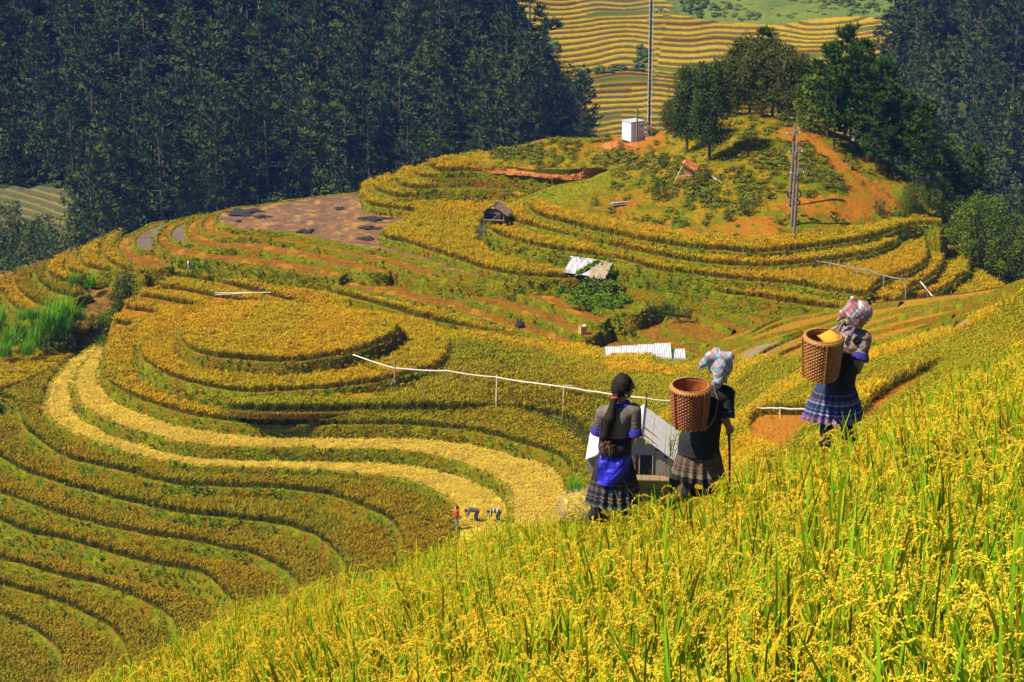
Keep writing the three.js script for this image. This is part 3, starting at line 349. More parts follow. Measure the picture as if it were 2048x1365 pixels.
{
  const bare = (u, v) => bareSoil.some(q => inPoly(q, u, v)) || inPoly(paddyZone, u, v) || (u > 1225 && u < 1390 && v > 915);
  const rice = scatterSpots(hillGrid, 19, (u, v) => (v < 1060 && !bare(u, v)) ? 1 : 0, 41);
  const gold = [], green = [];
  for (const s of rice) { const yellow = clamp(1 - Math.abs(s[5] - (640 + (s[4] - 860) * 0.19) - 8) / 40) * (s[4] < 1300 ? 1 : 0) + fbm(s[0] * 0.15, s[2] * 0.15, 5, 3) - 0.32 + smooth(1250, 1650, s[4]) * 0.22; (yellow > 0.42 ? gold : green).push(s); }
  tag(scatter('rice_crop', G.gold[0], gold, null, ripe, 31), L + 'golden across the hillside beside the corrugated roof', 'rice');
  tag(scatter('rice_crop', G.green[0], green, null, ripe, 32), 'greener rice standing across the hillside behind the girl', 'rice');
  const lipLine = curvePx([[700, 822], [737, 822], [860, 820], [979, 822], [1045, 827], [1097, 836], [1150, 854], [1190, 888], [1212, 950]], 3), lr = rng(17), lw = [], lg = []; for (const [u, v] of lipLine) for (let k = 0; k < 6; k++) { const p = at(u + (lr() - 0.5) * 6, v, hillDepth(u, v)); p.y -= lr() * (u > 1140 ? 3 : 0.7); (lr() < 0.4 ? lw : lg).push([p.x, p.y, p.z + 0.1 + lr() * 0.15, 0.9]); }
  const ld = []; for (const [u, v] of curvePx([[462, 819], [500, 823], [605, 824], [700, 823]], 2)) for (let k = 0; k < 7; k++) { const p = at(u + (lr() - 0.5) * 4, v, hillDepth(u, v)); ld.push([p.x, p.y - 0.45 + lr() * 0.4, p.z + 0.15 + lr() * 0.2, 1]); }
  tag(scatter('lip_dry_grass', G.dry[0], ld, null, ripe, 37), 'dry grass where the hillside field tapers off at its left end', 'grass');
  tag(scatter('lip_weeds', G.weed[0], lw, null, patchy, 35), 'weeds along the lip of the green hillside field', 'weeds'); tag(scatter('lip_grass', G.grass[0], lg, null, patchy, 36), 'grass along the lip of the green hillside field', 'grass');
  const stub = scatterSpots(hillGrid, 9, (u, v) => bareSoil.some(q => inPoly(q, u, v)) || (inPoly(paddyZone, u, v) && !wetZone.some(q => inPoly(q, u, v))) ? 1 : 0, 43);
  tag(scatter('rice_stubble', G.stubble[0], stub, null, (c, s, r) => { const k = 0.6 + r() * 0.6; c.setRGB(k, k * 0.8, k * 0.8); }, 33), 'dry stubble on the orange cut plots of the near hillside', 'stubble');
}
// bunds sweeping across the hillside
const bundLines = [[[1380, 694], [1425, 682], [1468, 667]], [[1380, 700], [1478, 680], [1527, 655], [1560, 640]], [[1380, 708], [1478, 684], [1576, 647], [1657, 630], [1740, 612]], [[1380, 720], [1478, 692], [1543, 675], [1657, 647], [1739, 618], [1804, 610]], [[1440, 726], [1478, 705], [1510, 692], [1560, 682], [1605, 668]], [[1491, 730], [1543, 699], [1605, 673], [1680, 652]], [[1527, 730], [1570, 708], [1605, 693], [1660, 676]], [[1700, 650], [1726, 645], [1804, 624], [1902, 607], [1967, 596], [2048, 566], [2150, 545]], [[1700, 668], [1726, 661], [1837, 631], [1935, 613], [2048, 579], [2150, 556]], [[1690, 684], [1726, 676], [1804, 656], [1902, 633], [1951, 617], [2048, 590], [2150, 566]], [[1680, 706], [1726, 696], [1788, 679], [1853, 662], [1889, 653], [1935, 634], [2000, 613], [2060, 596]], [[1752, 700], [1804, 680], [1869, 650], [1908, 636]], [[1850, 676], [1856, 664], [1889, 654]], [[1905, 680], [1908, 655], [1935, 637]], [[1788, 762], [1869, 732], [1967, 696], [2060, 680]]];
bundLines.forEach((line, n) => {
  const px = curvePx(line, 5), pos = [], uv = [], idx = []; const P = px.map(([u, v]) => at(u, v, hillDepth(u, v))); let run = 0;
  P.forEach((p, i) => { const a = P[Math.max(0, i - 1)], b = P[Math.min(P.length - 1, i + 1)], d = b.clone().sub(a).setY(0).normalize(), s = V3(-d.z, 0, d.x); if (i) run += p.distanceTo(P[i - 1]); const w = 0.17 * (0.8 + 0.5 * noise(run * 0.8, n)), h = 0.24 * (0.8 + 0.4 * noise(run * 1.1, n + 50)); [[-w * 1.6, -0.25], [-w * 0.6, h * 0.85], [0, h], [w * 0.6, h * 0.85], [w * 1.6, -0.25]].forEach(([o, y], k) => { pos.push(p.x + s.x * o, p.y + y, p.z + s.z * o); uv.push(run, k * 0.3 + n); }); });
  for (let i = 0; i < P.length - 1; i++) for (let k = 0; k < 4; k++) { const a = i * 5 + k; idx.push(a, a + 1, a + 5, a + 1, a + 6, a + 5); }
  tag(mesh('field_bund', buildGeo(pos, idx, { uv }), n % 3 ? M.bankGreen : M.bankBrown), ['low grassy bund', 'narrow weedy bund', 'winding earth bund'][n % 3] + ' sweeping over the near hillside, line ' + ['first', 'second', 'third', 'fourth', 'fifth', 'sixth', 'seventh', 'eighth', 'ninth', 'tenth', 'eleventh', 'twelfth', 'thirteenth', 'fourteenth', 'fifteenth'][n] + ' from the roof side', 'bund', null, 'structure');
  const r = rng(n + 700), sp = []; P.forEach(p => { for (let k = 0; k < 3; k++) sp.push([p.x + (r() - 0.5) * 0.7, p.y + 0.12, p.z + (r() - 0.5) * 0.3, 0.3]); }); scatter('bund_grass', G.dry[0], sp, scene.children[scene.children.length - 1], patchy, n + 60);
});

// the knoll
const knollDepth = plate([dr(948, 308, 43.4), dr(945, 333, 43.5), dr(1000, 298, 42.8), dr(1030, 352, 43.6), dr(1080, 282, 42.2), dr(1040, 400, 44.2), dr(1050, 425, 43.9), dr(1110, 445, 43.8), dr(1100, 335, 43), dr(1170, 275, 41.8), dr(1215, 345, 42.6), dr(1227, 473, 43.7), dr(1235, 405, 42.9), dr(1266, 282, 41.6), dr(1330, 265, 40.4), dr(1380, 345, 40.5), dr(1377, 492, 43.7), dr(1420, 322, 39.4), dr(1420, 238, 38), dr(1500, 232, 36.8), dr(1510, 497, 43.7), dr(1500, 380, 40.6), dr(1585, 491, 43.7), dr(1570, 238, 36.5), dr(1600, 330, 38.8), dr(1640, 252, 36.9), dr(1674, 478, 43.7), dr(1700, 380, 40.6), dr(1720, 292, 38.3), dr(1771, 458, 43.7), dr(1800, 342, 40.2), dr(1840, 447, 43.8), dr(1860, 400, 42.4), dr(1890, 470, 45.5), dr(1930, 520, 48), dr(1900, 440, 45), dr(2010, 600, 50), dr(1990, 530, 49), dr(2120, 600, 52), dr(2120, 700, 54)]);
const knollCols = [[[940, 329], [948, 308]], [[985, 333], [1000, 297]], [[1030, 336], [1050, 286]], [[1080, 339], [1100, 277]], [[1130, 340], [1150, 275]], [[1180, 337], [1200, 274]], [[1217, 342], [1235, 272]], [[1222, 410], [1250, 272]], [[1227, 474], [1300, 268]], [[1290, 484], [1350, 256]], [[1377, 494], [1420, 235]], [[1510, 498], [1500, 228]], [[1585, 492], [1570, 234]], [[1674, 479], [1640, 250]], [[1771, 459], [1720, 290]], [[1840, 448], [1800, 340]], [[1890, 472], [1860, 398]], [[1930, 525], [1900, 438]], [[2010, 610], [1990, 528]], [[2150, 700], [2120, 595]]];
const knollLump = (u, v, p) => (fbm(p.x * 0.5, p.z * 0.5, 33, 4) - 0.5) * 0.5;
const knollGrid = patchGrid(knollCols, knollDepth, 260, 70, knollLump);
const meadowGrid = patchGrid([[[1034, 412], [1034, 396]], [[1050, 426], [1070, 384]], [[1110, 447], [1110, 372]], [[1160, 460], [1150, 362]], [[1200, 468], [1185, 354]], [[1232, 475], [1225, 340]]], knollDepth, 60, 40, knollLump);
const onKnoll = (u, v) => { const p = at(u, v, knollDepth(u, v)); p.y += knollLump(u, v, p); return p; };
const earthAreas = [[[1545, 262], [1590, 250], [1640, 268], [1650, 290], [1680, 320], [1720, 352], [1760, 385], [1790, 410], [1740, 410], [1700, 380], [1660, 330], [1625, 292], [1590, 285]], [[1545, 395], [1620, 396], [1700, 390], [1770, 388], [1795, 412], [1720, 430], [1650, 425], [1570, 415]], [[1425, 460], [1470, 440], [1530, 445], [1560, 470], [1500, 478]], [[1195, 290], [1240, 270], [1310, 268], [1330, 280], [1285, 300], [1215, 300]], [[1360, 350], [1400, 335], [1420, 345], [1385, 358]], [[1225, 415], [1245, 405], [1260, 412], [1235, 420]], [[1280, 452], [1360, 462], [1440, 478], [1380, 485]]];
const lushAreas = [[[1450, 470], [1480, 450], [1530, 448], [1555, 475], [1500, 490]], [[1750, 405], [1800, 395], [1840, 425], [1790, 440]], [[1080, 350], [1180, 355], [1240, 350], [1150, 400], [1060, 400]]];
const knollPaint = (c, u, v, p) => {
  const n = fbm(p.x * 0.45, p.z * 0.45, 6, 4), m = fbm(p.x * 1.4, p.z * 1.4, 16, 3), soil = Math.max(...earthAreas.map(q => near(q, u, v, 22))), lush = Math.max(...lushAreas.map(q => near(q, u, v, 30)));
  c.setRGB(lerp(0.17, 0.25, m), lerp(0.14, 0.165, m), 0.003); if (n > 0.52) c.lerp(C(0.11, 0.125, 0.003), smooth(0.5, 0.6, n));
  if (m > 0.62) c.lerp(C(0.32, 0.15, 0.006), 0.6);
  c.lerp(C(0.15, 0.19, 0.003), lush * 0.8); if (soil + (m - 0.5) * 2.2 > 0.72) c.setRGB(lerp(0.24, 0.34, n), lerp(0.095, 0.135, n), 0.008);
};
const knollMesh = mesh('knoll', patchGeo(knollGrid, knollPaint, 22), M.matte);
tag(mesh('meadow', patchGeo(meadowGrid, knollPaint, 15.5), M.matte), 'green grassy slope between the far strips and the plank pile', 'meadow', null, 'structure');
tag(knollMesh, 'scrubby knoll with orange footpath and trees on its crest', 'knoll', null, 'structure');
{
  const isBare = (u, v) => earthAreas.some(q => inPoly(q, u, v)) ? 0.12 : 1;
  const gr = scatterSpots(knollGrid, 4.5, (u, v) => isBare(u, v) * (u < 1900 ? 1 : 0.3), 51).concat(scatterSpots(meadowGrid, 6, () => 1, 50)), a = [], b = [];
  for (const s of gr) (fbm(s[0] * 0.4, s[2] * 0.4, 7, 3) > 0.52 ? a : b).push(s);
  tag(scatter('knoll_grass', G.dry[0], b, null, (c, s, r) => { const k = 0.8 + r() * 0.5; c.setRGB(k, k * 0.95, k); }, 52), 'dry yellowish grass covering the knoll', 'grass');
  tag(scatter('knoll_grass', G.grass[0], a, null, patchy, 53), 'green grass patches on the knoll', 'grass');
  const zone = (u, v) => { const hill = inPoly([[1300, 300], [1420, 330], [1470, 290], [1560, 280], [1640, 300], [1740, 370], [1680, 390], [1560, 392], [1540, 430], [1420, 430], [1330, 400], [1280, 340]], u, v) ? 1 : 0, rim = inPoly([[960, 312], [1080, 285], [1250, 275], [1330, 290], [1300, 340], [1220, 330], [1050, 322]], u, v) ? 0.9 : 0, crest = inPoly([[1440, 235], [1640, 250], [1620, 275], [1540, 265], [1450, 300]], u, v) ? 0.8 : 0, low = v > 395 ? 0.12 : 0.2; return Math.max(hill, rim, crest, low) * isBare(u, v); };
  const sc = scatterSpots(knollGrid, 2.6, (u, v) => zone(u, v) * (0.25 + 1.5 * smooth(0.42, 0.62, fbm(u * 0.02, v * 0.04, 9, 3))), 55);
  G.bush = [1, 2, 3].map(s => leafTuft(s + 20, 120, 0.6, 0.07, C(0.06, 0.085, 0.005), C(0.15, 0.165, 0.008)));
  const split = [[], [], []]; sc.forEach((s, i) => { s[3] = 0.4 + ((i * 37) % 10) / 12; split[i % 3].push(s); });
  split.forEach((s, i) => tag(scatter('low_scrub', G.bush[i], s, null, (c, q, r) => { const k = 0.7 + r() * 0.7; c.setRGB(k * (0.9 + r() * 0.4), k, k); }, 56 + i), ['low green scrub spread over the knoll', 'dusty olive scrub spread over the knoll', 'small dark bushes dotted over the knoll'][i], 'scrub'));
}
// fresh orange earth cut above the far gold strips
{
  const lo = curvePx([[946, 338], [1000, 346], [1069, 352], [1120, 357], [1170, 358], [1216, 352]], 5), pos = [], uv = [], idx = [], R = 6; let run = 0;
  lo.forEach(([u, v], i) => { const p = onDrop(u, v + 2, lev(44.05)), vt = lerp(330, 340, i / lo.length) - 1, q = at(u, vt, knollDepth(u, vt) - 0.15); if (i) run += 0.22; for (let k = 0; k < R; k++) { const f = k / (R - 1), s = p.clone().lerp(q, f); s.y += k && k < R - 1 ? (noise(run * 2.2, k * 1.7) - 0.5) * 0.2 : 0; s.z += (fbm(run * 1.6, k * 0.8, 3, 3) - 0.5) * 0.7; pos.push(s.x, s.y, s.z); uv.push(run, f * 1.2); } });
  for (let i = 0; i < lo.length - 1; i++) for (let k = 0; k < R - 1; k++) { const a = i * R + k; idx.push(a, a + R, a + 1, a + 1, a + R, a + R + 1); }
  const red = std({ map: groundTex([[0.30, 0.085, 0.012], [0.42, 0.14, 0.02], [0.36, 0.11, 0.015], [0.26, 0.10, 0.012]], 61, { per: 16 }), bumpMap: roughBump, bumpScale: 0.3 });
  tag(mesh('earth_cut', buildGeo(pos, idx, { uv }), red), 'raw orange earth cut above the far gold strips', 'earth bank', null, 'structure'); M.red = red;
}
// gully with bright grass on the left
const gullyDepth = plate([dr(-120, 640, 57), dr(0, 620, 56.4), dr(80, 645, 56.4), dr(60, 600, 55.6), dr(150, 610, 55), dr(150, 560, 53.9), dr(200, 540, 52.6), dr(260, 548, 52), dr(330, 545, 51.8), dr(290, 575, 53.2), dr(245, 610, 55), dr(215, 650, 56.2), dr(180, 690, 57.6), dr(130, 725, 58.6), dr(60, 712, 58.8), dr(0, 705, 58.8), dr(-120, 710, 59), dr(60, 660, 57.8), dr(230, 580, 53.8), dr(300, 640, 56.5), dr(200, 740, 59)]);
const gullyCols = [[[-140, 760], [-140, 575]], [[-40, 740], [-40, 580]], [[30, 740], [20, 590]], [[90, 745], [75, 595]], [[140, 740], [120, 580]], [[190, 725], [150, 556]], [[230, 700], [185, 535]], [[260, 680], [225, 532]], [[290, 660], [260, 540]], [[330, 640], [310, 540]], [[370, 610], [360, 545]]];
const gullyGrid = patchGrid(gullyCols, gullyDepth, 90, 46, (u, v, p) => (fbm(p.x * 0.4, p.z * 0.4, 44, 4) - 0.5) * 0.9);
const gullyMesh = mesh('gully', patchGeo(gullyGrid, (c, u, v, p) => { const n = fbm(p.x * 0.35, p.z * 0.35, 13, 4), brown = Math.max(near([[130, 560], [190, 535], [240, 545], [225, 600], [190, 640], [150, 640], [130, 600]], u, v, 15), near([[150, 655], [190, 645], [185, 680], [150, 690]], u, v, 10)); c.setRGB(0.075, 0.105, 0.010); if (n > 0.5) c.setRGB(0.11, 0.13, 0.010); if (brown + (n - 0.5) > 0.5) c.setRGB(0.20, 0.105, 0.020); }, 0), M.matte);
tag(gullyMesh, 'overgrown gully with bright grass at the left edge', 'gully', null, 'structure');
{
  const g1 = scatterSpots(gullyGrid, 7, (u, v) => (u < 250 && !inPoly([[130, 560], [190, 535], [240, 545], [225, 600], [190, 640], [150, 640], [130, 600]], u, v)) ? 0.9 : 0.25, 61);
  tag(scatter('gully_grass', G.grass[1], g1.map(s => [s[0], s[1], s[2], 1.3]), null, patchy, 62), 'green grass filling the gully', 'grass');
  const b = scatterSpots(gullyGrid, 0.8, (u, v) => inPoly([[-120, 610], [20, 605], [70, 640], [150, 680], [120, 725], [-120, 720]], u, v) ? 0.9 : inPoly([[215, 560], [300, 545], [330, 560], [260, 610], [200, 680], [130, 725], [160, 660], [210, 620]], u, v) ? 0.5 : 0.05, 63);
  tag(scatter('gully_scrub', G.bush[1], b.map((s, i) => [s[0], s[1], s[2], 0.6 + (i % 7) / 9]), null, (c, q, r) => { const k = 0.7 + r() * 0.8; c.setRGB(k, k * 1.25, k); }, 64), 'tangled green scrub along the gully', 'scrub');
}

// ---------- the far valley sides ----------
const woodDepth = plate([[-200, 640, 372], [0, 600, 378], [400, 470, 385], [720, 420, 392], [950, 350, 402], [1110, 320, 415], [1180, 230, 436], [1190, 320, 420], [0, 0, 448], [500, 0, 452], [900, 0, 468], [1000, 40, 462], [0, -200, 490], [600, -220, 495], [1000, -200, 505]]);
const woodCols = [[[-260, 720], [-260, -220]], [[0, 640], [0, -220]], [[200, 560], [220, -220]], [[450, 480], [460, -220]], [[720, 440], [700, -220]], [[950, 380], [860, -200]], [[1110, 345], [940, -160]], [[1195, 330], [985, -60]]];
const woodGrid = patchGrid(woodCols, woodDepth, 90, 90, (u, v, p) => (fbm(p.x * 0.05, p.z * 0.05, 3, 3) - 0.5) * 5);
const woodPaint = (c, u, v, p) => { const n = fbm(p.x * 0.08, p.z * 0.08, 8, 4); c.setRGB(lerp(0.03, 0.06, n), lerp(0.045, 0.08, n), 0.015); if (v > 470 && u < 130) c.setRGB(lerp(0.09, 0.14, n), lerp(0.09, 0.12, n), 0.03); };
tag(mesh('wooded_hillside', patchGeo(woodGrid, woodPaint, 60), M.matte), 'dark pine wooded hillside across the valley on the left', 'hillside', null, 'structure');
const woodRDepth = plate([[1700, 620, 400], [1900, 700, 380], [2200, 700, 390], [1760, 120, 480], [1850, 0, 500], [2048, 0, 480], [2200, -150, 500], [1800, 400, 440], [2048, 350, 425], [1850, -200, 540]]);
const woodRCols = [[[1660, 640], [1760, 130]], [[1760, 660], [1810, 30]], [[1860, 680], [1860, -120]], [[1960, 700], [1960, -220]], [[2100, 720], [2100, -240]], [[2300, 720], [2300, -240]]];
const woodRGrid = patchGrid(woodRCols, woodRDepth, 50, 70, (u, v, p) => (fbm(p.x * 0.05, p.z * 0.05, 5, 3) - 0.5) * 5);
tag(mesh('wooded_hillside', patchGeo(woodRGrid, woodPaint, 60), M.matte), 'hazy wooded hillside across the valley on the right', 'hillside', null, 'structure');
// terraced slope at the head of the valley
const farDepth = plate([[980, 330, 575], [1200, 300, 585], [1500, 330, 590], [1900, 300, 600], [1000, 0, 640], [1300, 0, 655], [1600, 20, 650], [1850, 0, 650], [1000, -200, 720], [1500, -220, 730], [2000, -200, 720], [1400, 160, 615], [1700, 120, 622]]);
{
  const nu = 200, nv = 760, pos = [], uv = [], col = [], idx = [], c = new THREE.Color(), step = 0.92, crop = [], W = nv + 1, ys = [], pxs = [];
  const scrubEdge = curvePx([[1340, -40], [1352, 20], [1400, 38], [1480, 48], [1560, 50], [1640, 40], [1720, 36], [1800, 50], [1860, 90]], 10);
  const edgeV = u => { for (let i = 0; i < scrubEdge.length - 1; i++) if (u >= scrubEdge[i][0] && u <= scrubEdge[i + 1][0]) return lerp(scrubEdge[i][1], scrubEdge[i + 1][1], (u - scrubEdge[i][0]) / (scrubEdge[i + 1][0] - scrubEdge[i][0] + 1e-6)); return u > 1860 ? 120 : -400; };
  for (let i = 0; i <= nu; i++) for (let j = 0; j <= nv; j++) {
    const u = lerp(900, 1960, i / nu), v = lerp(360, -200, j / nv), p = at(u, v, farDepth(u, v)); const wob = (fbm(u * 0.008, v * 0.008, 3, 2) - 0.5) * 2.6 + (u - 1300) * 0.004 + (u > 1400 ? (u - 1400) * (u - 1400) * -0.000022 : 0); const seam = Math.abs(((u - 1290 - (200 - v) * 0.22) + 900) % 900) < 9 ? 0.8 : 0;
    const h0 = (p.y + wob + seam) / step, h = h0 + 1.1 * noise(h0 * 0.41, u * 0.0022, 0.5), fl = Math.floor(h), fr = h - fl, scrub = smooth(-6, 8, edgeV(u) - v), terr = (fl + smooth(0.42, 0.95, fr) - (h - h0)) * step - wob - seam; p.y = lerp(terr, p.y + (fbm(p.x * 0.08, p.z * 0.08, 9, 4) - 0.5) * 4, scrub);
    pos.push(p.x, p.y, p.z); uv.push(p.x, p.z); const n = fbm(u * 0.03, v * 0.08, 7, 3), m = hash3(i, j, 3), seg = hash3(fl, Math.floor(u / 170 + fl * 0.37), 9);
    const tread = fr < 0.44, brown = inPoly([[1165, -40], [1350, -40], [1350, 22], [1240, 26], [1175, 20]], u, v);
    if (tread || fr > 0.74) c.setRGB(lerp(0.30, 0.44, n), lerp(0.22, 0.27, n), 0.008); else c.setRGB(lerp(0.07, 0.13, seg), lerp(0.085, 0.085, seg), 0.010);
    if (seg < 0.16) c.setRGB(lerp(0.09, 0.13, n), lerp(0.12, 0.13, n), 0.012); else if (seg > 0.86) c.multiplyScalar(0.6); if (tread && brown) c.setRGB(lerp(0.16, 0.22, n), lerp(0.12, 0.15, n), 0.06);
    if (v > 215 && tread && n > 0.45) c.setRGB(0.14, 0.12, 0.03);
    if (scrub > 0.5) { const k = fbm(u * 0.02, v * 0.03, 12, 4); c.setRGB(lerp(0.075, 0.17, k), lerp(0.13, 0.20, k), 0.03); }
    c.multiplyScalar(0.82 + 0.36 * m); col.push(c.r, c.g, c.b);
  }
  for (let i = 0; i < nu; i++) for (let j = 0; j < nv; j++) { const a = i * W + j; idx.push(a, a + W, a + 1, a + 1, a + W, a + W + 1); }
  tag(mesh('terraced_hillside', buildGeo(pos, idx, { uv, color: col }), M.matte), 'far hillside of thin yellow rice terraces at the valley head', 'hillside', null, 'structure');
}
// the valley floor carries everything out to the horizon
{
  const n = 60, pos = [], uv = [], idx = []; for (let i = 0; i <= n; i++) for (let j = 0; j <= n; j++) { const x = lerp(-1600, 1600, i / n), z = lerp(500, -2600, j / n); pos.push(x, -75 + fbm(x * 0.004, z * 0.004, 5, 3) * 14, z); uv.push(x, z); } for (let i = 0; i < n; i++) for (let j = 0; j < n; j++) { const a = i * (n + 1) + j; idx.push(a, a + 1, a + n + 1, a + 1, a + n + 2, a + n + 1); }
  tag(mesh('ground', buildGeo(pos, idx, { uv }), M.bankGreen), 'green valley floor under the hills', 'ground', null, 'structure');
}

// ---------- the near field: a slope of ripe rice below the camera ----------
const nearInv = (u, v) => -0.2908 + 0.0809 * u / 1000 + 0.2287 * v / 1000;              // 1/depth of the rice tops, an even slope
const edgePts = [[60, 1425], [150, 1400], [250, 1362], [360, 1300], [480, 1240], [640, 1190], [800, 1148], [1000, 1080], [1200, 1042], [1390, 984], [1540, 930], [1665, 888], [1760, 838], [1850, 800], [1950, 762], [2048, 740], [2200, 690]];
const edgeAt = (() => { const e = curvePx(edgePts, 12); return u => { for (let i = 0; i < e.length - 1; i++) if (u >= e[i][0] && u <= e[i + 1][0]) return lerp(e[i][1], e[i + 1][1], (u - e[i][0]) / (e[i + 1][0] - e[i][0] + 1e-6)); return u < e[0][0] ? 1440 : 690; }; })();
const tallness = 0.78;
const nearDepth = (u, v) => 1 / clamp(nearInv(u, v), 1 / 34, 1 / 2.6);
const nearGrid = { px: [], pts: [], nu: 120, nv: 60 };
{
  const cols = 120, rows = 60; for (let i = 0; i <= cols; i++) for (let j = 0; j <= rows; j++) { const u = lerp(40, 2240, i / cols), e = Math.min(edgeAt(u), 1440), v = lerp(Math.max(1460, e + 20), e - 6, Math.pow(j / rows, 0.8)); const p = at(u, v, nearDepth(u, v)); p.y -= tallness; nearGrid.px.push([u, v]); nearGrid.pts.push(p); }
  const g = patchGeo(nearGrid, null, 0); tag(mesh('near_field', g, M.under), 'brown soil under the ripe rice of the near slope', 'field', null, 'structure');
  // outer bank of the field falls into the bowl
  const pos = [], uv = [], idx = []; let run = 0, prev = null; const line = []; for (let i = 0; i <= 160; i++) { const u = lerp(40, 2240, i / 160), v = edgeAt(u) - 6, p = at(u, v, nearDepth(u, v)); line.push(p); }
  line.forEach((p, i) => { if (i) run += p.distanceTo(line[i - 1]); [[0.5, -0.8], [0.15, -0.32], [-0.05, -0.24], [-0.35, -0.24], [-0.6, -0.5], [-3.2, -4.4], [-9, -14], [-24, -36]].forEach(([o, h], k) => { pos.push(p.x - 0.25 * -o * 0, p.y + h + (fbm(run * 0.9, k, 4, 3) - 0.5) * 0.12, p.z + o); uv.push(run, k * 0.5); }); });
  for (let i = 0; i < line.length - 1; i++) for (let k = 0; k < 7; k++) { const a = i * 8 + k; idx.push(a, a + 8, a + 1, a + 1, a + 8, a + 9); }
  tag(mesh('path_bund', buildGeo(pos, idx, { uv }), M.bankGreen), 'grassy bund path that the three walkers follow', 'path', null, 'structure');
}
function riceHill(seed, detail) { // one hill of rice: stems, leaves, drooping ears with grains
  const r = rng(seed), pos = [], col = [], H = 0.74;
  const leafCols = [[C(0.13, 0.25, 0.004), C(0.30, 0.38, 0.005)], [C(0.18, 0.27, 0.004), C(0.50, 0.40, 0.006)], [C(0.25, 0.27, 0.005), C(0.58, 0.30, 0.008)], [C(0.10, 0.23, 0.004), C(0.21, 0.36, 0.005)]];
  const grain = (p, d, s, c) => { const a = V3(d.z, 0.3, -d.x).normalize(), b = d.clone().cross(a).normalize(), e = p.clone().addScaledVector(d, s), m = p.clone().addScaledVector(d, s * 0.45), w = s * 0.24, q = [m.clone().addScaledVector(a, w), m.clone().addScaledVector(b, w), m.clone().addScaledVector(a, -w), m.clone().addScaledVector(b, -w)]; for (let i = 0; i < 4; i++) { const x = q[i], y = q[(i + 1) % 4]; for (const z of [p, x, y, e, y, x]) { pos.push(z.x, z.y, z.z); col.push(c.r, c.g, c.b); } } };
  const n = 11; for (let i = 0; i < 3; i++) { const a = r() * 6.283, t = 0.05 + r() * 0.2, lc = leafCols[Math.floor(r() * 2) * 3]; bladeInto(pos, col, V3((r() - 0.5) * 0.1, 0.25, (r() - 0.5) * 0.1), V3(Math.cos(a) * t, 1, Math.sin(a) * t).normalize(), 0.5 + r() * 0.2, 0.013 + r() * 0.006, 0.15 + r() * 0.4, lc[0], lc[1], 5); }
  for (let i = 0; i < n; i++) {
    const a = r() * 6.283, rad = 0.02 + r() * 0.08, base = V3(Math.cos(a) * rad, 0, Math.sin(a) * rad), lean = 0.06 + r() * 0.22, b = a + (r() - 0.5), d = V3(Math.cos(b) * lean, 1, Math.sin(b) * lean).normalize(), h = H * (0.72 + r() * 0.26);
    const stemC = C(0.22, 0.22, 0.012); bladeInto(pos, col, base, d, h, 0.008, 0.05, C(0.25, 0.18, 0.02), stemC, 3);
    const top = base.clone().addScaledVector(d, h);
    for (let k = 0; k < 3; k++) { const f = 0.15 + 0.25 * k + r() * 0.1, la = r() * 6.283, t = 0.18 + r() * 0.35, lc = leafCols[Math.floor(r() * 4)]; bladeInto(pos, col, base.clone().addScaledVector(d, h * f), V3(Math.cos(la) * t, 1, Math.sin(la) * t).normalize(), 0.26 + r() * 0.2, 0.010 + r() * 0.008, 0.1 + r() * r() * 1.6, lc[0], lc[1], 5); }
    if (r() < 0.16) { const dryC = C(0.42, 0.22, 0.03); bladeInto(pos, col, base.clone().addScaledVector(d, h * 0.4), V3(Math.cos(a) * 0.7, 1, Math.sin(a) * 0.7).normalize(), 0.3 + r() * 0.2, 0.009, 1.5, C(0.30, 0.2, 0.02), dryC, 4); }
    if (r() < 0.86) { // the ear arches over and hangs
      const ea = r() * 6.283, ed = V3(Math.cos(ea) * 0.45 + d.x, 0.85, Math.sin(ea) * 0.45 + d.z).normalize(), len = 0.17 + r() * 0.07, steps = 9, p = top.clone(), dd = ed.clone(), ripeK = r(), gc = C(0.58, 0.47, 0.02).lerp(C(0.76, 0.46, 0.025), ripeK * 0.8);
      for (let s = 0; s < steps; s++) { const q = p.clone(); p.addScaledVector(dd, len / steps); dd.y -= 0.27 + r() * 0.06; dd.normalize(); bladeInto(pos, col, q, p.clone().sub(q).normalize(), q.distanceTo(p), 0.003, 0, gc, gc, 1); if (s > 0) for (let g = 0; g < detail; g++) { const x = V3(r() - 0.5, r() - 0.6, r() - 0.5).multiplyScalar(0.9).add(dd).normalize(); grain(q.clone().lerp(p, r()).add(V3((r() - 0.5) * 0.012, (r() - 0.5) * 0.012, (r() - 0.5) * 0.012)), x, 0.011 + r() * 0.004, gc.clone().multiplyScalar(0.75 + r() * 0.5)); } }
    }
  }
  return flatGeo(pos, col);
}
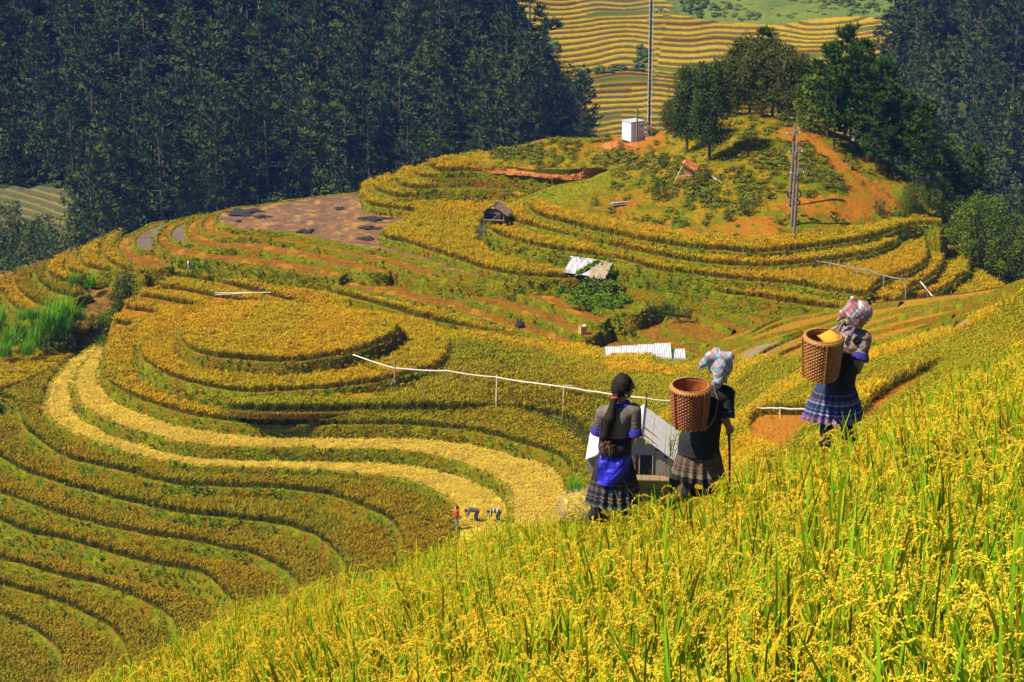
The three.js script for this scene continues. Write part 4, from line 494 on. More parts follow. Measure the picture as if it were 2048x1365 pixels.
{
  const hills = [1, 2, 3, 4, 5].map(s => riceHill(s * 31, 5)), lists = hills.map(() => []), r = rng(77);
  const spots = scatterSpots({ ...nearGrid }, 26, (u, v) => 1, 78);
  for (const s of spots) { const walk = smooth(1080, 1180, s[4]) * (1 - smooth(1740, 1820, s[4])); s[3] = lerp(1, lerp(0.68, 1, smooth(4, 40, s[5] - edgeAt(s[4]))), walk); lists[Math.floor(r() * 5)].push(s); }
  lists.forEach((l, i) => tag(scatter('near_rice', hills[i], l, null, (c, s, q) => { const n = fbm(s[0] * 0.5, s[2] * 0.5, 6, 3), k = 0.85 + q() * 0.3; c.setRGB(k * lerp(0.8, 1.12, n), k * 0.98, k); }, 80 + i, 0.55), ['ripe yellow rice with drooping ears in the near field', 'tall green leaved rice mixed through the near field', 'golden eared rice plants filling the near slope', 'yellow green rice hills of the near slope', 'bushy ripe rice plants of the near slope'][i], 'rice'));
  const tr = rng(4), tuf = []; for (let i = 0; i < 900; i++) { const u = lerp(1000, 2100, tr()), v = edgeAt(u) - 6, p = at(u, v, nearDepth(u, v)); tuf.push([p.x, p.y - 0.3, p.z - 0.5 + tr() * 0.9, 0.6]); } tag(scatter('path_grass', G.grass[0], tuf, null, (c, s, q) => { const k = 0.9 + q() * 0.6; c.setRGB(k * 1.4, k, k); }, 90), 'grass along the bund path at the walkers feet', 'grass');
}

// ---------- trees ----------
function leafQuad(pos, col, p, d, t, len, w, c) { const x = d.clone().multiplyScalar(len), y = t.clone().multiplyScalar(w / 2); const q = [p.clone().sub(y), p.clone().add(y), p.clone().add(x).addScaledVector(y, 0.4), p.clone().add(x).addScaledVector(y, -0.4)]; for (const k of [0, 1, 2, 0, 2, 3]) { pos.push(q[k].x, q[k].y, q[k].z); col.push(c.r, c.g, c.b); } }
const randDir = r => { const z = r() * 2 - 1, a = r() * 6.283, s = Math.sqrt(1 - z * z); return V3(s * Math.cos(a), z, s * Math.sin(a)); };
function pineParts(seed, H, o = {}) {
  const r = rng(seed), pos = [], col = [], wood = [], c0 = o.c0 ?? C(0.022, 0.045, 0.012), c1 = o.c1 ?? C(0.06, 0.10, 0.018), from = o.from ?? 0.32, gap = o.gap ?? 0.75, per = o.per ?? 5, wide = o.wide ?? 0.2, fan = o.fan ?? 7, size = o.size ?? 0.55;
  const bend = V3((r() - 0.5) * 0.5, 0, (r() - 0.5) * 0.5), axis = t => V3(bend.x * t * t, H * t, bend.z * t * t);
  wood.push(limb([0, 0.25, 0.5, 0.75, 1].map(t => axis(t)), [0.014, 0.011, 0.008, 0.005, 0.001].map(k => k * H), 6));
  const lop = r() * 6.283; for (let y = from * H; y < H * 0.99; y += gap * (0.7 + r() * 0.6)) {
    const t = (y / H - from) / (1 - from), reach = H * wide * Math.pow(1 - t, 0.62) * Math.min(1, 0.45 + t * 3) , p0 = axis(y / H), n = Math.max(3, Math.round(per * (1 - t * 0.4)));
    for (let b = 0; b < n; b++) {
      if (r() < 0.14) continue; const a = r() * 6.283, len = reach * (0.55 + r() * 0.6) * (1 + 0.25 * Math.cos(a - lop)) + 0.25, rise = lerp(-0.08, 0.75, t) + (r() - 0.5) * 0.3, d = V3(Math.cos(a), rise, Math.sin(a)).normalize(), e = p0.clone().addScaledVector(d, len); e.y += len * 0.12;
      if (len > 0.8) wood.push(limb([p0, p0.clone().lerp(e, 0.6).add(V3(0, -0.05 * len, 0)), e], [0.0035 * H * (1 - t) + 0.012, 0.02, 0.006], 4));
      const m = Math.max(2, Math.round(len / (size * 0.85))); for (let k = 0; k < m; k++) { const f = 0.35 + 0.65 * (k + r() * 0.6) / m, q = p0.clone().lerp(e, Math.min(f, 1.05)).add(randDir(r).multiplyScalar(size * 0.35)), tone = c0.clone().lerp(c1, clamp(r() * 0.8 + (r() < 0.2 ? 0.3 : 0))); for (let s = 0; s < fan; s++) { const dd = randDir(r); dd.y = Math.abs(dd.y) * 0.7 + 0.15; dd.addScaledVector(d, 0.55).normalize(); leafQuad(pos, col, q, dd, randDir(r).cross(dd).normalize(), size * (0.7 + r() * 0.6), size * (o.blade ?? 0.22), tone.clone().multiplyScalar(0.8 + r() * 0.4)); } }
    }
  }
  return { crown: flatGeo(pos, col), trunk: merge(wood) };
}
function broadParts(seed, H, o = {}) {
  const r = rng(seed), pos = [], col = [], wood = [], c0 = o.c0 ?? C(0.03, 0.055, 0.012), c1 = o.c1 ?? C(0.08, 0.115, 0.016), from = o.from ?? 0.3, W = o.wide ?? 0.3, lumps = o.lumps ?? 26, leaves = o.leaves ?? 85, leaf = o.leaf ?? 0.24;
  const fork = V3((r() - 0.5) * 0.3, H * (from + 0.08), (r() - 0.5) * 0.3); wood.push(limb([V3(0, -0.15, 0), V3(0.03, H * from * 0.5, 0), fork, V3((r() - 0.5) * 0.5, H * 0.8, (r() - 0.5) * 0.5)], [0.022 * H, 0.017 * H, 0.014 * H, 0.003 * H], 7));
  for (let i = 0; i < lumps; i++) {
    const t = (i + r()) / lumps, y = lerp(from, 0.95, t), prof = Math.pow(Math.sin(Math.PI * clamp((y - from + 0.08) / (1.04 - from + 0.08)) ** (o.skew ?? 0.85)), 0.6), a = i * 2.4 + r(), rad = H * W * prof * Math.sqrt(0.2 + 0.8 * r()), c = V3(Math.cos(a) * rad, y * H, Math.sin(a) * rad), R = H * (o.lump ?? 0.12) * (0.45 + r() * 1.0), tone = c0.clone().lerp(c1, r());
    wood.push(limb([fork.clone().lerp(V3(0, y * H * 0.8, 0), 0.5), c.clone().multiplyScalar(0.5).add(V3(0, y * H * 0.42, 0)), c], [0.006 * H, 0.004 * H, 0.0015 * H], 4));
    for (let k = 0; k < leaves; k++) { const d = randDir(r), q = c.clone().addScaledVector(d, R * Math.pow(r(), 0.35) * (0.75 + 0.5 * noise(d.x * 2 + i, d.y * 2, d.z * 2))); q.y -= Math.max(0, -d.y) * R * 0.25; const nrm = d.clone().add(randDir(r).multiplyScalar(0.9)).normalize(); leafQuad(pos, col, q, randDir(r).cross(nrm).normalize(), nrm.clone().cross(randDir(r)).normalize(), leaf * (0.6 + r() * 0.7), leaf * 0.7, tone.clone().lerp(c1, r() * 0.4).multiplyScalar(0.8 + r() * 0.4)); }
  }
  return { crown: flatGeo(pos, col), trunk: merge(wood) };
}
function treeThing(name, parts, pos, turn, label, grp, scale = 1, cat = 'tree') { const g = group(name, pos, turn); mesh('crown', parts.crown, M.veg, g); mesh('trunk', parts.trunk, parts.bark ?? M.bark, g); g.scale.setScalar(scale); return tag(g, label, cat, grp); }
// the wood across the valley
{
  const kinds = [1, 2, 3, 4, 5].map(s => pineParts(s * 17, 18, { per: 5, gap: 0.8, fan: 9, size: 0.74, blade: 0.26, wide: 0.18 + 0.025 * (s % 3), from: 0.16 + 0.07 * (s % 3), c0: [C(0.02, 0.045, 0.014), C(0.03, 0.06, 0.016), C(0.016, 0.036, 0.014), C(0.042, 0.07, 0.016), C(0.026, 0.055, 0.02)][s - 1], c1: [C(0.06, 0.11, 0.024), C(0.095, 0.155, 0.026), C(0.045, 0.085, 0.024), C(0.12, 0.16, 0.026), C(0.075, 0.13, 0.04)][s - 1] }));
  const soft = [1, 2, 3].map(s => broadParts(s * 23, 9, { lumps: 22, leaves: 60, leaf: 0.5, wide: 0.36, from: 0.14, lump: 0.17, c0: C(0.03, 0.06, 0.012), c1: C(0.085, 0.135, 0.018) }));
  const ridge = u => u < 430 ? lerp(590, 425, clamp(u / 430)) : u < 720 ? lerp(425, 385, (u - 430) / 290) : u < 960 ? lerp(385, 310, (u - 720) / 240) : 300;
  const r = rng(5), pick = (grid, n, lo, hi, seed, gapM, mask) => { const out = [], spots = scatterSpots(grid, 0.25, (u, v) => mask(u, v) ? 1 : 0, seed); for (const s of spots) { if (out.length >= n) break; if (out.every(q => Math.hypot(q[0] - s[0], q[2] - s[2]) > gapM)) out.push(s); } return out; };
  const shuffle = a => { for (let i = a.length - 1; i > 0; i--) { const j = Math.floor(r() * (i + 1)); [a[i], a[j]] = [a[j], a[i]]; } return a; };
  const wood = (grid, seed, mask, maskB, gapM, lab, grp, labB, grpB, nA, nB) => {
    const all = shuffle(scatterSpots(grid, 0.3, (u, v) => mask(u, v) ? 1 : 0, seed)), A = []; for (const s of all) { if (A.length >= nA) break; if (A.every(q => Math.hypot(q[0] - s[0], q[2] - s[2]) > gapM)) A.push(s); }
    const protos = kinds.map(() => null); A.forEach(s => { const k = Math.floor(r() * 5), p = V3(s[0], s[1] - 0.3, s[2]), turn = r() * 6.283, sc = 0.85 + r() * 0.55; if (!protos[k]) protos[k] = treeThing('pine_tree', kinds[k], p, turn, lab, grp, sc); else { const c = copyOf(protos[k], p, turn, V3(sc * (0.9 + r() * 0.3), sc, sc * (0.9 + r() * 0.3))); } });
    const allB = shuffle(scatterSpots(grid, 0.3, (u, v) => maskB(u, v) ? 1 : 0, seed + 7)), B = []; for (const s of allB) { if (B.length >= nB) break; if (B.every(q => Math.hypot(q[0] - s[0], q[2] - s[2]) > 4)) B.push(s); }
    const pb = soft.map(() => null); B.forEach(s => { const k = Math.floor(r() * 3), p = V3(s[0], s[1] - 0.3, s[2]), turn = r() * 6.283, sc = 0.55 + r() * 0.55; if (!pb[k]) pb[k] = treeThing('broadleaf_tree', soft[k], p, turn, labB, grpB, sc); else copyOf(pb[k], p, turn, sc); });
  };
  const clear = (u, v) => u < 150 && v > 370;
  wood(woodGrid, 91, (u, v) => u > -140 && u < 900 + v * 0.95 && v > -30 && v < ridge(u) + 120 && !clear(u, v), (u, v) => u > -140 && u < 1215 && (v > Math.max(ridge(u) - 130, 60) || (u < 260 && v > 240)) && u < 960 + v * 0.9 && v < ridge(u) + 70 && !(u < 140 && v > 380 && v < 480), 6.4, 'dark pine in the wood across the valley on the left', 'pines of the left wood', 'leafy tree along the foot of the left wood', 'leafy trees below the left wood', 230, 120);
  wood(woodRGrid, 95, (u, v) => u > 1740 && u < 2100 && v > -30 && v < 640, (u, v) => u > 1745 && u < 2100 && v > 20 && v < 600, 5.6, 'hazy pine in the wood across the valley on the right', 'pines of the right wood', 'hazy leafy tree in the wood across the valley on the right', 'leafy trees of the right wood', 62, 42);
  // undergrowth that closes the gaps
  G.thicket = [leafTuft(301, 120, 1.5, 0.3, C(0.03, 0.055, 0.012), C(0.075, 0.12, 0.016))];
  const un = scatterSpots(woodGrid, 0.22, (u, v) => u > -60 && v < ridge(u) + 60 && !(u < 140 && v > 372 && v < 545) ? 1 : 0, 97).concat(scatterSpots(woodRGrid, 0.09, () => 1, 98));
  tag(scatter('undergrowth', G.thicket[0], un.map((s, i) => [s[0], s[1], s[2], 0.6 + (i % 5) * 0.2]), null, (c, s, q) => { const k = 0.4 + q() * 0.6; c.setRGB(k, k, k); }, 99), 'dense undergrowth between the trees across the valley', 'undergrowth');
  // terraces cut into the foot of the left wood
  const nu = 60, nv = 160, pos = [], col = [], idx = [], c = new THREE.Color(), step = 0.95; for (let i = 0; i <= nu; i++) for (let j = 0; j <= nv; j++) { const u = lerp(-90, 150, i / nu), v = lerp(560, 372, j / nv), p = at(u, v, woodDepth(u, v) - 3), w = (fbm(u * 0.008, v * 0.008, 5, 2) - 0.5) * 1.5 + u * 0.012, h = (p.y + w) / step, fl = Math.floor(h), fr = h - fl; if (v < 490) p.y = (fl + smooth(0.55, 0.95, fr)) * step - w; pos.push(p.x, p.y, p.z); const n = fbm(u * 0.06, v * 0.1, 3, 3); if (v < 490) fr < 0.5 ? c.setRGB(lerp(0.10, 0.15, n), lerp(0.08, 0.11, n), 0.03) : fr < 0.68 ? c.setRGB(0.16, 0.16, 0.02) : c.setRGB(lerp(0.06, 0.10, n), 0.075, 0.025); else c.setRGB(lerp(0.08, 0.12, n), lerp(0.08, 0.10, n), 0.02); c.multiplyScalar(0.85 + 0.3 * hash3(i, j, 1)); col.push(c.r, c.g, c.b); }
  for (let i = 0; i < nu; i++) for (let j = 0; j < nv; j++) { const a = i * (nv + 1) + j; idx.push(a, a + nv + 1, a + 1, a + 1, a + nv + 1, a + nv + 2); }
  tag(mesh('wood_edge_terraces', buildGeo(pos, idx, { color: col }), std({ vertexColors: true })), 'small terraces cut into the foot of the left wood', 'terraces', null, 'structure');
  // shrubs along the edge of the far terraces
  const fg = { px: [], pts: [], nu: 40, nv: 40 }; for (let i = 0; i <= 40; i++) for (let j = 0; j <= 40; j++) { const u = lerp(950, 1850, i / 40), v = lerp(300, -20, j / 40); fg.px.push([u, v]); fg.pts.push(at(u, v, farDepth(u, v))); }
  const hedge = scatterSpots(fg, 0.7, (u, v) => inPoly([[980, 0], [1010, 60], [1070, 60], [1120, 90], [1110, 125], [1060, 130], [960, 60]], u, v) || inPoly([[1280, 95], [1305, 100], [1285, 140], [1150, 150], [1150, 140], [1270, 132]], u, v) ? 1 : inPoly([[1360, 0], [1800, 0], [1800, 30], [1640, 34], [1480, 44], [1370, 30]], u, v) ? 0.5 : 0, 103);
  tag(scatter('far_scrub', G.thicket[0], hedge.map((s, i) => [s[0], s[1], s[2], 0.4 + (i % 5) * 0.12]), null, (c, s, q) => { const k = 0.9 + q() * 0.7; c.setRGB(k * 1.2, k * 1.2, k); }, 104), 'green scrub on the far terraced hillside', 'scrub');
}
// trees of the knoll: [u, v of the foot, height in metres, kind, label]
{
  const dark = [1, 2].map(s => broadParts(s * 41, 8.4, { lumps: 50, leaves: 240, leaf: 0.18, wide: 0.17, from: 0.22, lump: 0.085, c0: C(0.022, 0.045, 0.010), c1: C(0.06, 0.09, 0.014), skew: 0.8 }));
  const olive = [1, 2, 3].map(s => broadParts(s * 43, 6.5, { lumps: 54, leaves: 230, leaf: 0.19, wide: 0.4, from: 0.12, lump: 0.15, c0: C(0.04, 0.055, 0.012), c1: C(0.10, 0.11, 0.018) }));
  const lime = [1].map(s => broadParts(s * 47, 5, { lumps: 26, leaves: 120, leaf: 0.2, wide: 0.3, from: 0.08, lump: 0.13, c0: C(0.08, 0.13, 0.010), c1: C(0.18, 0.24, 0.014) }));
  const leafy = [1, 2].map(s => broadParts(s * 53, 7, { lumps: 60, leaves: 240, leaf: 0.18, wide: 0.42, from: 0.04, lump: 0.14, c0: C(0.05, 0.085, 0.010), c1: C(0.13, 0.18, 0.014) }));
  const pine = [1, 2, 3].map(s => pineParts(s * 59, 8.2, { per: 8, gap: 0.4, fan: 11, size: 0.46, blade: 0.22, wide: 0.3, from: 0.26, c0: C(0.022, 0.06, 0.006), c1: C(0.07, 0.14, 0.008) }));
  const T = (parts, u, v, h, base, name, label, grp) => { const p = onKnoll(u, v); p.y -= 0.12; const turn = (u * 7 + v) % 6.28; return treeThing(name, parts, p, turn, label, grp, h / base); };
  T(dark[0], 1374, 306, 7.9, 8.4, 'broadleaf_tree', 'slim dark tree above the little earth roofed shelter');
  T(dark[1], 1418, 322, 8.9, 8.4, 'broadleaf_tree', 'slim dark tree casting a long shadow up the knoll');
  T(olive[0], 1345, 262, 3.0, 6.5, 'broadleaf_tree', 'small hazy tree left of the two slim dark trees');
  const O = 'olive tree on the knoll crest, ';
  T(olive[1], 1460, 228, 5.2, 6.5, 'broadleaf_tree', O + 'leftmost of the dense row'); T(olive[2], 1500, 224, 6.8, 6.5, 'broadleaf_tree', O + 'second from the left of the row'); T(olive[0], 1545, 226, 6.6, 6.5, 'broadleaf_tree', O + 'third from the left of the row'); T(olive[1], 1590, 234, 5.8, 6.5, 'broadleaf_tree', O + 'rightmost of the dense row');
  T(pine[0], 1520, 220, 7.4, 8.2, 'pine_tree', 'pine whose bare leader pokes above the olive trees'); T(pine[1], 1600, 240, 5.0, 8.2, 'pine_tree', 'small pine between the olive row and the big pines');
  T(lime[0], 1622, 262, 5.0, 5, 'broadleaf_tree', 'yellow green young tree in front of the big pines');
  const P = 'pine in the tall clump by the orange path, ';
  [[1655, 275, 8.2, 'leftmost and tallest pair'], [1690, 268, 9.4, 'reaching highest of all'], [1700, 300, 8.6, 'front left'], [1727, 288, 9.0, 'second highest tip'], [1735, 322, 8.2, 'front middle'], [1765, 312, 8.4, 'behind the front middle'], [1786, 346, 7.6, 'front right'], [1810, 352, 7.2, 'on its right shoulder'], [1848, 392, 7.8, 'bare stem at its right end'], [1668, 300, 7.2, 'low inner one'], [1752, 345, 6.6, 'short one at the front'], [1828, 372, 6.4, 'short one at the right']].forEach(([u, v, h, w], i) => T(pine[i % 3], u, v, h, 8.2, 'pine_tree', P + w));
  const S = 'leafy tree at the wood edge, ';
  T(leafy[0], 1960, 548, 6.6, 7, 'broadleaf_tree', S + 'large and pale beside the gold fields'); T(leafy[1], 1930, 505, 3.6, 7, 'broadleaf_tree', S + 'small below the knoll corner'); T(leafy[1], 2025, 575, 5.2, 7, 'broadleaf_tree', S + 'dull green at the right border'); T(lime[0], 1915, 470, 3.2, 5, 'broadleaf_tree', S + 'bright lime by the orange cutting'); T(lime[0], 1985, 560, 3.2, 5, 'broadleaf_tree', S + 'lime green low over the gold field'); T(olive[2], 2075, 560, 6.0, 6.5, 'broadleaf_tree', S + 'olive green partly outside the right border'); T(pine[2], 1945, 452, 6.8, 8.2, 'pine_tree', 'thin pine behind the pale leafy tree'); T(pine[0], 1900, 420, 5.4, 8.2, 'pine_tree', 'pine standing lower right of the tall clump'); T(leafy[0], 1875, 425, 3.2, 7, 'broadleaf_tree', S + 'rounded under the tall pines'); T(leafy[1], 1825, 425, 2.6, 7, 'broadleaf_tree', S + 'low and spreading at the path corner');
  // single bushes one can pick out
  const bush = [1, 2].map(s => broadParts(s * 61, 2, { lumps: 14, leaves: 70, leaf: 0.13, wide: 0.42, from: 0.1, lump: 0.2, c0: C(0.03, 0.055, 0.010), c1: C(0.09, 0.12, 0.012) }));
  const B = (u, v, h, label, k = 0) => T(bush[k], u, v, h, 2, 'bush', label).userData.category = 'bush';
  [[1318, 398, 1.9, 'upright bush between the plank pile and the shelter'], [1408, 368, 1.7, 'dark bush with the two pale poles in front of the shelter'], [1190, 412, 0.9, 'lone little bush left of the plank pile'], [1243, 300, 1.0, 'bush in front of the white cabin'], [1128, 300, 1.0, 'dark bush on the skyline left of the cabin'], [1390, 385, 0.9, 'small bush below the dark bush'], [1490, 430, 1.4, 'wide low bush left of the poles', 1], [1455, 440, 1.1, 'low bush next to the wide low bush', 1], [1760, 430, 1.4, 'green bush at the right foot of the path', 1], [1800, 440, 1.3, 'green bush in the dark corner under the pines', 1], [1010, 316, 0.9, 'leafy bush at the left end of the skyline', 1], [1060, 304, 0.9, 'olive bush on the left skyline', 1], [1330, 335, 1.4, 'bush left below the shelter', 1]].forEach(a => B(...a));
  for (const [u, v, h, w] of [[1300, 626, 1.2, 'leftmost'], [1330, 622, 1.1, 'second from the left'], [1362, 620, 1.2, 'third from the left'], [1400, 612, 1.0, 'rightmost'], [1350, 634, 1.2, 'low above the kidney paddy'], [1376, 634, 1.0, 'small above the kidney paddy'], [1462, 670, 0.9, 'farthest down the hollow']]) treeThing('bush', bush[1], onDrop(u, v, lev(48.9)).add(V3(0, -0.3, 0)), u % 6, 'bush on the weedy bank right of the vines, ' + w, null, h / 2, 'bush');
  const GB = (u, v, h, label, k = 0) => { const p = at(u, v, gullyDepth(u, v)); treeThing('bush', bush[k], p, u % 6, label, null, h / 2, 'bush'); };
  [[245, 605, 2.6, 'dark bush in the gully, largest of the group'], [262, 592, 2.2, 'dark bush in the gully, upper right of the largest'], [290, 570, 1.6, 'dark bush in the gully under the green bank'], [235, 625, 2.0, 'dark bush in the gully, below the largest'], [150, 690, 2.0, 'dark bush at the lower end of the gully'], [95, 722, 2.0, 'grey green bush above the curved field', 1], [130, 715, 2.2, 'dark round bush above the curved field'], [190, 665, 1.6, 'bush beside the brown gully bed', 1], [215, 662, 1.5, 'light green bush under the lowest strip', 1]].forEach(a => GB(...a));
  // tall fresh grass clumps
  const tall = G.tall[0], TG = (u, v, s, label) => { const p = at(u, v, gullyDepth(u, v) - (u < 100 ? 5 : 2)), g = mesh('tall_grass', tall, M.veg); g.position.copy(p); g.scale.set(s * 0.9, s * 0.8, s * 0.9); g.rotation.y = u; tag(g, label, 'grass'); };
  [[112, 640, 1.5, 'bright grass clump behind the tallest one'], [130, 668, 1.4, 'bright grass clump below the tallest one'], [-10, 660, 1.6, 'bright grass at the very left border'], [10, 712, 1.3, 'low bright grass above the curved field'], [55, 708, 1.2, 'second low bright grass above the curved field'], [85, 668, 1.5, 'bright grass left below the tallest clump'], [0, 640, 1.2, 'bright grass near the outermost curl'], [118, 655, 2.6, 'tallest bright green grass clump in the gully'], [95, 650, 1.6, 'bright grass clump left of the tallest one'], [135, 645, 1.5, 'bright grass clump right of the tallest one'], [65, 638, 1.1, 'upright dark green grass tuft at the gully rim'], [45, 640, 0.9, 'small grass tuft left of the upright one'], [160, 640, 1.1, 'pale green grass tuft by the brown earth'], [180, 573, 1.1, 'round bright tuft under the golden curls'], [148, 570, 1.2, 'slanting bright grass below the golden curls'], [70, 690, 1.5, 'low bright clump near the curved field'], [20, 690, 1.5, 'bright clump at the left border of the gully'], [40, 670, 1.4, 'bright clump in the middle of the gully side'], [105, 680, 1.3, 'spreading clump under the tallest grass']].forEach(a => TG(...a));
}

// ---------- people: one smooth body each, clothes and hair as parts ----------
const smin = (a, b, k) => { const h = clamp(0.5 + 0.5 * (b - a) / k); return lerp(b, a, h) - k * h * (1 - h); };
const cap = (a, b, ra, rb, flat) => { const d = b.clone().sub(a), l2 = d.lengthSq(), l = Math.sqrt(l2); return (x, y, z) => { const px = x - a.x, py = y - a.y, pz = z - a.z, s = (px * d.x + py * d.y + pz * d.z) / l2, t = clamp(s), q = Math.hypot(px - d.x * t, py - d.y * t, pz - d.z * t) - lerp(ra, rb, t); return flat ? Math.max(q, (s - 1) * l, flat > 1 ? -s * l : -9) : q; }; };
const ell = (c, rx, ry, rz) => { const m = Math.min(rx, ry, rz); return (x, y, z) => { const k = Math.hypot((x - c.x) / rx, (y - c.y) / ry, (z - c.z) / rz); return (k - 1) * m * (k < 1 ? 1 : 1 + (Math.max(rx, ry, rz) / m - 1) * 0.35); }; };
const blend = (list, k = 0.03) => (x, y, z) => { let d = 9; for (const f of list) d = smin(d, f(x, y, z), k); return d; };
function sdfGeo(fn, lo, hi, cell, paint) { // surface nets
  const nx = Math.ceil((hi.x - lo.x) / cell), ny = Math.ceil((hi.y - lo.y) / cell), nz = Math.ceil((hi.z - lo.z) / cell), D = new Float32Array((nx + 1) * (ny + 1) * (nz + 1)), I = (i, j, k) => (i * (ny + 1) + j) * (nz + 1) + k;
  for (let i = 0; i <= nx; i++) for (let j = 0; j <= ny; j++) for (let k = 0; k <= nz; k++) D[I(i, j, k)] = fn(lo.x + i * cell, lo.y + j * cell, lo.z + k * cell);
  const id = new Int32Array(nx * ny * nz).fill(-1), pos = [], idx = [], J = (i, j, k) => (i * ny + j) * nz + k;
  for (let i = 0; i < nx; i++) for (let j = 0; j < ny; j++) for (let k = 0; k < nz; k++) {
    let s = 0, x = 0, y = 0, z = 0, n = 0; const v = []; for (let c = 0; c < 8; c++) { v[c] = D[I(i + (c & 1), j + ((c >> 1) & 1), k + (c >> 2))]; if (v[c] < 0) s++; } if (s === 0 || s === 8) continue;
    for (let c = 0; c < 8; c++) for (const b of [1, 2, 4]) if (!(c & b)) { const e = c | b; if ((v[c] < 0) !== (v[e] < 0)) { const t = v[c] / (v[c] - v[e]); x += (c & 1) + (b === 1 ? t : 0); y += ((c >> 1) & 1) + (b === 2 ? t : 0); z += (c >> 2) + (b === 4 ? t : 0); n++; } }
    id[J(i, j, k)] = pos.length / 3; pos.push(lo.x + (i + x / n) * cell, lo.y + (j + y / n) * cell, lo.z + (k + z / n) * cell);
  }
  const quad = (a, b, c, d, flip) => { if (a < 0 || b < 0 || c < 0 || d < 0) return; flip ? idx.push(a, c, b, a, d, c) : idx.push(a, b, c, a, c, d); };
  for (let i = 1; i < nx; i++) for (let j = 1; j < ny; j++) for (let k = 1; k < nz; k++) { const a = D[I(i, j, k)] < 0; if (a !== D[I(i + 1, j, k)] < 0) quad(id[J(i, j - 1, k - 1)], id[J(i, j, k - 1)], id[J(i, j, k)], id[J(i, j - 1, k)], !a); if (a !== D[I(i, j + 1, k)] < 0) quad(id[J(i - 1, j, k - 1)], id[J(i - 1, j, k)], id[J(i, j, k)], id[J(i, j, k - 1)], !a); if (a !== D[I(i, j, k + 1)] < 0) quad(id[J(i - 1, j - 1, k)], id[J(i, j - 1, k)], id[J(i, j, k)], id[J(i - 1, j, k)], !a); }
  const g = buildGeo(pos, idx); return paint ? colored(g, paint) : g;
}
const cloth = (o = {}) => std({ vertexColors: true, roughness: 0.88, ...o });
const MP = { skin: std({ vertexColors: true, roughness: 0.55 }), cloth: cloth(), hair: new THREE.MeshPhysicalMaterial({ color: C(0.016, 0.010, 0.007), roughness: 0.8, specularIntensity: 0.5, side: THREE.DoubleSide }), silk: cloth({ roughness: 0.5 }) };
const SKIN = C(0.34, 0.165, 0.085), BLACK = C(0.012, 0.012, 0.016), BLUE = C(0.035, 0.03, 0.36), INDIGO = C(0.022, 0.025, 0.085);
// a frame that turns pixels of the photograph into places beside the feet
function frame(u0, v0, t) { const k = F / t, c = Math.cos(18.5 * RAD), s = Math.sin(18.5 * RAD); const J = (u, v, z = 0) => V3((u - u0) / k, ((v0 - v) / k + z * s) / c, z); J.k = k; return J; }
function fingers(hand, dir, palm, side, curl, r = 0.0085) { // five fingers from a palm; dir = along the hand, palm = towards the palm side
  const out = [], across = side.clone().normalize(); for (let i = 0; i < 4; i++) { const b = hand.clone().addScaledVector(dir, 0.035).addScaledVector(across, (i - 1.5) * 0.019), l = [0.03, 0.034, 0.032, 0.025][i], m = b.clone().addScaledVector(dir, l * (1 - curl * 0.6)).addScaledVector(palm, l * curl), e = m.clone().addScaledVector(dir, l * (0.6 - curl * 1.4)).addScaledVector(palm, l * (0.3 + 0.5 * curl)), q = e.clone().addScaledVector(dir, -l * 0.8 * curl).addScaledVector(palm, l * 0.2); out.push(cap(b, m, r, r * 0.95), cap(m, e, r * 0.95, r * 0.88), cap(e, q, r * 0.88, r * 0.75)); }
  const tb = hand.clone().addScaledVector(across, -0.03), tm = tb.clone().addScaledVector(across, -0.018).addScaledVector(dir, 0.025).addScaledVector(palm, 0.012), te = tm.clone().addScaledVector(dir, 0.022).addScaledVector(palm, 0.018); out.push(cap(tb, tm, r * 1.15, r), cap(tm, te, r, r * 0.85)); return out;
}
function headSdf(c, f, up, s = 1) { // c centre, f facing, up
  const side = f.clone().cross(up).normalize(), P = (a, b, d) => c.clone().addScaledVector(f, a * s).addScaledVector(up, b * s).addScaledVector(side, d * s);
  const base = blend([ell(P(-0.012, 0.02, 0), 0.082 * s, 0.098 * s, 0.088 * s), cap(P(0.03, -0.03, 0), P(0.045, -0.075, 0), 0.058 * s, 0.034 * s), cap(P(0.07, 0.05, 0), P(0.078, 0.02, 0), 0.02 * s, 0.02 * s)], 0.035);
  const nose = cap(P(0.084, 0.018, 0), P(0.106, -0.014, 0), 0.009 * s, 0.014 * s), lip = cap(P(0.088, -0.044, 0.018), P(0.088, -0.044, -0.018), 0.009 * s, 0.009 * s), ear = [-1, 1].map(k => ell(P(-0.012, -0.005, k * 0.082), 0.018 * s, 0.032 * s, 0.014 * s)), brow = cap(P(0.078, 0.036, 0.034), P(0.078, 0.036, -0.034), 0.012 * s, 0.012 * s), socket = [-1, 1].map(k => ell(P(0.094, 0.014, k * 0.032), 0.014 * s, 0.011 * s, 0.016 * s));
  const fn = (x, y, z) => { let d = smin(base(x, y, z), nose(x, y, z), 0.012); d = smin(d, lip(x, y, z), 0.01); d = smin(d, brow(x, y, z), 0.015); for (const e of ear) d = smin(d, e(x, y, z), 0.012); for (const q of socket) d = Math.max(d, -q(x, y, z)); return d; };
  const paint = (v, k) => { const d = v.clone().sub(c), a = d.dot(f) / s, b = d.dot(up) / s, w = Math.abs(d.dot(side)) / s; k.copy(SKIN); if (a > 0.06 && Math.abs(b + 0.044) < 0.009 && w < 0.024) k.setRGB(0.30, 0.09, 0.07); if (a > 0.055 && Math.abs(b - 0.012) < 0.008 && w > 0.016 && w < 0.048) k.setRGB(0.02, 0.015, 0.012); if (a > 0.05 && Math.abs(b - 0.037) < 0.005 && w > 0.014 && w < 0.05) k.setRGB(0.03, 0.02, 0.015); };
  return { fn, paint, P, side };
}
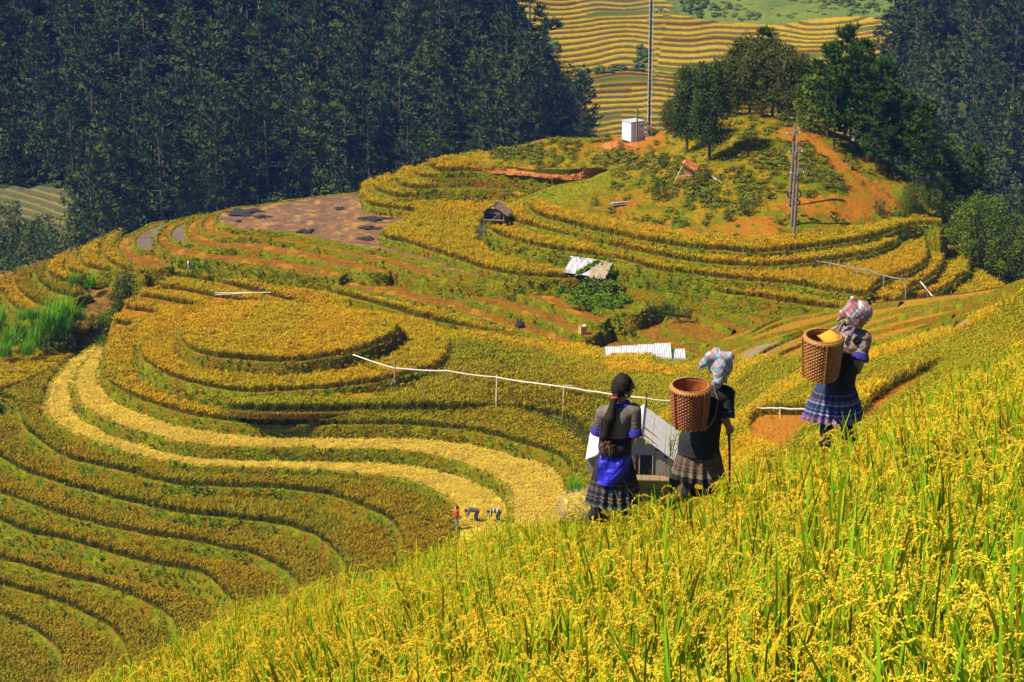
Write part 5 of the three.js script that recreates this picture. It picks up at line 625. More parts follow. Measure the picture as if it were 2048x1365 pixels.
function pleats(name, parent, top, hem, rt, rh, n, amp, paint, swing = V3(0, 0, 0), flatten = 0.8) { // gathered skirt
  const pos = [], col = [], idx = [], U = 220, W = 64, c = new THREE.Color(); for (let i = 0; i <= U; i++) for (let j = 0; j <= W; j++) { const a = i / U * 2 * Math.PI, t = j / W, m = top.clone().lerp(hem, t).addScaledVector(swing, t * t), ph = n * a + 2.2 * fbm(Math.cos(a) * 2 + 5, Math.sin(a) * 2, 3, 2), fold = Math.sin(ph) * amp * t * (0.6 + 0.8 * noise(a * n / 6.283, 3)), r = lerp(rt, rh, Math.pow(t, 0.8)) + fold; pos.push(m.x + Math.cos(a) * r, m.y + Math.sin(a * 3 + 1) * 0.008 * t + fold * 0.15, m.z + Math.sin(a) * r * flatten); paint(c, t, a, Math.sin(ph)); col.push(c.r, c.g, c.b); }
  for (let i = 0; i < U; i++) for (let j = 0; j < W; j++) { const a = i * (W + 1) + j; idx.push(a, a + 1, a + W + 1, a + 1, a + W + 2, a + W + 1); }
  return mesh(name, buildGeo(pos, idx, { color: col }), MP.cloth, parent);
}
function bounds(pts, pad) { const b = new THREE.Box3(); pts.forEach(p => b.expandByPoint(p)); return b.expandByScalar(pad); }
const CREASED = { jacket: 0.022, tunic: 0.024, sleeve: 0.02, cuff: 0.014, apron: 0.02, leggings: 0.014, shirt: 0.03, trousers: 0.02, inner_sleeve: 0.018 };
function shell(name, parent, list, pts, pad, cell, paint, mat, k = 0.03) { const b = bounds(pts, pad), base = blend(list, k), cr = CREASED[name], fn = cr ? (x, y, z) => { const d = base(x, y, z); return Math.abs(d) > 0.06 ? d : d + (fbm(x * 17 + y * 9, y * 12 - x * 7, z * 17, 3) - 0.5) * cr; } : base; return mesh(name, sdfGeo(fn, b.min, b.max, cell, paint), mat, parent); }
const stripes = (t, list) => { for (const [a, b, c] of list) if (t >= a && t < b) return c; return null; };

// basket with woven rows, hollow
function wovenBasket(rt, rb, h, seed, tone = C(1, 1, 1)) {
  const g = new THREE.Group(), rows = 24, stakes = 44, U = stakes * 4, sub = 3, mk = (inner) => { const pos = [], col = [], idx = [], R = rows * sub, c = new THREE.Color(); for (let i = 0; i <= U; i++) for (let j = 0; j <= R; j++) { const a = i / U * 2 * Math.PI, t = j / R, row = Math.floor(t * rows - 1e-6), f = t * rows - row, prof = lerp(rb, rt, Math.pow(t, 0.75)), bulge = Math.sin(Math.PI * clamp(f)) * 0.009, w = Math.cos(stakes / 2 * a + (row % 2) * Math.PI) * 0.0055, r = prof + (inner ? -0.016 - bulge * 0.4 : bulge + w) + (fbm(a * 3, t * 5, seed, 2) - 0.5) * 0.008; pos.push(Math.cos(a) * r, t * h, Math.sin(a) * r); const n = noise(a * 9, row * 3.7, seed), k = 0.75 + 0.5 * hash3(row, Math.floor(a * stakes / 6.283 / 2 + (row % 2) * 0.5), seed); c.setRGB(lerp(0.30, 0.42, n) * k * tone.r, lerp(0.125, 0.19, n) * k * tone.g, 0.026 * k * tone.b); col.push(c.r, c.g, c.b); } for (let i = 0; i < U; i++) for (let j = 0; j < R; j++) { const a = i * (R + 1) + j; idx.push(a, a + 1, a + R + 1, a + 1, a + R + 2, a + R + 1); } return buildGeo(pos, idx, { color: col }); };
  const cane = std({ vertexColors: true, roughness: 0.5 });
  mesh('woven_wall', mk(false), cane, g); mesh('lining', mk(true), cane, g);
  const ring = []; for (let k = 0; k < 46; k++) { const a = k / 46 * 2 * Math.PI, b = a + 0.26, p = V3(Math.cos(a) * (rt + 0.012), h - 0.012, Math.sin(a) * (rt + 0.012)), q = V3(Math.cos(b) * (rt - 0.014), h + 0.022, Math.sin(b) * (rt - 0.014)); ring.push(tinted(stick(p, q, 0.009, 0.008, 5), k % 2 ? C(0.44, 0.21, 0.04) : C(0.34, 0.15, 0.03))); } const hoop = new THREE.TorusGeometry(rt, 0.012, 6, 60); hoop.rotateX(Math.PI / 2); hoop.translate(0, h, 0); ring.push(tinted(hoop, C(0.36, 0.16, 0.03))); mesh('braided_rim', merge(ring), cane, g);
  const bt = new THREE.CylinderGeometry(rb, rb * 0.97, 0.02, 30); bt.translate(0, 0.01, 0); mesh('bottom', tinted(bt, C(0.22, 0.10, 0.02)), cane, g);
  for (let k = 0; k < 4; k++) { const a = k * Math.PI / 2 + 0.35, pts = []; for (let j = 0; j <= 6; j++) { const t = j / 6, r = lerp(rb, rt, Math.pow(t, 0.75)) + 0.018; pts.push(V3(Math.cos(a) * r, t * h, Math.sin(a) * r)); } mesh('stave', tinted(limb(pts, pts.map(() => 0.008), 5), C(0.30, 0.13, 0.025)), cane, g); }
  return g;
}
function plaid(k, a, b, base, list) { k.copy(base); for (const [axis, per, w, c] of list) { const x = axis ? b : a, m = ((x % per) + per) % per; if (m < w) k.lerp(c, 0.75); } }

// --- the girl with the long ponytail ---
function girl() {
  const u0 = 1218, v0 = 1046, t = nearDepth(1210, 1040) + 0.1, J = frame(u0, v0, t), g = group('person', at(u0, v0, t)); tag(g, 'girl with long black ponytail, grey jacket and bright blue apron bag', 'person', 'walkers on the path');
  const f = V3(0.97, -0.04, -0.22).normalize(), H = headSdf(J(1244, 776, 0), f, V3(0.06, 1, 0).normalize(), 1.0);
  const neck = J(1237, 806), chest = J(1236, 835), waist = J(1229, 886), hip = J(1226, 912), sR = J(1263, 822, 0.02), sL = J(1205, 828, 0.0), eR = J(1265, 868, 0.06), eL = J(1195, 862, -0.06), hR = J(1258, 888, -0.12), hL = J(1212, 886, -0.2), kR = J(1244, 975, -0.06), kL = J(1208, 975, 0.06), aR = J(1256, 1040, -0.12), aL = J(1186, 1030, 0.1);
  const legs = [cap(hip.clone().add(V3(0.07, 0, 0)), kR, 0.085, 0.058), cap(kR, aR, 0.056, 0.038), cap(hip.clone().add(V3(-0.07, 0, 0)), kL, 0.085, 0.058), cap(kL, aL, 0.056, 0.038), cap(aR, aR.clone().add(V3(0.13, -0.03, -0.06)), 0.036, 0.03), cap(aL, aL.clone().add(V3(0.11, -0.06, -0.05)), 0.036, 0.03)];
  const body = [H.fn, cap(neck, J(1240, 790), 0.048, 0.046), cap(chest, waist, 0.115, 0.1), cap(waist, hip, 0.1, 0.125), cap(sL, sR, 0.06, 0.06), cap(sR, eR, 0.048, 0.036), cap(eR, hR, 0.036, 0.026), cap(sL, eL, 0.048, 0.036), cap(eL, hL, 0.036, 0.026), ell(hR, 0.03, 0.034, 0.026), ell(hL, 0.03, 0.034, 0.026), ...fingers(hR, V3(-0.6, -0.5, -0.5).normalize(), V3(-0.5, 0.2, 0.3).normalize(), V3(0.1, 0.8, -0.5), 0.5), ...fingers(hL, V3(0.6, -0.4, -0.5).normalize(), V3(0.5, 0.2, 0.3).normalize(), V3(0, 0.8, -0.5), 0.5), ...legs];
  const pts = [H.P(0, 0.13, 0), aR, aL, hR, hL, eL, eR]; shell('body', g, body, pts, 0.16, 0.0095, (v, k) => v.y > 1.2 ? H.paint(v, k) : k.copy(SKIN), MP.skin, 0.018);
  // jacket
  const jp = (v, k) => { const y = v.y, n = noise(v.x * 160, v.y * 90, v.z * 160); k.setRGB(0.16, 0.135, 0.11).multiplyScalar(0.6 + 0.8 * n); const hem = J(1230, 868).y, top = J(1236, 812).y; if (y < hem) { k.setRGB(0.016, 0.016, 0.022); if (y > hem - 0.012) k.setRGB(0.24, 0.11, 0.10); } else if (y < hem + 0.045) { const m = Math.floor((y - hem) / 0.009); k.copy([C(0.18, 0.10, 0.12), C(0.24, 0.18, 0.16), C(0.07, 0.05, 0.16), C(0.26, 0.13, 0.10), C(0.09, 0.07, 0.10)][m % 5]); } if (y > top) k.lerp(C(0.20, 0.08, 0.06), (Math.floor(y / 0.01) % 2) * 0.6); };
  shell('jacket', g, [cap(chest, waist, 0.142, 0.118), cap(waist, J(1227, 900), 0.118, 0.135, 1), cap(sL, sR, 0.078, 0.078)], [chest, hip, sL, sR], 0.2, 0.012, jp, MP.cloth, 0.05);
  for (const [s, e] of [[sR, eR], [sL, eL]]) { const d = e.clone().sub(s); shell('sleeve', g, [cap(s, s.clone().addScaledVector(d, 0.82), 0.078, 0.07, 1)], [s, e], 0.1, 0.01, (v, k) => { const q = v.clone().sub(s).dot(d) / d.lengthSq(), n = noise(v.x * 150, v.y * 80, v.z * 150); k.setRGB(0.13, 0.105, 0.09).multiplyScalar(0.55 + 0.8 * n); if (q > 0.35) { const m = Math.floor(q * 24) % 4; if (m === 1) k.setRGB(0.05, 0.03, 0.06); if (m === 3) k.setRGB(0.20, 0.10, 0.11); } }, MP.cloth); shell('cuff', g, [cap(s.clone().addScaledVector(d, 0.78), s.clone().addScaledVector(d, 1.12), 0.074, 0.078, 2)], [s, e.clone().addScaledVector(d, 0.2)], 0.1, 0.01, (v, k) => k.copy(BLUE).multiplyScalar(0.85 + 0.3 * noise(v.x * 40, v.y * 40, 1)), MP.cloth); }
  const col = new THREE.TorusGeometry(0.066, 0.026, 10, 28); col.rotateX(Math.PI / 2 + 0.15); col.scale(1.1, 1.1, 1); col.translate(neck.x, neck.y - 0.012, neck.z); mesh('collar', tinted(col, BLUE), MP.cloth, g);
  const sash = new THREE.TorusGeometry(0.13, 0.035, 10, 40); sash.scale(1, 1, 2.1); sash.rotateX(Math.PI / 2); sash.translate(waist.x - 0.005, waist.y - 0.035, waist.z); mesh('sash', tinted(sash, C(0.018, 0.018, 0.026)), MP.cloth, g);
  const r = rng(5), kn = []; for (let i = 0; i < 46; i++) { const p = J(1212, 884, 0.14).add(V3((r() - 0.5) * 0.09, (r() - 0.5) * 0.05, r() * 0.03)), q = p.clone().add(V3((r() - 0.5) * 0.13, -0.02 - r() * 0.12, (r() - 0.3) * 0.04)); kn.push(tinted(limb([p, p.clone().lerp(q, 0.5).add(V3((r() - 0.5) * 0.04, 0.02, 0.02)), q], [0.006, 0.007, 0.003], 4), [C(0.20, 0.10, 0.05), C(0.34, 0.24, 0.13), C(0.10, 0.04, 0.03), C(0.26, 0.10, 0.10)][i % 4])); } mesh('knotted_tassels', merge(kn), MP.cloth, g);
  const sk = [[0.0, 0.30, C(0.016, 0.03, 0.10)], [0.30, 0.58, C(0.020, 0.020, 0.035)], [0.58, 0.60, C(0.20, 0.11, 0.06)], [0.60, 0.66, C(0.03, 0.025, 0.04)], [0.66, 0.68, C(0.16, 0.06, 0.05)], [0.68, 0.73, C(0.10, 0.075, 0.07)], [0.73, 0.75, C(0.04, 0.06, 0.22)], [0.75, 0.80, C(0.022, 0.02, 0.04)], [0.80, 0.82, C(0.22, 0.18, 0.05)], [0.82, 0.86, C(0.03, 0.03, 0.08)], [0.86, 0.88, C(0.16, 0.13, 0.04)], [0.88, 0.94, C(0.02, 0.02, 0.03)], [0.94, 0.97, C(0.03, 0.12, 0.14)], [0.97, 1.01, C(0.24, 0.20, 0.05)]];
  pleats('skirt', g, J(1228, 892, 0), J(1226, 1004, 0), 0.125, 0.26, 19, 0.02, (c, t, a, s) => { c.copy(stripes(t, sk) ?? BLACK); if (t > 0.3 && t < 0.94) c.multiplyScalar(0.75 + 0.5 * hash3(Math.floor(a * 30), Math.floor(t * 40), 2)); }, V3(0, 0, 0), 0.85);
  // blue apron bag on the back
  { const pos = [], idx = [], N = 26, K = 26; for (let i = 0; i <= N; i++) for (let j = 0; j <= K; j++) { const a = i / N, b = j / K, u = lerp(lerp(1197, 1262, a), lerp(1192, 1250, a), b), topv = 906 + Math.sin(a * Math.PI) * 12 - a * 3, v = lerp(topv, 966 + Math.sin(a * Math.PI) * 7 - a * 4, b), ang = (a - 0.45) * 1.7, z = 0.155 + 0.07 * b - (a - 0.4) ** 2 * 0.28 + 0.012 * Math.sin(a * 9 + b * 5) + 0.02 * Math.sin(b * 3.1) + (fbm(a * 5, b * 4, 3, 3) - 0.5) * 0.04, p = J(u, v, 0); p.z = z; p.y += z * 0.33; pos.push(p.x, p.y, p.z); } for (let i = 0; i < N; i++) for (let j = 0; j < K; j++) { const q = i * (K + 1) + j; idx.push(q, q + 1, q + K + 1, q + 1, q + K + 2, q + K + 1); } const ap = buildGeo(pos, idx); mesh('apron_bag', colored(ap, (v, k) => k.copy(C(0.02, 0.018, 0.50))), MP.silk, g);
    mesh('strap', tinted(limb([J(1196, 912, 0.17), J(1196, 880, 0.15), J(1199, 845, 0.13)], [0.009, 0.009, 0.008], 5), C(0.05, 0.03, 0.20)), MP.cloth, g); mesh('strap', tinted(limb([J(1201, 912, 0.17), J(1202, 880, 0.15), J(1203, 845, 0.13)], [0.007, 0.007, 0.006], 5), C(0.04, 0.025, 0.14)), MP.cloth, g); }
  shell('leggings', g, [cap(kR, aR, 0.068, 0.05), cap(hip.clone().add(V3(0.07, 0, 0)), kR, 0.09, 0.07), cap(kL, aL, 0.068, 0.05), cap(hip.clone().add(V3(-0.07, 0, 0)), kL, 0.09, 0.07), cap(aR, aR.clone().add(V3(0.14, -0.03, -0.06)), 0.045, 0.036), cap(aL, aL.clone().add(V3(0.12, -0.06, -0.05)), 0.045, 0.036)], [hip, aR, aL], 0.2, 0.013, (v, k) => k.copy(BLACK), MP.cloth);
  // hair
  const hc = H.P(-0.018, 0.028, 0), face = H.P(0.125, -0.03, 0), earP = H.P(-0.005, -0.012, 0.095); const cut = (fn) => (x, y, z) => Math.max(fn(x, y, z) + (noise(x * 30 + y * 14, y * 30, z * 130) - 0.5) * 0.006, 0.125 - Math.hypot(x - face.x, (y - face.y) * 0.8, z - face.z), 0.034 - Math.hypot(x - earP.x, y - earP.y, (z - earP.z) * 0.5));
  const hb = bounds([hc], 0.16); mesh('hair', sdfGeo(cut(blend([ell(hc, 0.098, 0.108, 0.1), ell(H.P(-0.06, -0.03, 0), 0.06, 0.07, 0.07)], 0.04)), hb.min, hb.max, 0.007), MP.hair, g);
  shell('ponytail', g, [cap(J(1229, 792, 0.07), J(1224, 803, 0.1), 0.03, 0.026), cap(J(1224, 803, 0.1), J(1215, 838, 0.15), 0.03, 0.052), cap(J(1215, 838, 0.15), J(1206, 872, 0.15), 0.052, 0.04), cap(J(1206, 872, 0.15), J(1203, 888, 0.15), 0.04, 0.012)], [J(1229, 785, 0.05), J(1203, 890, 0.15), J(1215, 838, 0.2)], 0.08, 0.007, null, MP.hair); const hs = rng(8), st = []; for (let i = 0; i < 60; i++) { const a = hs() * 6.28, q = 0.045 * Math.sqrt(hs()); st.push(limb([J(1224, 803, 0.1).add(V3(Math.cos(a) * q * 0.5, 0, Math.sin(a) * q * 0.5)), J(1215, 838, 0.15).add(V3(Math.cos(a) * q * 1.15, 0, Math.sin(a) * q * 1.15)), J(1205 + hs() * 6 - 3, 876 + hs() * 16, 0.15).add(V3(Math.cos(a) * q * 0.8, 0, Math.sin(a) * q * 0.8))], [0.004, 0.005, 0.002], 3)); } mesh('hair_strands', merge(st), MP.hair, g);
  { const tie = J(1228, 795, 0.085), sr = rng(19), hs2 = []; for (let i = 0; i < 130; i++) { const up = sr() * 0.115 - 0.03, fw = 0.06 - Math.abs(up - 0.03) * 0.35 - sr() * 0.07, sd = (sr() * 2 - 1) * 0.09, E = (a) => { const d = a.clone().sub(hc), k = Math.hypot(d.x / 0.1, d.y / 0.11, d.z / 0.102); return hc.clone().addScaledVector(d, 1 / Math.max(k, 0.3)); }; const p0 = E(H.P(fw, up + 0.03, sd)), pts = [0, 0.25, 0.5, 0.75].map(q => E(p0.clone().lerp(tie, q))); pts.push(tie); hs2.push(limb(pts, [0.0022, 0.0032, 0.0036, 0.0036, 0.003], 3)); } mesh('hair_strands', merge(hs2), MP.hair, g); }
  const band = new THREE.TorusGeometry(0.028, 0.011, 8, 20); band.rotateX(Math.PI / 2 - 0.5); const bp = J(1225, 798, 0.09); band.translate(bp.x, bp.y, bp.z); mesh('hair_band', tinted(band, C(0.55, 0.06, 0.03)), MP.cloth, g);
  const er = new THREE.TorusGeometry(0.011, 0.003, 6, 16); const ep = H.P(0.0, -0.05, 0.09); er.translate(ep.x, ep.y, ep.z); mesh('earring', er, std({ color: C(0.7, 0.68, 0.62), metalness: 1, roughness: 0.25 }), g);
}
girl();

// --- the two women with baskets ---
function basketOn(J, u, vTop, vBot, z, rt, rb, tilt, seed, origin, label) {
  const top = J(u, vTop, z), bot = J(u + 2, vBot, z), h = top.y - bot.y, b = wovenBasket(rt, rb, h, seed, seed === 1 ? C(0.85, 0.52, 0.7) : C(0.95, 0.82, 0.6)); b.name = numbered('carrying_basket'); b.position.copy(bot).add(origin); b.rotation.set(tilt[0], seed, tilt[1]); scene.add(b); tag(b, label, 'basket', 'carrying baskets'); return b;
}
function staffWoman() {
  const u0 = 1400, v0 = 988, t = nearDepth(1395, 984) + 0.1, J = frame(u0, v0, t), o = at(u0, v0, t), g = group('person', o); tag(g, 'woman in black with light blue plaid headcloth leaning on a stick', 'person', 'walkers on the path');
  const f = V3(0.80, -0.3, -0.52).normalize(), H = headSdf(J(1436, 742, -0.02), f, V3(0.28, 0.95, -0.1).normalize(), 1.02);
  const neck = J(1426, 770, 0), chest = J(1420, 800, 0), waist = J(1404, 860, 0), hip = J(1399, 893, 0), sR = J(1446, 790, 0.03), sL = J(1398, 790, -0.08), eR = J(1444, 838, 0.1), eL = J(1390, 840, -0.2), hR = J(1456, 860, 0.04), hL = J(1424, 868, -0.22), kR = J(1414, 940, -0.03), kL = J(1382, 942, 0.08), aR = J(1420, 985, -0.05), aL = J(1372, 984, 0.1);
  const grip = J(1455, 857, 0.03), fist = [ell(hR, 0.034, 0.036, 0.032), ...fingers(hR.clone().add(V3(-0.02, 0.005, 0)), V3(0.75, -0.35, -0.5).normalize(), V3(0.0, -0.3, -0.75).normalize(), V3(0.3, 0.9, 0.1), 0.85, 0.0095)];
  shell('body', g, [H.fn, cap(neck, J(1432, 756), 0.05, 0.048), cap(chest, waist, 0.125, 0.12), cap(waist, hip, 0.12, 0.14), cap(sL, sR, 0.062, 0.062), cap(sR, eR, 0.05, 0.038), cap(eR, hR, 0.038, 0.029), cap(sL, eL, 0.05, 0.038), cap(eL, hL, 0.038, 0.028), ell(hL, 0.032, 0.034, 0.028), ...fingers(hL, V3(0.7, -0.3, -0.4).normalize(), V3(0.3, -0.4, 0.4).normalize(), V3(0, 0.8, -0.5), 0.6), ...fist, cap(hip, kR, 0.09, 0.06), cap(kR, aR, 0.058, 0.04), cap(hip, kL, 0.09, 0.06), cap(kL, aL, 0.058, 0.04), cap(aR, aR.clone().add(V3(0.13, -0.03, -0.06)), 0.036, 0.03), cap(aL, aL.clone().add(V3(0.12, -0.03, -0.06)), 0.036, 0.03)], [H.P(0, 0.13, 0), aL, aR, hR, hL, eL], 0.16, 0.0095, (v, k) => v.y > 1.08 ? H.paint(v, k) : k.copy(SKIN).multiplyScalar(0.9), MP.skin, 0.018);
  shell('tunic', g, [cap(chest, waist, 0.155, 0.142), cap(waist, J(1396, 884), 0.142, 0.175), cap(J(1396, 884), J(1394, 906), 0.175, 0.19, 1), cap(sL, sR, 0.085, 0.085)], [chest, hip, sL, sR, J(1394, 912)], 0.22, 0.012, (v, k) => { k.setRGB(0.009, 0.009, 0.012); if (v.y < J(1395, 898).y && v.y > J(1395, 902).y) k.setRGB(0.02, 0.02, 0.04); }, MP.cloth, 0.06);
  for (const [s, e] of [[sR, eR], [sL, eL]]) { const d = e.clone().sub(s); shell('sleeve', g, [cap(s, s.clone().addScaledVector(d, 0.72), 0.08, 0.078, 1)], [s, e], 0.1, 0.011, (v, k) => k.setRGB(0.010, 0.010, 0.013), MP.cloth); shell('cuff', g, [cap(s.clone().addScaledVector(d, 0.66), s.clone().addScaledVector(d, 0.96), 0.084, 0.09, 2)], [s, e], 0.12, 0.011, (v, k) => k.setRGB(0.022, 0.024, 0.075), MP.cloth); }
  const brown = [[0, 0.1, C(0.07, 0.05, 0.035)], [0.1, 0.2, C(0.10, 0.072, 0.05)], [0.2, 0.23, C(0.05, 0.03, 0.03)], [0.23, 0.38, C(0.11, 0.08, 0.055)], [0.38, 0.41, C(0.16, 0.07, 0.05)], [0.41, 0.5, C(0.09, 0.065, 0.045)], [0.5, 0.53, C(0.20, 0.14, 0.10)], [0.53, 0.6, C(0.10, 0.06, 0.045)], [0.6, 0.63, C(0.18, 0.10, 0.07)], [0.63, 0.7, C(0.08, 0.06, 0.04)], [0.7, 0.84, C(0.17, 0.145, 0.09)], [0.84, 1.01, C(0.022, 0.02, 0.022)]];
  pleats('skirt', g, J(1396, 893, 0), J(1395, 954, 0), 0.18, 0.235, 17, 0.022, (c, tt, a, s) => c.copy(stripes(tt, brown) ?? BLACK).multiplyScalar(0.7 + 0.6 * hash3(Math.floor(a * 40), Math.floor(tt * 50), 1)), V3(0, 0, 0), 0.85);
  shell('leggings', g, [cap(hip, kR, 0.095, 0.072), cap(kR, aR, 0.07, 0.052), cap(hip, kL, 0.095, 0.072), cap(kL, aL, 0.07, 0.052), cap(aR, aR.clone().add(V3(0.14, -0.03, -0.06)), 0.045, 0.036), cap(aL, aL.clone().add(V3(0.13, -0.03, -0.06)), 0.045, 0.036)], [kR, hip, aR, aL], 0.2, 0.014, (v, k) => k.copy(BLACK), MP.cloth);
  // plaid headcloth with a knot and hanging ends
  const face = H.P(0.14, -0.04, 0), cutF = fn => (x, y, z) => Math.max(fn(x, y, z) + (fbm(x * 22, y * 22, z * 22, 2) - 0.5) * 0.014, 0.112 - Math.hypot(x - face.x, y - face.y, z - face.z));
  const wrap = blend([ell(H.P(-0.02, 0.035, 0), 0.118, 0.105, 0.116), cap(J(1425, 708, 0), J(1402, 728, 0.03), 0.05, 0.035), cap(J(1402, 728, 0.03), J(1388, 742, 0.03), 0.032, 0.006), cap(J(1432, 735, 0.1), J(1431, 764, 0.12), 0.062, 0.045), cap(J(1440, 748, 0.09), J(1446, 772, 0.1), 0.03, 0.008), cap(J(1424, 752, 0.1), J(1421, 775, 0.11), 0.025, 0.008), cap(J(1412, 715, 0.05), J(1450, 716, 0.07), 0.042, 0.045)], 0.03), wb = bounds([J(1384, 690, 0.1), J(1462, 780, 0.15), J(1430, 740, -0.14)], 0.06);
  mesh('headcloth', sdfGeo(cutF(wrap), wb.min, wb.max, 0.0072, (v, k) => { const a = v.x * 0.8 + v.y * 0.6 + 5, b = v.y * 0.8 - v.x * 0.6 + v.z * 0.3 + 5; plaid(k, a, b, C(0.16, 0.34, 0.47), [[0, 0.07, 0.022, C(0.50, 0.14, 0.14)], [1, 0.075, 0.02, C(0.55, 0.20, 0.18)], [0, 0.045, 0.008, C(0.06, 0.10, 0.30)], [1, 0.05, 0.008, C(0.60, 0.62, 0.60)], [0, 0.11, 0.01, C(0.05, 0.25, 0.12)]]); }), MP.cloth, g);
  mesh('basket_strap', tinted(limb([J(1402, 862, 0.17), J(1414, 850, 0.17), J(1424, 832, 0.16), J(1428, 800, 0.15), J(1420, 775, 0.11)], [0.008, 0.008, 0.008, 0.008, 0.008], 6), C(0.16, 0.12, 0.10)), MP.cloth, g);
  const s = mesh('walking_stick', limb([J(1454, 850, 0.03), J(1455, 880, 0.03), J(1457, 915, 0.02), J(1458, 955, 0.02), J(1458, 985, 0.02)], [0.012, 0.012, 0.011, 0.010, 0.009], 7), std({ color: C(0.045, 0.025, 0.015), roughness: 0.7 })); s.position.copy(o); tag(s, 'thin dark walking stick in the hand of the woman in black', 'stick');
  basketOn(J, 1369, 772, 850, 0.3, 0.178, 0.145, [0.1, 0.02], 1, o, 'reddish woven basket on the back of the woman in black');
}
staffWoman();
function kerchiefWoman() {
  const u0 = 1668, v0 = 890, t = nearDepth(1665, 888) + 0.1, J = frame(u0, v0, t), o = at(u0, v0, t), g = group('person', o); tag(g, 'woman in red green plaid headcloth and pleated blue skirt, walking bent', 'person', 'walkers on the path');
  const f = V3(0.84, -0.38, -0.38).normalize(), H = headSdf(J(1708, 636, -0.02), f, V3(0.36, 0.92, -0.05).normalize(), 1.02);
  const neck = J(1700, 660), chest = J(1694, 690), waist = J(1674, 748), hip = J(1668, 778), sR = J(1714, 680, 0.04), sL = J(1668, 672, -0.1), eR = J(1706, 722, 0.12), eL = J(1660, 725, -0.2), hR = J(1711, 742, -0.06), hL = J(1690, 745, -0.2), kR = J(1690, 835, -0.05), kL = J(1652, 835, 0.08), aR = J(1700, 885, -0.08), aL = J(1646, 885, 0.12);
  shell('body', g, [H.fn, cap(neck, J(1706, 648), 0.05, 0.048), cap(chest, waist, 0.125, 0.115), cap(waist, hip, 0.115, 0.135), cap(sL, sR, 0.06, 0.06), cap(sR, eR, 0.05, 0.038), cap(eR, hR, 0.04, 0.03), cap(sL, eL, 0.05, 0.038), cap(eL, hL, 0.038, 0.028), ell(hR, 0.032, 0.034, 0.028), ...fingers(hR, V3(0.5, 0.2, -0.8).normalize(), V3(-0.6, 0.2, -0.2).normalize(), V3(0.1, 0.9, 0.1), 0.6), ell(hL, 0.032, 0.034, 0.028), ...fingers(hL, V3(0.6, -0.1, -0.6).normalize(), V3(0.3, -0.4, 0.4).normalize(), V3(0, 0.8, -0.4), 0.6), cap(hip, kR, 0.09, 0.06), cap(kR, aR, 0.058, 0.04), cap(hip, kL, 0.09, 0.06), cap(kL, aL, 0.058, 0.04), cap(aR, aR.clone().add(V3(0.13, -0.03, -0.06)), 0.036, 0.03), cap(aL, aL.clone().add(V3(0.12, -0.03, -0.06)), 0.036, 0.03)], [H.P(0, 0.13, 0), aL, aR, hR, hL, eL], 0.16, 0.0095, (v, k) => v.y > 1.12 ? H.paint(v, k) : k.copy(SKIN), MP.skin, 0.018);
  const batik = (v, k) => { const n = noise(v.x * 34, v.y * 34, v.z * 34), m = noise(v.x * 95, v.y * 95, v.z * 60); k.setRGB(0.36, 0.27, 0.20).multiplyScalar(0.6 + 0.6 * m); if (n > 0.56) k.setRGB(0.10, 0.05, 0.035); else if (n < 0.22) k.setRGB(0.13, 0.13, 0.20); };
  shell('tunic', g, [cap(chest, waist, 0.15, 0.14), cap(waist, J(1668, 778), 0.14, 0.16, 1), cap(sL, sR, 0.082, 0.082)], [chest, hip, sL, sR], 0.2, 0.011, (v, k) => { if (v.y > J(1694, 700).y) { batik(v, k); if (v.y > J(1697, 668).y) plaid(k, v.x + 3, v.y + 3, C(0.24, 0.18, 0.16), [[1, 0.02, 0.006, C(0.07, 0.08, 0.2)], [1, 0.033, 0.006, C(0.3, 0.1, 0.07)]]); } else k.setRGB(0.010, 0.010, 0.016); }, MP.cloth, 0.06);
  for (const [s, e] of [[sR, eR], [sL, eL]]) { const d = e.clone().sub(s); shell('sleeve', g, [cap(s, s.clone().addScaledVector(d, 0.8), 0.085, 0.078, 1)], [s, e], 0.1, 0.009, batik, MP.cloth); shell('cuff', g, [cap(s.clone().addScaledVector(d, 0.7), s.clone().addScaledVector(d, 1.06), 0.086, 0.092, 2)], [s, e.clone().addScaledVector(d, 0.1)], 0.12, 0.01, (v, k) => k.setRGB(0.028, 0.022, 0.22), MP.cloth); }
  shell('inner_sleeve', g, [cap(eR, eR.clone().lerp(hR, 0.85), 0.056, 0.042, 1)], [eR, hR], 0.1, 0.009, (v, k) => { k.setRGB(0.28, 0.24, 0.22); if (noise(v.x * 60, v.y * 60, v.z * 60) > 0.6) k.setRGB(0.1, 0.09, 0.1); }, MP.cloth);
  const bl = [[0, 0.12, C(0.02, 0.022, 0.05)], [0.12, 0.3, C(0.025, 0.035, 0.10)], [0.3, 0.33, C(0.10, 0.13, 0.24)], [0.33, 0.44, C(0.022, 0.03, 0.085)], [0.44, 0.46, C(0.28, 0.10, 0.16)], [0.46, 0.53, C(0.05, 0.08, 0.22)], [0.53, 0.55, C(0.30, 0.30, 0.40)], [0.55, 0.66, C(0.03, 0.045, 0.14)], [0.66, 0.7, C(0.09, 0.14, 0.34)], [0.7, 0.76, C(0.03, 0.04, 0.13)], [0.76, 0.79, C(0.34, 0.36, 0.48)], [0.79, 0.86, C(0.04, 0.06, 0.20)], [0.86, 0.96, C(0.26, 0.08, 0.15)], [0.96, 1.01, C(0.10, 0.13, 0.34)]];
  pleats('skirt', g, J(1668, 758, 0), J(1663, 836, 0), 0.14, 0.275, 24, 0.022, (c, tt, a, s) => { c.copy(stripes(tt, bl) ?? BLACK); if (tt > 0.86 && tt < 0.96) { if (Math.sin(a * 44) * Math.cos((tt - 0.91) * 90) > 0.2) c.setRGB(0.32, 0.22, 0.34); } c.multiplyScalar(0.75 + 0.5 * hash3(Math.floor(a * 36), Math.floor(tt * 50), 4)); }, V3(0, 0, 0), 0.85);
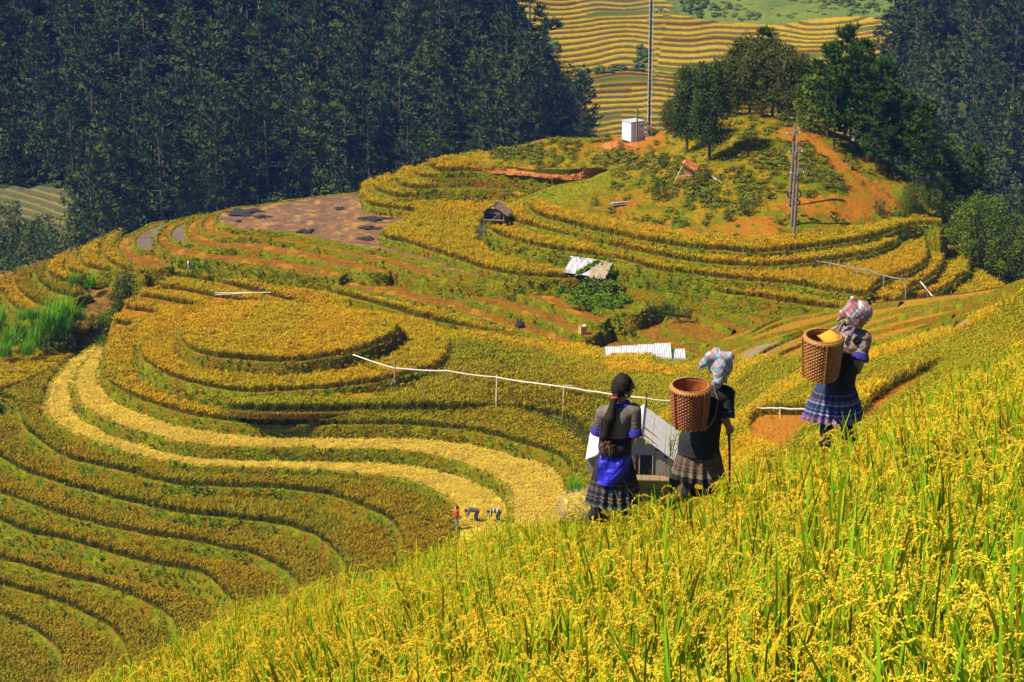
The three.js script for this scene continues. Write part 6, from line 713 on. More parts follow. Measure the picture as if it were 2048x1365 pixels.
  const ap = []; shell('apron', g, [cap(J(1672, 745, 0.1), J(1672, 772, 0.13), 0.075, 0.09), cap(J(1690, 745, -0.05), J(1688, 772, -0.06), 0.08, 0.09)], [J(1672, 740, 0.1), J(1690, 775, -0.06)], 0.16, 0.014, (v, k) => k.setRGB(0.009, 0.009, 0.014), MP.cloth, 0.08);
  shell('leggings', g, [cap(hip, kR, 0.095, 0.072), cap(kR, aR, 0.07, 0.052), cap(hip, kL, 0.095, 0.072), cap(kL, aL, 0.07, 0.052), cap(aR, aR.clone().add(V3(0.14, -0.03, -0.06)), 0.045, 0.036), cap(aL, aL.clone().add(V3(0.13, -0.03, -0.06)), 0.045, 0.036)], [kR, hip, aR, aL], 0.2, 0.014, (v, k) => k.copy(BLACK), MP.cloth);
  const face = H.P(0.135, -0.045, 0), cutF = fn => (x, y, z) => Math.max(fn(x, y, z) + (fbm(x * 20, y * 20, z * 20, 2) - 0.5) * 0.016, 0.112 - Math.hypot(x - face.x, y - face.y, z - face.z));
  const wrap = blend([ell(H.P(-0.02, 0.045, 0), 0.122, 0.1, 0.118), cap(J(1690, 622, 0.04), J(1676, 630, 0.05), 0.06, 0.04), cap(J(1688, 634, 0.06), J(1694, 652, 0.1), 0.05, 0.045), cap(J(1674, 634, 0.06), J(1662, 646, 0.06), 0.034, 0.012), cap(J(1684, 640, 0.09), J(1678, 654, 0.1), 0.03, 0.014), cap(J(1698, 650, 0.1), J(1704, 660, 0.1), 0.03, 0.012), cap(J(1694, 604, 0), J(1686, 612, 0), 0.03, 0.02)], 0.028), wb = bounds([J(1655, 592, 0.1), J(1738, 668, 0.15), J(1708, 630, -0.15)], 0.06);
  mesh('headcloth', sdfGeo(cutF(wrap), wb.min, wb.max, 0.0072, (v, k) => { const a = v.x * 0.75 + v.y * 0.66 + 5, b = v.y * 0.75 - v.x * 0.66 + v.z * 0.3 + 5; plaid(k, a, b, C(0.42, 0.17, 0.24), [[0, 0.085, 0.03, C(0.03, 0.24, 0.10)], [1, 0.08, 0.016, C(0.62, 0.60, 0.58)], [0, 0.05, 0.008, C(0.66, 0.62, 0.6)], [1, 0.055, 0.012, C(0.04, 0.16, 0.16)], [1, 0.13, 0.02, C(0.5, 0.03, 0.05)], [0, 0.12, 0.012, C(0.02, 0.03, 0.05)]]); if (v.y < J(1690, 636, 0.08).y && v.x < J(1700, 640).x) { const n = noise(v.x * 24, v.y * 24, v.z * 24); k.lerp(n > 0.55 ? C(0.02, 0.26, 0.08) : n > 0.4 ? C(0.55, 0.03, 0.05) : C(0.03, 0.03, 0.04), 0.75); } }), MP.cloth, g);
  for (const [a, b, c] of [[[1662, 668, 0.16], [1668, 655, 0.15], [1676, 648, 0.1]], [[1684, 676, 0.17], [1694, 662, 0.14], [1702, 656, 0.06]]]) mesh('basket_strap', tinted(limb([J(...a), J(...b), J(...c)], [0.02, 0.02, 0.016], 6), C(0.10, 0.10, 0.15)), MP.cloth, g);
  const b = basketOn(J, 1625, 676, 756, 0.3, 0.174, 0.142, [0.1, 0.03], 2, o, 'golden brown woven basket on the back of the kerchiefed woman');
  const clothG = new THREE.PlaneGeometry(0.16, 0.2, 10, 10), cp = clothG.attributes.position; for (let i = 0; i < cp.count; i++) cp.setZ(i, 0.03 * Math.sin(cp.getX(i) * 30) + 0.02 * Math.cos(cp.getY(i) * 25)); clothG.rotateX(-0.9); clothG.rotateY(0.5); clothG.computeVertexNormals(); const cc = mesh('folded_cloth', tinted(clothG, C(0.62, 0.30, 0.02)), MP.cloth); cc.position.copy(b.position).add(V3(0.07, 0.35, 0.0)); tag(cc, 'yellow orange cloth lying inside the basket of the kerchiefed woman', 'cloth');
}
kerchiefWoman();

// --- farmers far below, and other small figures ---
function farmer(u, v, drop, H, pose, shirt, trousers, label, face = 1) {
  const p = onDrop(u, v, lev(drop)), g = group('person', p); tag(g, label, 'person'); const X = (x, y, z = 0) => V3(x * face, y, z).multiplyScalar(H);
  let j; if (pose === 'stand') j = { hd: X(0.05, 0.93), nk: X(0.02, 0.82), ch: X(0.0, 0.74), hp: X(-0.02, 0.52), sA: X(0.01, 0.8, 0.1), sB: X(0.01, 0.8, -0.1), eA: X(0.03, 0.64, 0.13), eB: X(0.06, 0.63, -0.13), wA: X(0.1, 0.5, 0.1), wB: X(0.12, 0.5, -0.1), kA: X(0.03, 0.28, 0.06), kB: X(0, 0.28, -0.06), aA: X(0.0, 0.04, 0.06), aB: X(0.05, 0.04, -0.08) };
  else j = { hd: X(0.42, 0.5), nk: X(0.33, 0.54), ch: X(0.24, 0.58), hp: X(-0.08, 0.52), sA: X(0.27, 0.56, 0.1), sB: X(0.27, 0.56, -0.1), eA: X(0.3, 0.4, 0.12), eB: X(0.32, 0.4, -0.12), wA: X(0.36, 0.22, 0.06), wB: X(0.38, 0.22, -0.04), kA: X(-0.03, 0.28, 0.08), kB: X(0.04, 0.28, -0.08), aA: X(-0.1, 0.04, 0.08), aB: X(0.0, 0.04, -0.1) };
  const s = H, fx = V3(face * (pose === 'stand' ? 0.95 : 0.6), pose === 'stand' ? -0.3 : -0.8, 0).normalize(), hand = w => [ell(w, 0.026 * s, 0.03 * s, 0.022 * s), ...[-1.5, -0.5, 0.5, 1.5].map(k => cap(w.clone().add(V3(0, 0, k * 0.011 * s)), w.clone().add(V3(0.01 * face * s, -0.055 * s, k * 0.013 * s)), 0.007 * s, 0.006 * s)), cap(w, w.clone().add(V3(0.03 * face * s, -0.025 * s, 0)), 0.008 * s, 0.007 * s)];
  const body = [ell(j.hd, 0.062 * s, 0.072 * s, 0.058 * s), cap(j.hd.clone().addScaledVector(fx, 0.055 * s), j.hd.clone().addScaledVector(fx, 0.066 * s), 0.012 * s, 0.01 * s), cap(j.nk, j.hd, 0.03 * s, 0.03 * s), cap(j.ch, j.hp, 0.085 * s, 0.08 * s), cap(j.sA, j.eA, 0.03 * s, 0.024 * s), cap(j.eA, j.wA, 0.024 * s, 0.018 * s), cap(j.sB, j.eB, 0.03 * s, 0.024 * s), cap(j.eB, j.wB, 0.024 * s, 0.018 * s), ...hand(j.wA), ...hand(j.wB), cap(j.hp, j.kA, 0.055 * s, 0.038 * s), cap(j.kA, j.aA, 0.038 * s, 0.025 * s), cap(j.hp, j.kB, 0.055 * s, 0.038 * s), cap(j.kB, j.aB, 0.038 * s, 0.025 * s), cap(j.aA, j.aA.clone().add(X(0.08, -0.02)), 0.024 * s, 0.02 * s), cap(j.aB, j.aB.clone().add(X(0.08, -0.02)), 0.024 * s, 0.02 * s)], all = Object.values(j);
  shell('body', g, body, all, 0.12, 0.017 * s, (v, k) => k.copy(SKIN), MP.skin, 0.015);
  shell('shirt', g, [cap(j.ch, j.hp, 0.1 * s, 0.092 * s, 1), cap(j.sA, j.sB, 0.05 * s, 0.05 * s), cap(j.sA, j.eA, 0.046 * s, 0.042 * s, 1), cap(j.sB, j.eB, 0.046 * s, 0.042 * s, 1)], [j.ch, j.hp, j.sA, j.sB, j.eA, j.eB], 0.16, 0.02 * s, (v, k) => shirt(k, v), MP.cloth, 0.03);
  shell('trousers', g, [cap(j.hp, j.kA, 0.075 * s, 0.05 * s), cap(j.kA, j.aA.clone().lerp(j.kA, 0.35), 0.05 * s, 0.045 * s, 1), cap(j.hp, j.kB, 0.075 * s, 0.05 * s), cap(j.kB, j.aB.clone().lerp(j.kB, 0.35), 0.05 * s, 0.045 * s, 1)], [j.hp, j.kA, j.kB, j.aA, j.aB], 0.14, 0.02 * s, (v, k) => trousers(k, v), MP.cloth, 0.03);
  shell('hair', g, [ell(j.hd.clone().addScaledVector(fx, -0.016 * s).add(V3(0, 0.016 * s, 0)), 0.066 * s, 0.072 * s, 0.064 * s)], [j.hd], 0.12, 0.016 * s, null, MP.hair);
  return g;
}
farmer(913, 1060, 56, 1.62, 'stand', (k, v) => k.setRGB(0.52, 0.055, 0.02), k => k.setRGB(0.16, 0.20, 0.19), 'barefoot farmer in an orange red shirt standing on the terrace lip');
farmer(952, 1046, 56, 1.6, 'bend', k => k.setRGB(0.085, 0.075, 0.11), k => k.setRGB(0.03, 0.03, 0.05), 'farmer in a grey shirt bending to cut rice beside the standing one', -1);
farmer(996, 1047, 56, 1.55, 'bend', (k, v) => Math.sin(v.x * 26) > 0 ? k.setRGB(0.02, 0.02, 0.025) : k.setRGB(0.5, 0.5, 0.5), k => k.setRGB(0.02, 0.02, 0.03), 'farmer in black and white stooping at the end of the straw', -1);
farmer(377, 541, 50.4, 1.0, 'stand', k => k.setRGB(0.55, 0.58, 0.6), k => k.setRGB(0.10, 0.36, 0.62), 'small figure in white and light blue on the green bank');

// ---------- huts, poles, bamboo troughs and small things ----------
const woodTex = texture(256, (x, y) => { const g = fbm(x * 24, y * 2, 3, 4, 8), k = 0.6 + 0.8 * g; return [0.26 * k, 0.17 * k, 0.10 * k]; });
const MO = {
  wood: std({ map: woodTex, roughness: 0.9 }), grey: std({ map: texture(256, (x, y) => { const g = fbm(x * 30, y * 3, 6, 4, 8), k = 0.55 + 0.9 * g; return [0.22 * k, 0.19 * k, 0.16 * k]; }), roughness: 0.92 }),
  bamboo: std({ map: texture(128, (x, y) => { const g = fbm(x * 4, y * 16, 8, 3, 4), k = 0.7 + 0.6 * g; return [0.50 * k, 0.38 * k, 0.18 * k]; }), roughness: 0.55 }),
  paleBamboo: std({ map: texture(128, (x, y) => { const g = fbm(x * 4, y * 16, 9, 3, 4), k = 0.75 + 0.5 * g; return [0.62 * k, 0.55 * k, 0.42 * k]; }), roughness: 0.5 }),
  tin: std({ color: C(0.45, 0.47, 0.54), metalness: 0.2, roughness: 0.42, map: texture(256, (x, y) => { const g = fbm(x * 5, y * 5, 12, 4, 5), k = g > 0.62 ? 0.7 : 1; return [k, k * (g > 0.62 ? 0.86 : 1), k * (g > 0.62 ? 0.75 : 1)]; }) }),
  whiteTin: std({ color: C(0.50, 0.53, 0.58), roughness: 0.5, metalness: 0.1 }), fibro: std({ map: texture(256, (x, y) => { const g = fbm(x * 6, y * 6, 14, 4, 6), k = 0.82 + 0.3 * (g - 0.5) - (fbm(x * 40, y * 8, 2, 2, 8) > 0.68 ? 0.16 : 0); return [0.78 * k, 0.78 * k, 0.79 * k]; }), roughness: 0.85 }),
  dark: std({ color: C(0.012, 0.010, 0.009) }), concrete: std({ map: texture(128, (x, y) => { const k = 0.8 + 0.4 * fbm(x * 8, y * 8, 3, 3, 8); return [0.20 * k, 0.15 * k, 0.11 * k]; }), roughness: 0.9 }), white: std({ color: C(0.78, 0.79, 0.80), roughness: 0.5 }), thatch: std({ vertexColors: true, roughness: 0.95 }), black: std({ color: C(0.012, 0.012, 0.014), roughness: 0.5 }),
};
const bar = (parent, name, a, b, r, mat = MO.wood, r1 = r, seg = 7) => mesh(name, stick(a, b, r, r1, seg), mat, parent);
function thatchSlope(parent, name, A, B, Cc, D, seed, c0 = C(0.24, 0.16, 0.09), c1 = C(0.46, 0.34, 0.20), n = 420) { // A,B ridge ends, C,D eave ends (C below B)
  const r = rng(seed), pos = [], col = []; const P = (a, b) => A.clone().lerp(B, a).lerp(D.clone().lerp(Cc, a), b), nrm = B.clone().sub(A).cross(D.clone().sub(A)).normalize(); if (nrm.y < 0) nrm.negate();
  for (let i = 0; i < n; i++) { const a = r(), b = r() * 0.9, p = P(a, b).addScaledVector(nrm, 0.02 + r() * 0.06), e = P(clamp(a + (r() - 0.5) * 0.12, -0.03, 1.03), b + 0.22).addScaledVector(nrm, r() * 0.03), c = c0.clone().lerp(c1, r()); leafQuad(pos, col, p, e.clone().sub(p).normalize(), B.clone().sub(A).normalize(), p.distanceTo(e) * (0.8 + r() * 0.5), 0.06 + r() * 0.06, c); }
  const base = [A, B, Cc, A, Cc, D]; for (const q of base) { pos.push(q.x, q.y, q.z); col.push(c0.r * 0.8, c0.g * 0.8, c0.b * 0.8); }
  return mesh(name, flatGeo(pos, col), MO.thatch, parent);
}
// little thatched hut on stilts
{
  const p = onDrop(992, 458, lev(45.4)), g = group('stilt_hut', p, -0.25); tag(g, 'small thatched field hut on thin stilts', 'hut'); const w = 0.85, d = 0.75, fh = 0.95, eh = 1.55, rh = 2.15;
  for (const [x, z, y0] of [[-w, d, -0.25], [w, d, -0.25], [-w, -d, -0.2], [w, -d, -0.2]]) bar(g, 'post', V3(x, y0, z), V3(x, eh, z), 0.035, MO.grey);
  for (let k = 0; k < 9; k++) mesh('floor_board', boxAt(0.2, 0.04, d * 2 + 0.2, -w + 0.1 + k * 0.19, fh, 0), MO.grey, g);
  bar(g, 'beam', V3(-w - 0.1, fh - 0.05, d), V3(w + 0.1, fh - 0.05, d), 0.04, MO.grey); bar(g, 'beam', V3(-w - 0.1, eh, d), V3(w + 0.1, eh, d), 0.035, MO.grey);
  for (let k = 0; k < 6; k++) { mesh('wall_slat', boxAt(0.03, 0.085, d * 2, -w, fh + 0.08 + k * 0.095, 0), MO.grey, g); mesh('wall_slat', boxAt(0.03, 0.085, d * 2, w, fh + 0.08 + k * 0.095, 0), MO.grey, g); mesh('wall_slat', boxAt(w * 2, 0.085, 0.03, 0, fh + 0.08 + k * 0.095, -d), MO.grey, g); }
  bar(g, 'brace', V3(-0.1, fh + 0.05, d), V3(0.45, eh - 0.05, d), 0.03); bar(g, 'brace', V3(0.5, fh, d), V3(0.52, eh, d), 0.03); mesh('bundle', boxAt(0.5, 0.22, 0.4, 0.1, fh + 0.14, 0.2, 0, 0.4), MO.grey, g);
  const zr = d + 0.2; thatchSlope(g, 'thatch', V3(0, rh, zr), V3(0, rh, -zr), V3(-w - 0.3, eh - 0.12, -zr), V3(-w - 0.3, eh - 0.12, zr), 3); thatchSlope(g, 'thatch', V3(0, rh, zr), V3(0, rh, -zr), V3(w + 0.3, eh - 0.12, -zr), V3(w + 0.3, eh - 0.12, zr), 4); for (let k = 0; k < 5; k++) bar(g, 'ridge_pole', V3(-0.15 + 0.07 * k, rh + 0.12 - Math.abs(k - 2) * 0.05, zr), V3(0.05 - 0.05 * k, rh + 0.1, -zr), 0.02, MO.grey);
  const tw = [], r = rng(12); for (let k = 0; k < 34; k++) { const a = r() * 6.28, q = 0.1 + r() * 0.4; tw.push(limb([V3(Math.cos(a) * 0.1, 0, Math.sin(a) * 0.1), V3(Math.cos(a) * q * 0.6, 0.5, Math.sin(a) * q * 0.6), V3(Math.cos(a) * q, 0.7 + r() * 0.45, Math.sin(a) * q)], [0.02, 0.014, 0.005], 4)); } const b = mesh('dead_shrub', merge(tw), MO.grey); b.position.copy(onDrop(961, 474, lev(45.6))); tag(b, 'leafless brown shrub in front of the thatched hut', 'shrub');
  const bb = mesh('plastic_bag', new THREE.IcosahedronGeometry(0.22, 2), std({ color: C(0.22, 0.36, 0.75), roughness: 0.4 })); const bpz = bb.geometry.attributes.position; for (let i = 0; i < bpz.count; i++) { const v = V3().fromBufferAttribute(bpz, i), k = 0.7 + 0.6 * fbm(v.x * 9, v.y * 9, v.z * 9, 2); bpz.setXYZ(i, v.x * k * 1.3, v.y * k * 0.6, v.z * k); } bb.geometry.computeVertexNormals(); bb.position.copy(onDrop(957, 505, lev(47.3))).add(V3(0, 0.1, 0)); tag(bb, 'crumpled blue plastic bag below the thatched hut', 'bag');
}
// hut with tin and thatch roof, overgrown by vines
{
  const p = onDrop(1183, 574, lev(48.6)), g = group('field_hut', p, -0.5); tag(g, 'open hut with tin and thatch roof half buried under vines', 'hut'); const L2 = 1.75, d = 1.15, eh = 1.35, rh = 2.2;
  for (const x of [-L2 + 0.15, -0.5, 0.6, L2 - 0.15]) for (const z of [d - 0.2, -d + 0.2]) bar(g, 'post', V3(x, -0.35, z), V3(x, eh + 0.1, z), 0.05);
  for (const z of [d - 0.2, -d + 0.2]) { bar(g, 'beam', V3(-L2, eh, z), V3(L2, eh, z), 0.045); bar(g, 'rail', V3(-L2, 0.75, z), V3(0.6, 0.7, z), 0.035); }
  bar(g, 'brace', V3(-0.2, -0.3, d - 0.1), V3(0.25, eh - 0.1, d - 0.1), 0.035); bar(g, 'brace', V3(-1.6, -0.3, d), V3(-1.5, 0.5, d), 0.05, MO.paleBamboo);
  for (let k = 0; k < 7; k++) mesh('wall_board', boxAt(0.3, 0.85, 0.03, -1.4 + k * 0.32, 0.25, -d + 0.25), MO.wood, g); for (let k = 0; k < 5; k++) bar(g, 'stacked_log', V3(-1.5 + k * 0.12, -0.05 + (k % 2) * 0.14, 0.6), V3(-0.2, 0 + (k % 2) * 0.15, 0.35 - k * 0.1), 0.06, MO.wood);
  const tin = (x0, x1) => { const A = V3(x0, rh, 0), B = V3(x1, rh, 0), D = V3(x0, eh - 0.08, d + 0.3), E = V3(x1, eh - 0.08, d + 0.3); const pos = [], uv = [], idx = [], N = 10; for (let i = 0; i <= N; i++) for (let j = 0; j <= 6; j++) { const q = A.clone().lerp(B, i / N).lerp(D.clone().lerp(E, i / N), j / 6); pos.push(q.x, q.y + 0.05 + 0.014 * Math.cos(i / N * 6.283 * 2), q.z); uv.push(i / N, j / 6); } for (let i = 0; i < N; i++) for (let j = 0; j < 6; j++) { const a = i * 7 + j; idx.push(a, a + 1, a + 7, a + 1, a + 8, a + 7); } mesh('tin_sheet', buildGeo(pos, idx, { uv }), MO.tin, g); };
  for (let k = 0; k < 5; k++) tin(-L2 - 0.05 + k * 0.5, -L2 + 0.44 + k * 0.5); tin(1.3, 1.8);
  bar(g, 'ridge_cap', V3(-L2 - 0.2, rh + 0.07, 0), V3(0.9, rh + 0.07, 0), 0.06, MO.whiteTin);
  thatchSlope(g, 'thatch', V3(0.2, rh + 0.1, 0), V3(L2 + 0.2, rh + 0.1, 0), V3(L2 + 0.15, eh - 0.02, d + 0.3), V3(0.5, eh - 0.02, d + 0.25), 7, C(0.24, 0.18, 0.12), C(0.42, 0.34, 0.22)); thatchSlope(g, 'thatch', V3(-L2, rh, 0), V3(L2 + 0.2, rh, 0), V3(L2 + 0.2, eh - 0.1, -d - 0.3), V3(-L2, eh - 0.1, -d - 0.3), 8); mesh('awning', boxAt(0.55, 0.03, 1.0, -L2 - 0.25, eh - 0.05, d - 0.35, 0.35, 0, 0.2), MO.grey, g);
  for (let k = 0; k < 7; k++) bar(g, 'gable_stick', V3(L2 + 0.05, eh - 0.2, -d + 0.2 + k * 0.32), V3(L2 + 0.08, eh + 0.75 - Math.abs(k - 3) * 0.2, -d + 0.25 + k * 0.31), 0.025, MO.grey);
  // vines, a plant of its own
  const v = group('vine', p, -0.5); tag(v, 'leafy green vine climbing over the tin and thatch hut', 'vine'); const pos = [], col = [], r = rng(21), stems = []; const clump = (x, y, z, R, n, c0, c1) => { for (let i = 0; i < n; i++) { const q = V3(x, y, z).add(randDir(r).multiplyScalar(R * Math.pow(r(), 0.5))); q.y = lerp(q.y, y, 0.2); leafQuad(pos, col, q, randDir(r), randDir(r), 0.14 + r() * 0.1, 0.13, c0.clone().lerp(c1, r())); } };
  const lo = C(0.06, 0.10, 0.006), hi = C(0.20, 0.27, 0.012), yl = C(0.26, 0.30, 0.03);
  for (let k = 0; k < 26; k++) { const t = k / 26; clump(lerp(-0.5, 0.7, t) + (r() - 0.5) * 0.2, lerp(eh + 0.05, rh + 0.12, t * 0.9), lerp(d + 0.2, 0.15, t) , 0.22, 34, C(0.10, 0.2, 0.012), yl); }
  for (let k = 0; k < 60; k++) { const a = r(); clump(lerp(0.1, 2.8, a), 0.1 + r() * 1.0, d + 0.3 + r() * 1.2 - a * 0.3, 0.32, 42, lo, hi); } for (let k = 0; k < 30; k++) clump(lerp(1.9, 3.8, r()), 0.1 + r() * 0.9, lerp(-0.3, 2.2, r()), 0.34, 40, lo, hi); for (let k = 0; k < 14; k++) clump(L2 + 0.1 + r() * 0.4, eh - 0.3 + r() * 0.8, (r() - 0.5) * 1.8, 0.24, 36, lo, hi); for (let k = 0; k < 26; k++) clump(lerp(-1.8, 0.6, r()), 0.05 + r() * 0.3, d + 0.7 + r() * 1.2, 0.28, 40, C(0.06, 0.12, 0.006), C(0.14, 0.25, 0.010)); for (let k = 0; k < 90; k++) clump(lerp(0.5, 4.8, r()), 0.05 + r() * 0.4, d + 1.0 + r() * 3.4, 0.32, 36, C(0.065, 0.13, 0.006), C(0.15, 0.26, 0.010));
  mesh('leaves', flatGeo(pos, col), M.veg, v); for (let k = 0; k < 16; k++) { const x = lerp(0.3, 2.3, r()); stems.push(limb([V3(x, -0.6, d + 0.9), V3(x + 0.1, 0.4, d + 0.55), V3(x - 0.2, eh, d + 0.2)], [0.025, 0.02, 0.01], 4)); } mesh('stems', merge(stems), MO.grey, v);
  const fence = []; for (let k = 0; k < 6; k++) { const q = onDrop(1235 + k * 9, 556 + (k % 2) * 2, lev(48)), s = mesh('garden_stake', stick(V3(0, -0.3, 0), V3((k - 3) * 0.08, 1.1 + (k % 3) * 0.2, 0), 0.025), MO.grey); s.position.copy(q); tag(s, ['thin grey stake nearest the vine hut', 'second thin stake beside the vine hut', 'third thin stake in the shadow of the hut', 'fourth thin stake right of the hut', 'fifth thin stake right of the hut', 'last thin stake, farthest from the hut'][k], 'stake', 'garden stakes'); }
  const plank = mesh('plank', boxAt(0.13, 0.03, 0.95, 0, 0, 0, -0.9, 0.45, 0), MO.paleBamboo); plank.position.copy(onDrop(1269, 612, lev(49.2))).add(V3(0, 0.4, 0)); tag(plank, 'pale plank leaning on the bank right of the vines', 'plank'); [[0, 'upper'], [1, 'lower']].forEach(([k, w]) => { const a = onDrop(1276, 592 + k * 3, lev(48.6)), b = onDrop(1304, 606 + k * 2, lev(48.9)), s = mesh('bamboo_pole', stick(a.add(V3(0, 0.45, 0)), b.add(V3(0, 0.2, 0)), 0.035), MO.paleBamboo); tag(s, w + ' of two grey bamboo poles on the weedy platform', 'pole'); });
}
// hut with flat cement sheets on the roof, behind the girl
{
  const t = 116, p = at(1262, 950, t), s = t / 110, g = group('sheet_roof_hut', p, -0.09); tag(g, 'low plank hut roofed with pale cement sheets behind the girl', 'hut'); const w = 2.1 * s, d = 4.2 * s, eh = 0.72 * s, rise = 1.28 * s, ax = 0.42 * s, z0 = -d;
  const slope = (sx, name) => { const n = 3; for (let k = 0; k < n; k++) for (let m = 0; m < 2; m++) { const a0 = k / n, a1 = (k + 1) / n - 0.012, E = V3(sx * (w + 0.12), eh, 0), R = V3(ax, eh + rise, 0), q = (f, z, o) => R.clone().lerp(E, f).add(V3(0, 0.05 + o, z)); const zA = 0.25 - m * (d + 0.4) / 2, zB = 0.25 - (m + 1) * (d + 0.4) / 2 + 0.03, o = 0.03 * (n - k) * 0.5 + m * 0.008, P = [q(a0, zA, o), q(a1, zA, o), q(a1, zB, o), q(a0, zB, o)], N = V3(0, 0.03, 0), pos = [], idx = [0, 1, 2, 0, 2, 3, 4, 6, 5, 4, 7, 6, 0, 4, 5, 0, 5, 1, 1, 5, 6, 1, 6, 2, 2, 6, 7, 2, 7, 3, 3, 7, 4, 3, 4, 0]; for (const x of [...P, ...P.map(y => y.clone().sub(N))]) pos.push(x.x, x.y, x.z); const uv = []; for (let i = 0; i < 8; i++) uv.push((i % 4 === 1 || i % 4 === 2 ? 1 : 0) + k * 0.37, (i % 4 > 1 ? 1 : 0) + m * 0.41); const gg = new THREE.BufferGeometry(); gg.setAttribute('position', new THREE.Float32BufferAttribute(pos, 3)); gg.setAttribute('uv', new THREE.Float32BufferAttribute(uv, 2)); gg.setIndex(idx); const ng = gg.toNonIndexed(); ng.computeVertexNormals(); mesh(name, ng, MO.fibro, g); } };
  slope(1, 'roof_sheet'); slope(-1, 'roof_sheet'); for (const z of [0.2, -0.9]) mesh('roof_batten', stick(V3(ax + 0.05, eh + rise + 0.12, z - 0.3), V3(ax + 1.0 * s, eh + rise * 0.46, z - 0.35), 0.045), MO.wood, g); bar(g, 'ridge_cap', V3(ax, eh + rise + 0.08, 0.3), V3(ax, eh + rise + 0.08, -d - 0.15), 0.09, MO.fibro);
  const board = (name, w0, h0, x, y, z, mat = MO.grey) => mesh(name, boxAt(w0, h0, 0.04, x, y, z), mat, g); for (let k = 0; k < 9; k++) { const x = -w + 0.24 * s + k * 0.46 * s, top = eh + rise * (1 - Math.abs(x - ax) / (x < ax ? w + ax : w - ax)) - 0.1; if (Math.abs(x - 0.72 * s) < 0.3 * s) { board('wall_board', 0.45 * s, Math.max(0.1, top - 0.98 * s), x, 0.98 * s + (top - 0.98 * s) / 2, -0.15); continue; } board('wall_board', 0.45 * s, Math.max(top, 0.3), x, top / 2, -0.15); }
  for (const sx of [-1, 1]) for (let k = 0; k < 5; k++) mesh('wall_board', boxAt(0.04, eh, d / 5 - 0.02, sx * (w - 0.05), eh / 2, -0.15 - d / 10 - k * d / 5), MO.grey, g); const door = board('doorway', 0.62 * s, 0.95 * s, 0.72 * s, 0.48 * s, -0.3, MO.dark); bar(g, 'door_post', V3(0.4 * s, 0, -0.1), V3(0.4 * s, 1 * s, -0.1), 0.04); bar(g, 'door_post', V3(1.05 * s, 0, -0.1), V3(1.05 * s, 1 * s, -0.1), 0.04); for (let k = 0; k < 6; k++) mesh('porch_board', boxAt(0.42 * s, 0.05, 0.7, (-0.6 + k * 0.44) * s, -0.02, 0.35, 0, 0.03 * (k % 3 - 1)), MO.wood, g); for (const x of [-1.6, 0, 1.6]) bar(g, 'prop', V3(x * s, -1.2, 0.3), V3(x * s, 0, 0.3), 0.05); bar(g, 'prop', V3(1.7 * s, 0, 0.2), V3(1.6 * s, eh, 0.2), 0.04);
  mesh('earth_base', boxAt(w * 1.4, 2.4, d + 0.4, 0.4, -1.3, -d / 2 + 0.1), M.bankGreen, g);
  // flowering weed in front
  const fp = at(1338, 935, t - 4), f = group('flowering_weed', fp); tag(f, 'thin weed with pale yellow flowers in front of the sheet roof', 'plant'); const st = [], pos = [], col = [], r = rng(31); for (let k = 0; k < 9; k++) { const a = r() * 6.28, q = V3((r() - 0.35) * 0.9, 1.1 + r() * 1.3, (r() - 0.5) * 0.6); st.push(limb([V3(0, -0.8, 0), q.clone().multiplyScalar(0.55), q], [0.02, 0.014, 0.006], 4)); for (let j = 0; j < 26; j++) leafQuad(pos, col, q.clone().multiplyScalar(0.45 + 0.6 * r()).add(randDir(r).multiplyScalar(0.14)), randDir(r), randDir(r), 0.08, 0.05, r() < 0.45 ? C(0.55, 0.50, 0.14) : C(0.15, 0.22, 0.03)); } mesh('stems', merge(st), std({ color: C(0.12, 0.16, 0.03) }), f); mesh('flowers', flatGeo(pos, col), M.veg, f);
}
// long corrugated roof
{
  const t = hillDepth(1276, 722) - 1, p = at(1276, 714, t), k = t / F, g = group('corrugated_shed', p, 0.03); tag(g, 'low shed with bright corrugated iron roof sunk behind the rice', 'shed'); const sheet = (x0, x1, y0, y1, z0, z1, ribs, mat, name) => { const pos = [], idx = [], N = ribs * 6; for (let i = 0; i <= N; i++) for (let j = 0; j <= 1; j++) { const c = 0.035 * Math.cos(i / 6 * 6.283); pos.push(lerp(x0, x1, i / N), lerp(y0, y1, j) + c, lerp(z0, z1, j)); } for (let i = 0; i < N; i++) { const a = i * 2; idx.push(a, a + 2, a + 1, a + 1, a + 2, a + 3); } mesh(name, buildGeo(pos, idx), mat, g); };
  for (let m = 0; m < 4; m++) sheet((-66 + m * 33) * k, (-33.2 + m * 33) * k, -0.35 - 0.0, 0.62 + m * 0.075, 1.2, -0.6, 7, MO.whiteTin, 'roof_sheet'); sheet(69 * k, 95 * k, -0.3, 0.35, 1.0, -0.8, 5, MO.whiteTin, 'side_roof_sheet'); for (let m = 0; m < 8; m++) mesh('wall_board', boxAt(16 * k, 1.1, 0.05, (-58 + m * 16.4) * k, -0.1, -0.7), MO.grey, g); for (const x of [-64, 0, 64, 92]) bar(g, 'post', V3(x * k, -1, 0.9), V3(x * k, -0.3, 0.9), 0.06); bar(g, 'ridge_beam', V3(-66 * k, 0.55, -0.66), V3(67 * k, 0.8, -0.66), 0.06);
}
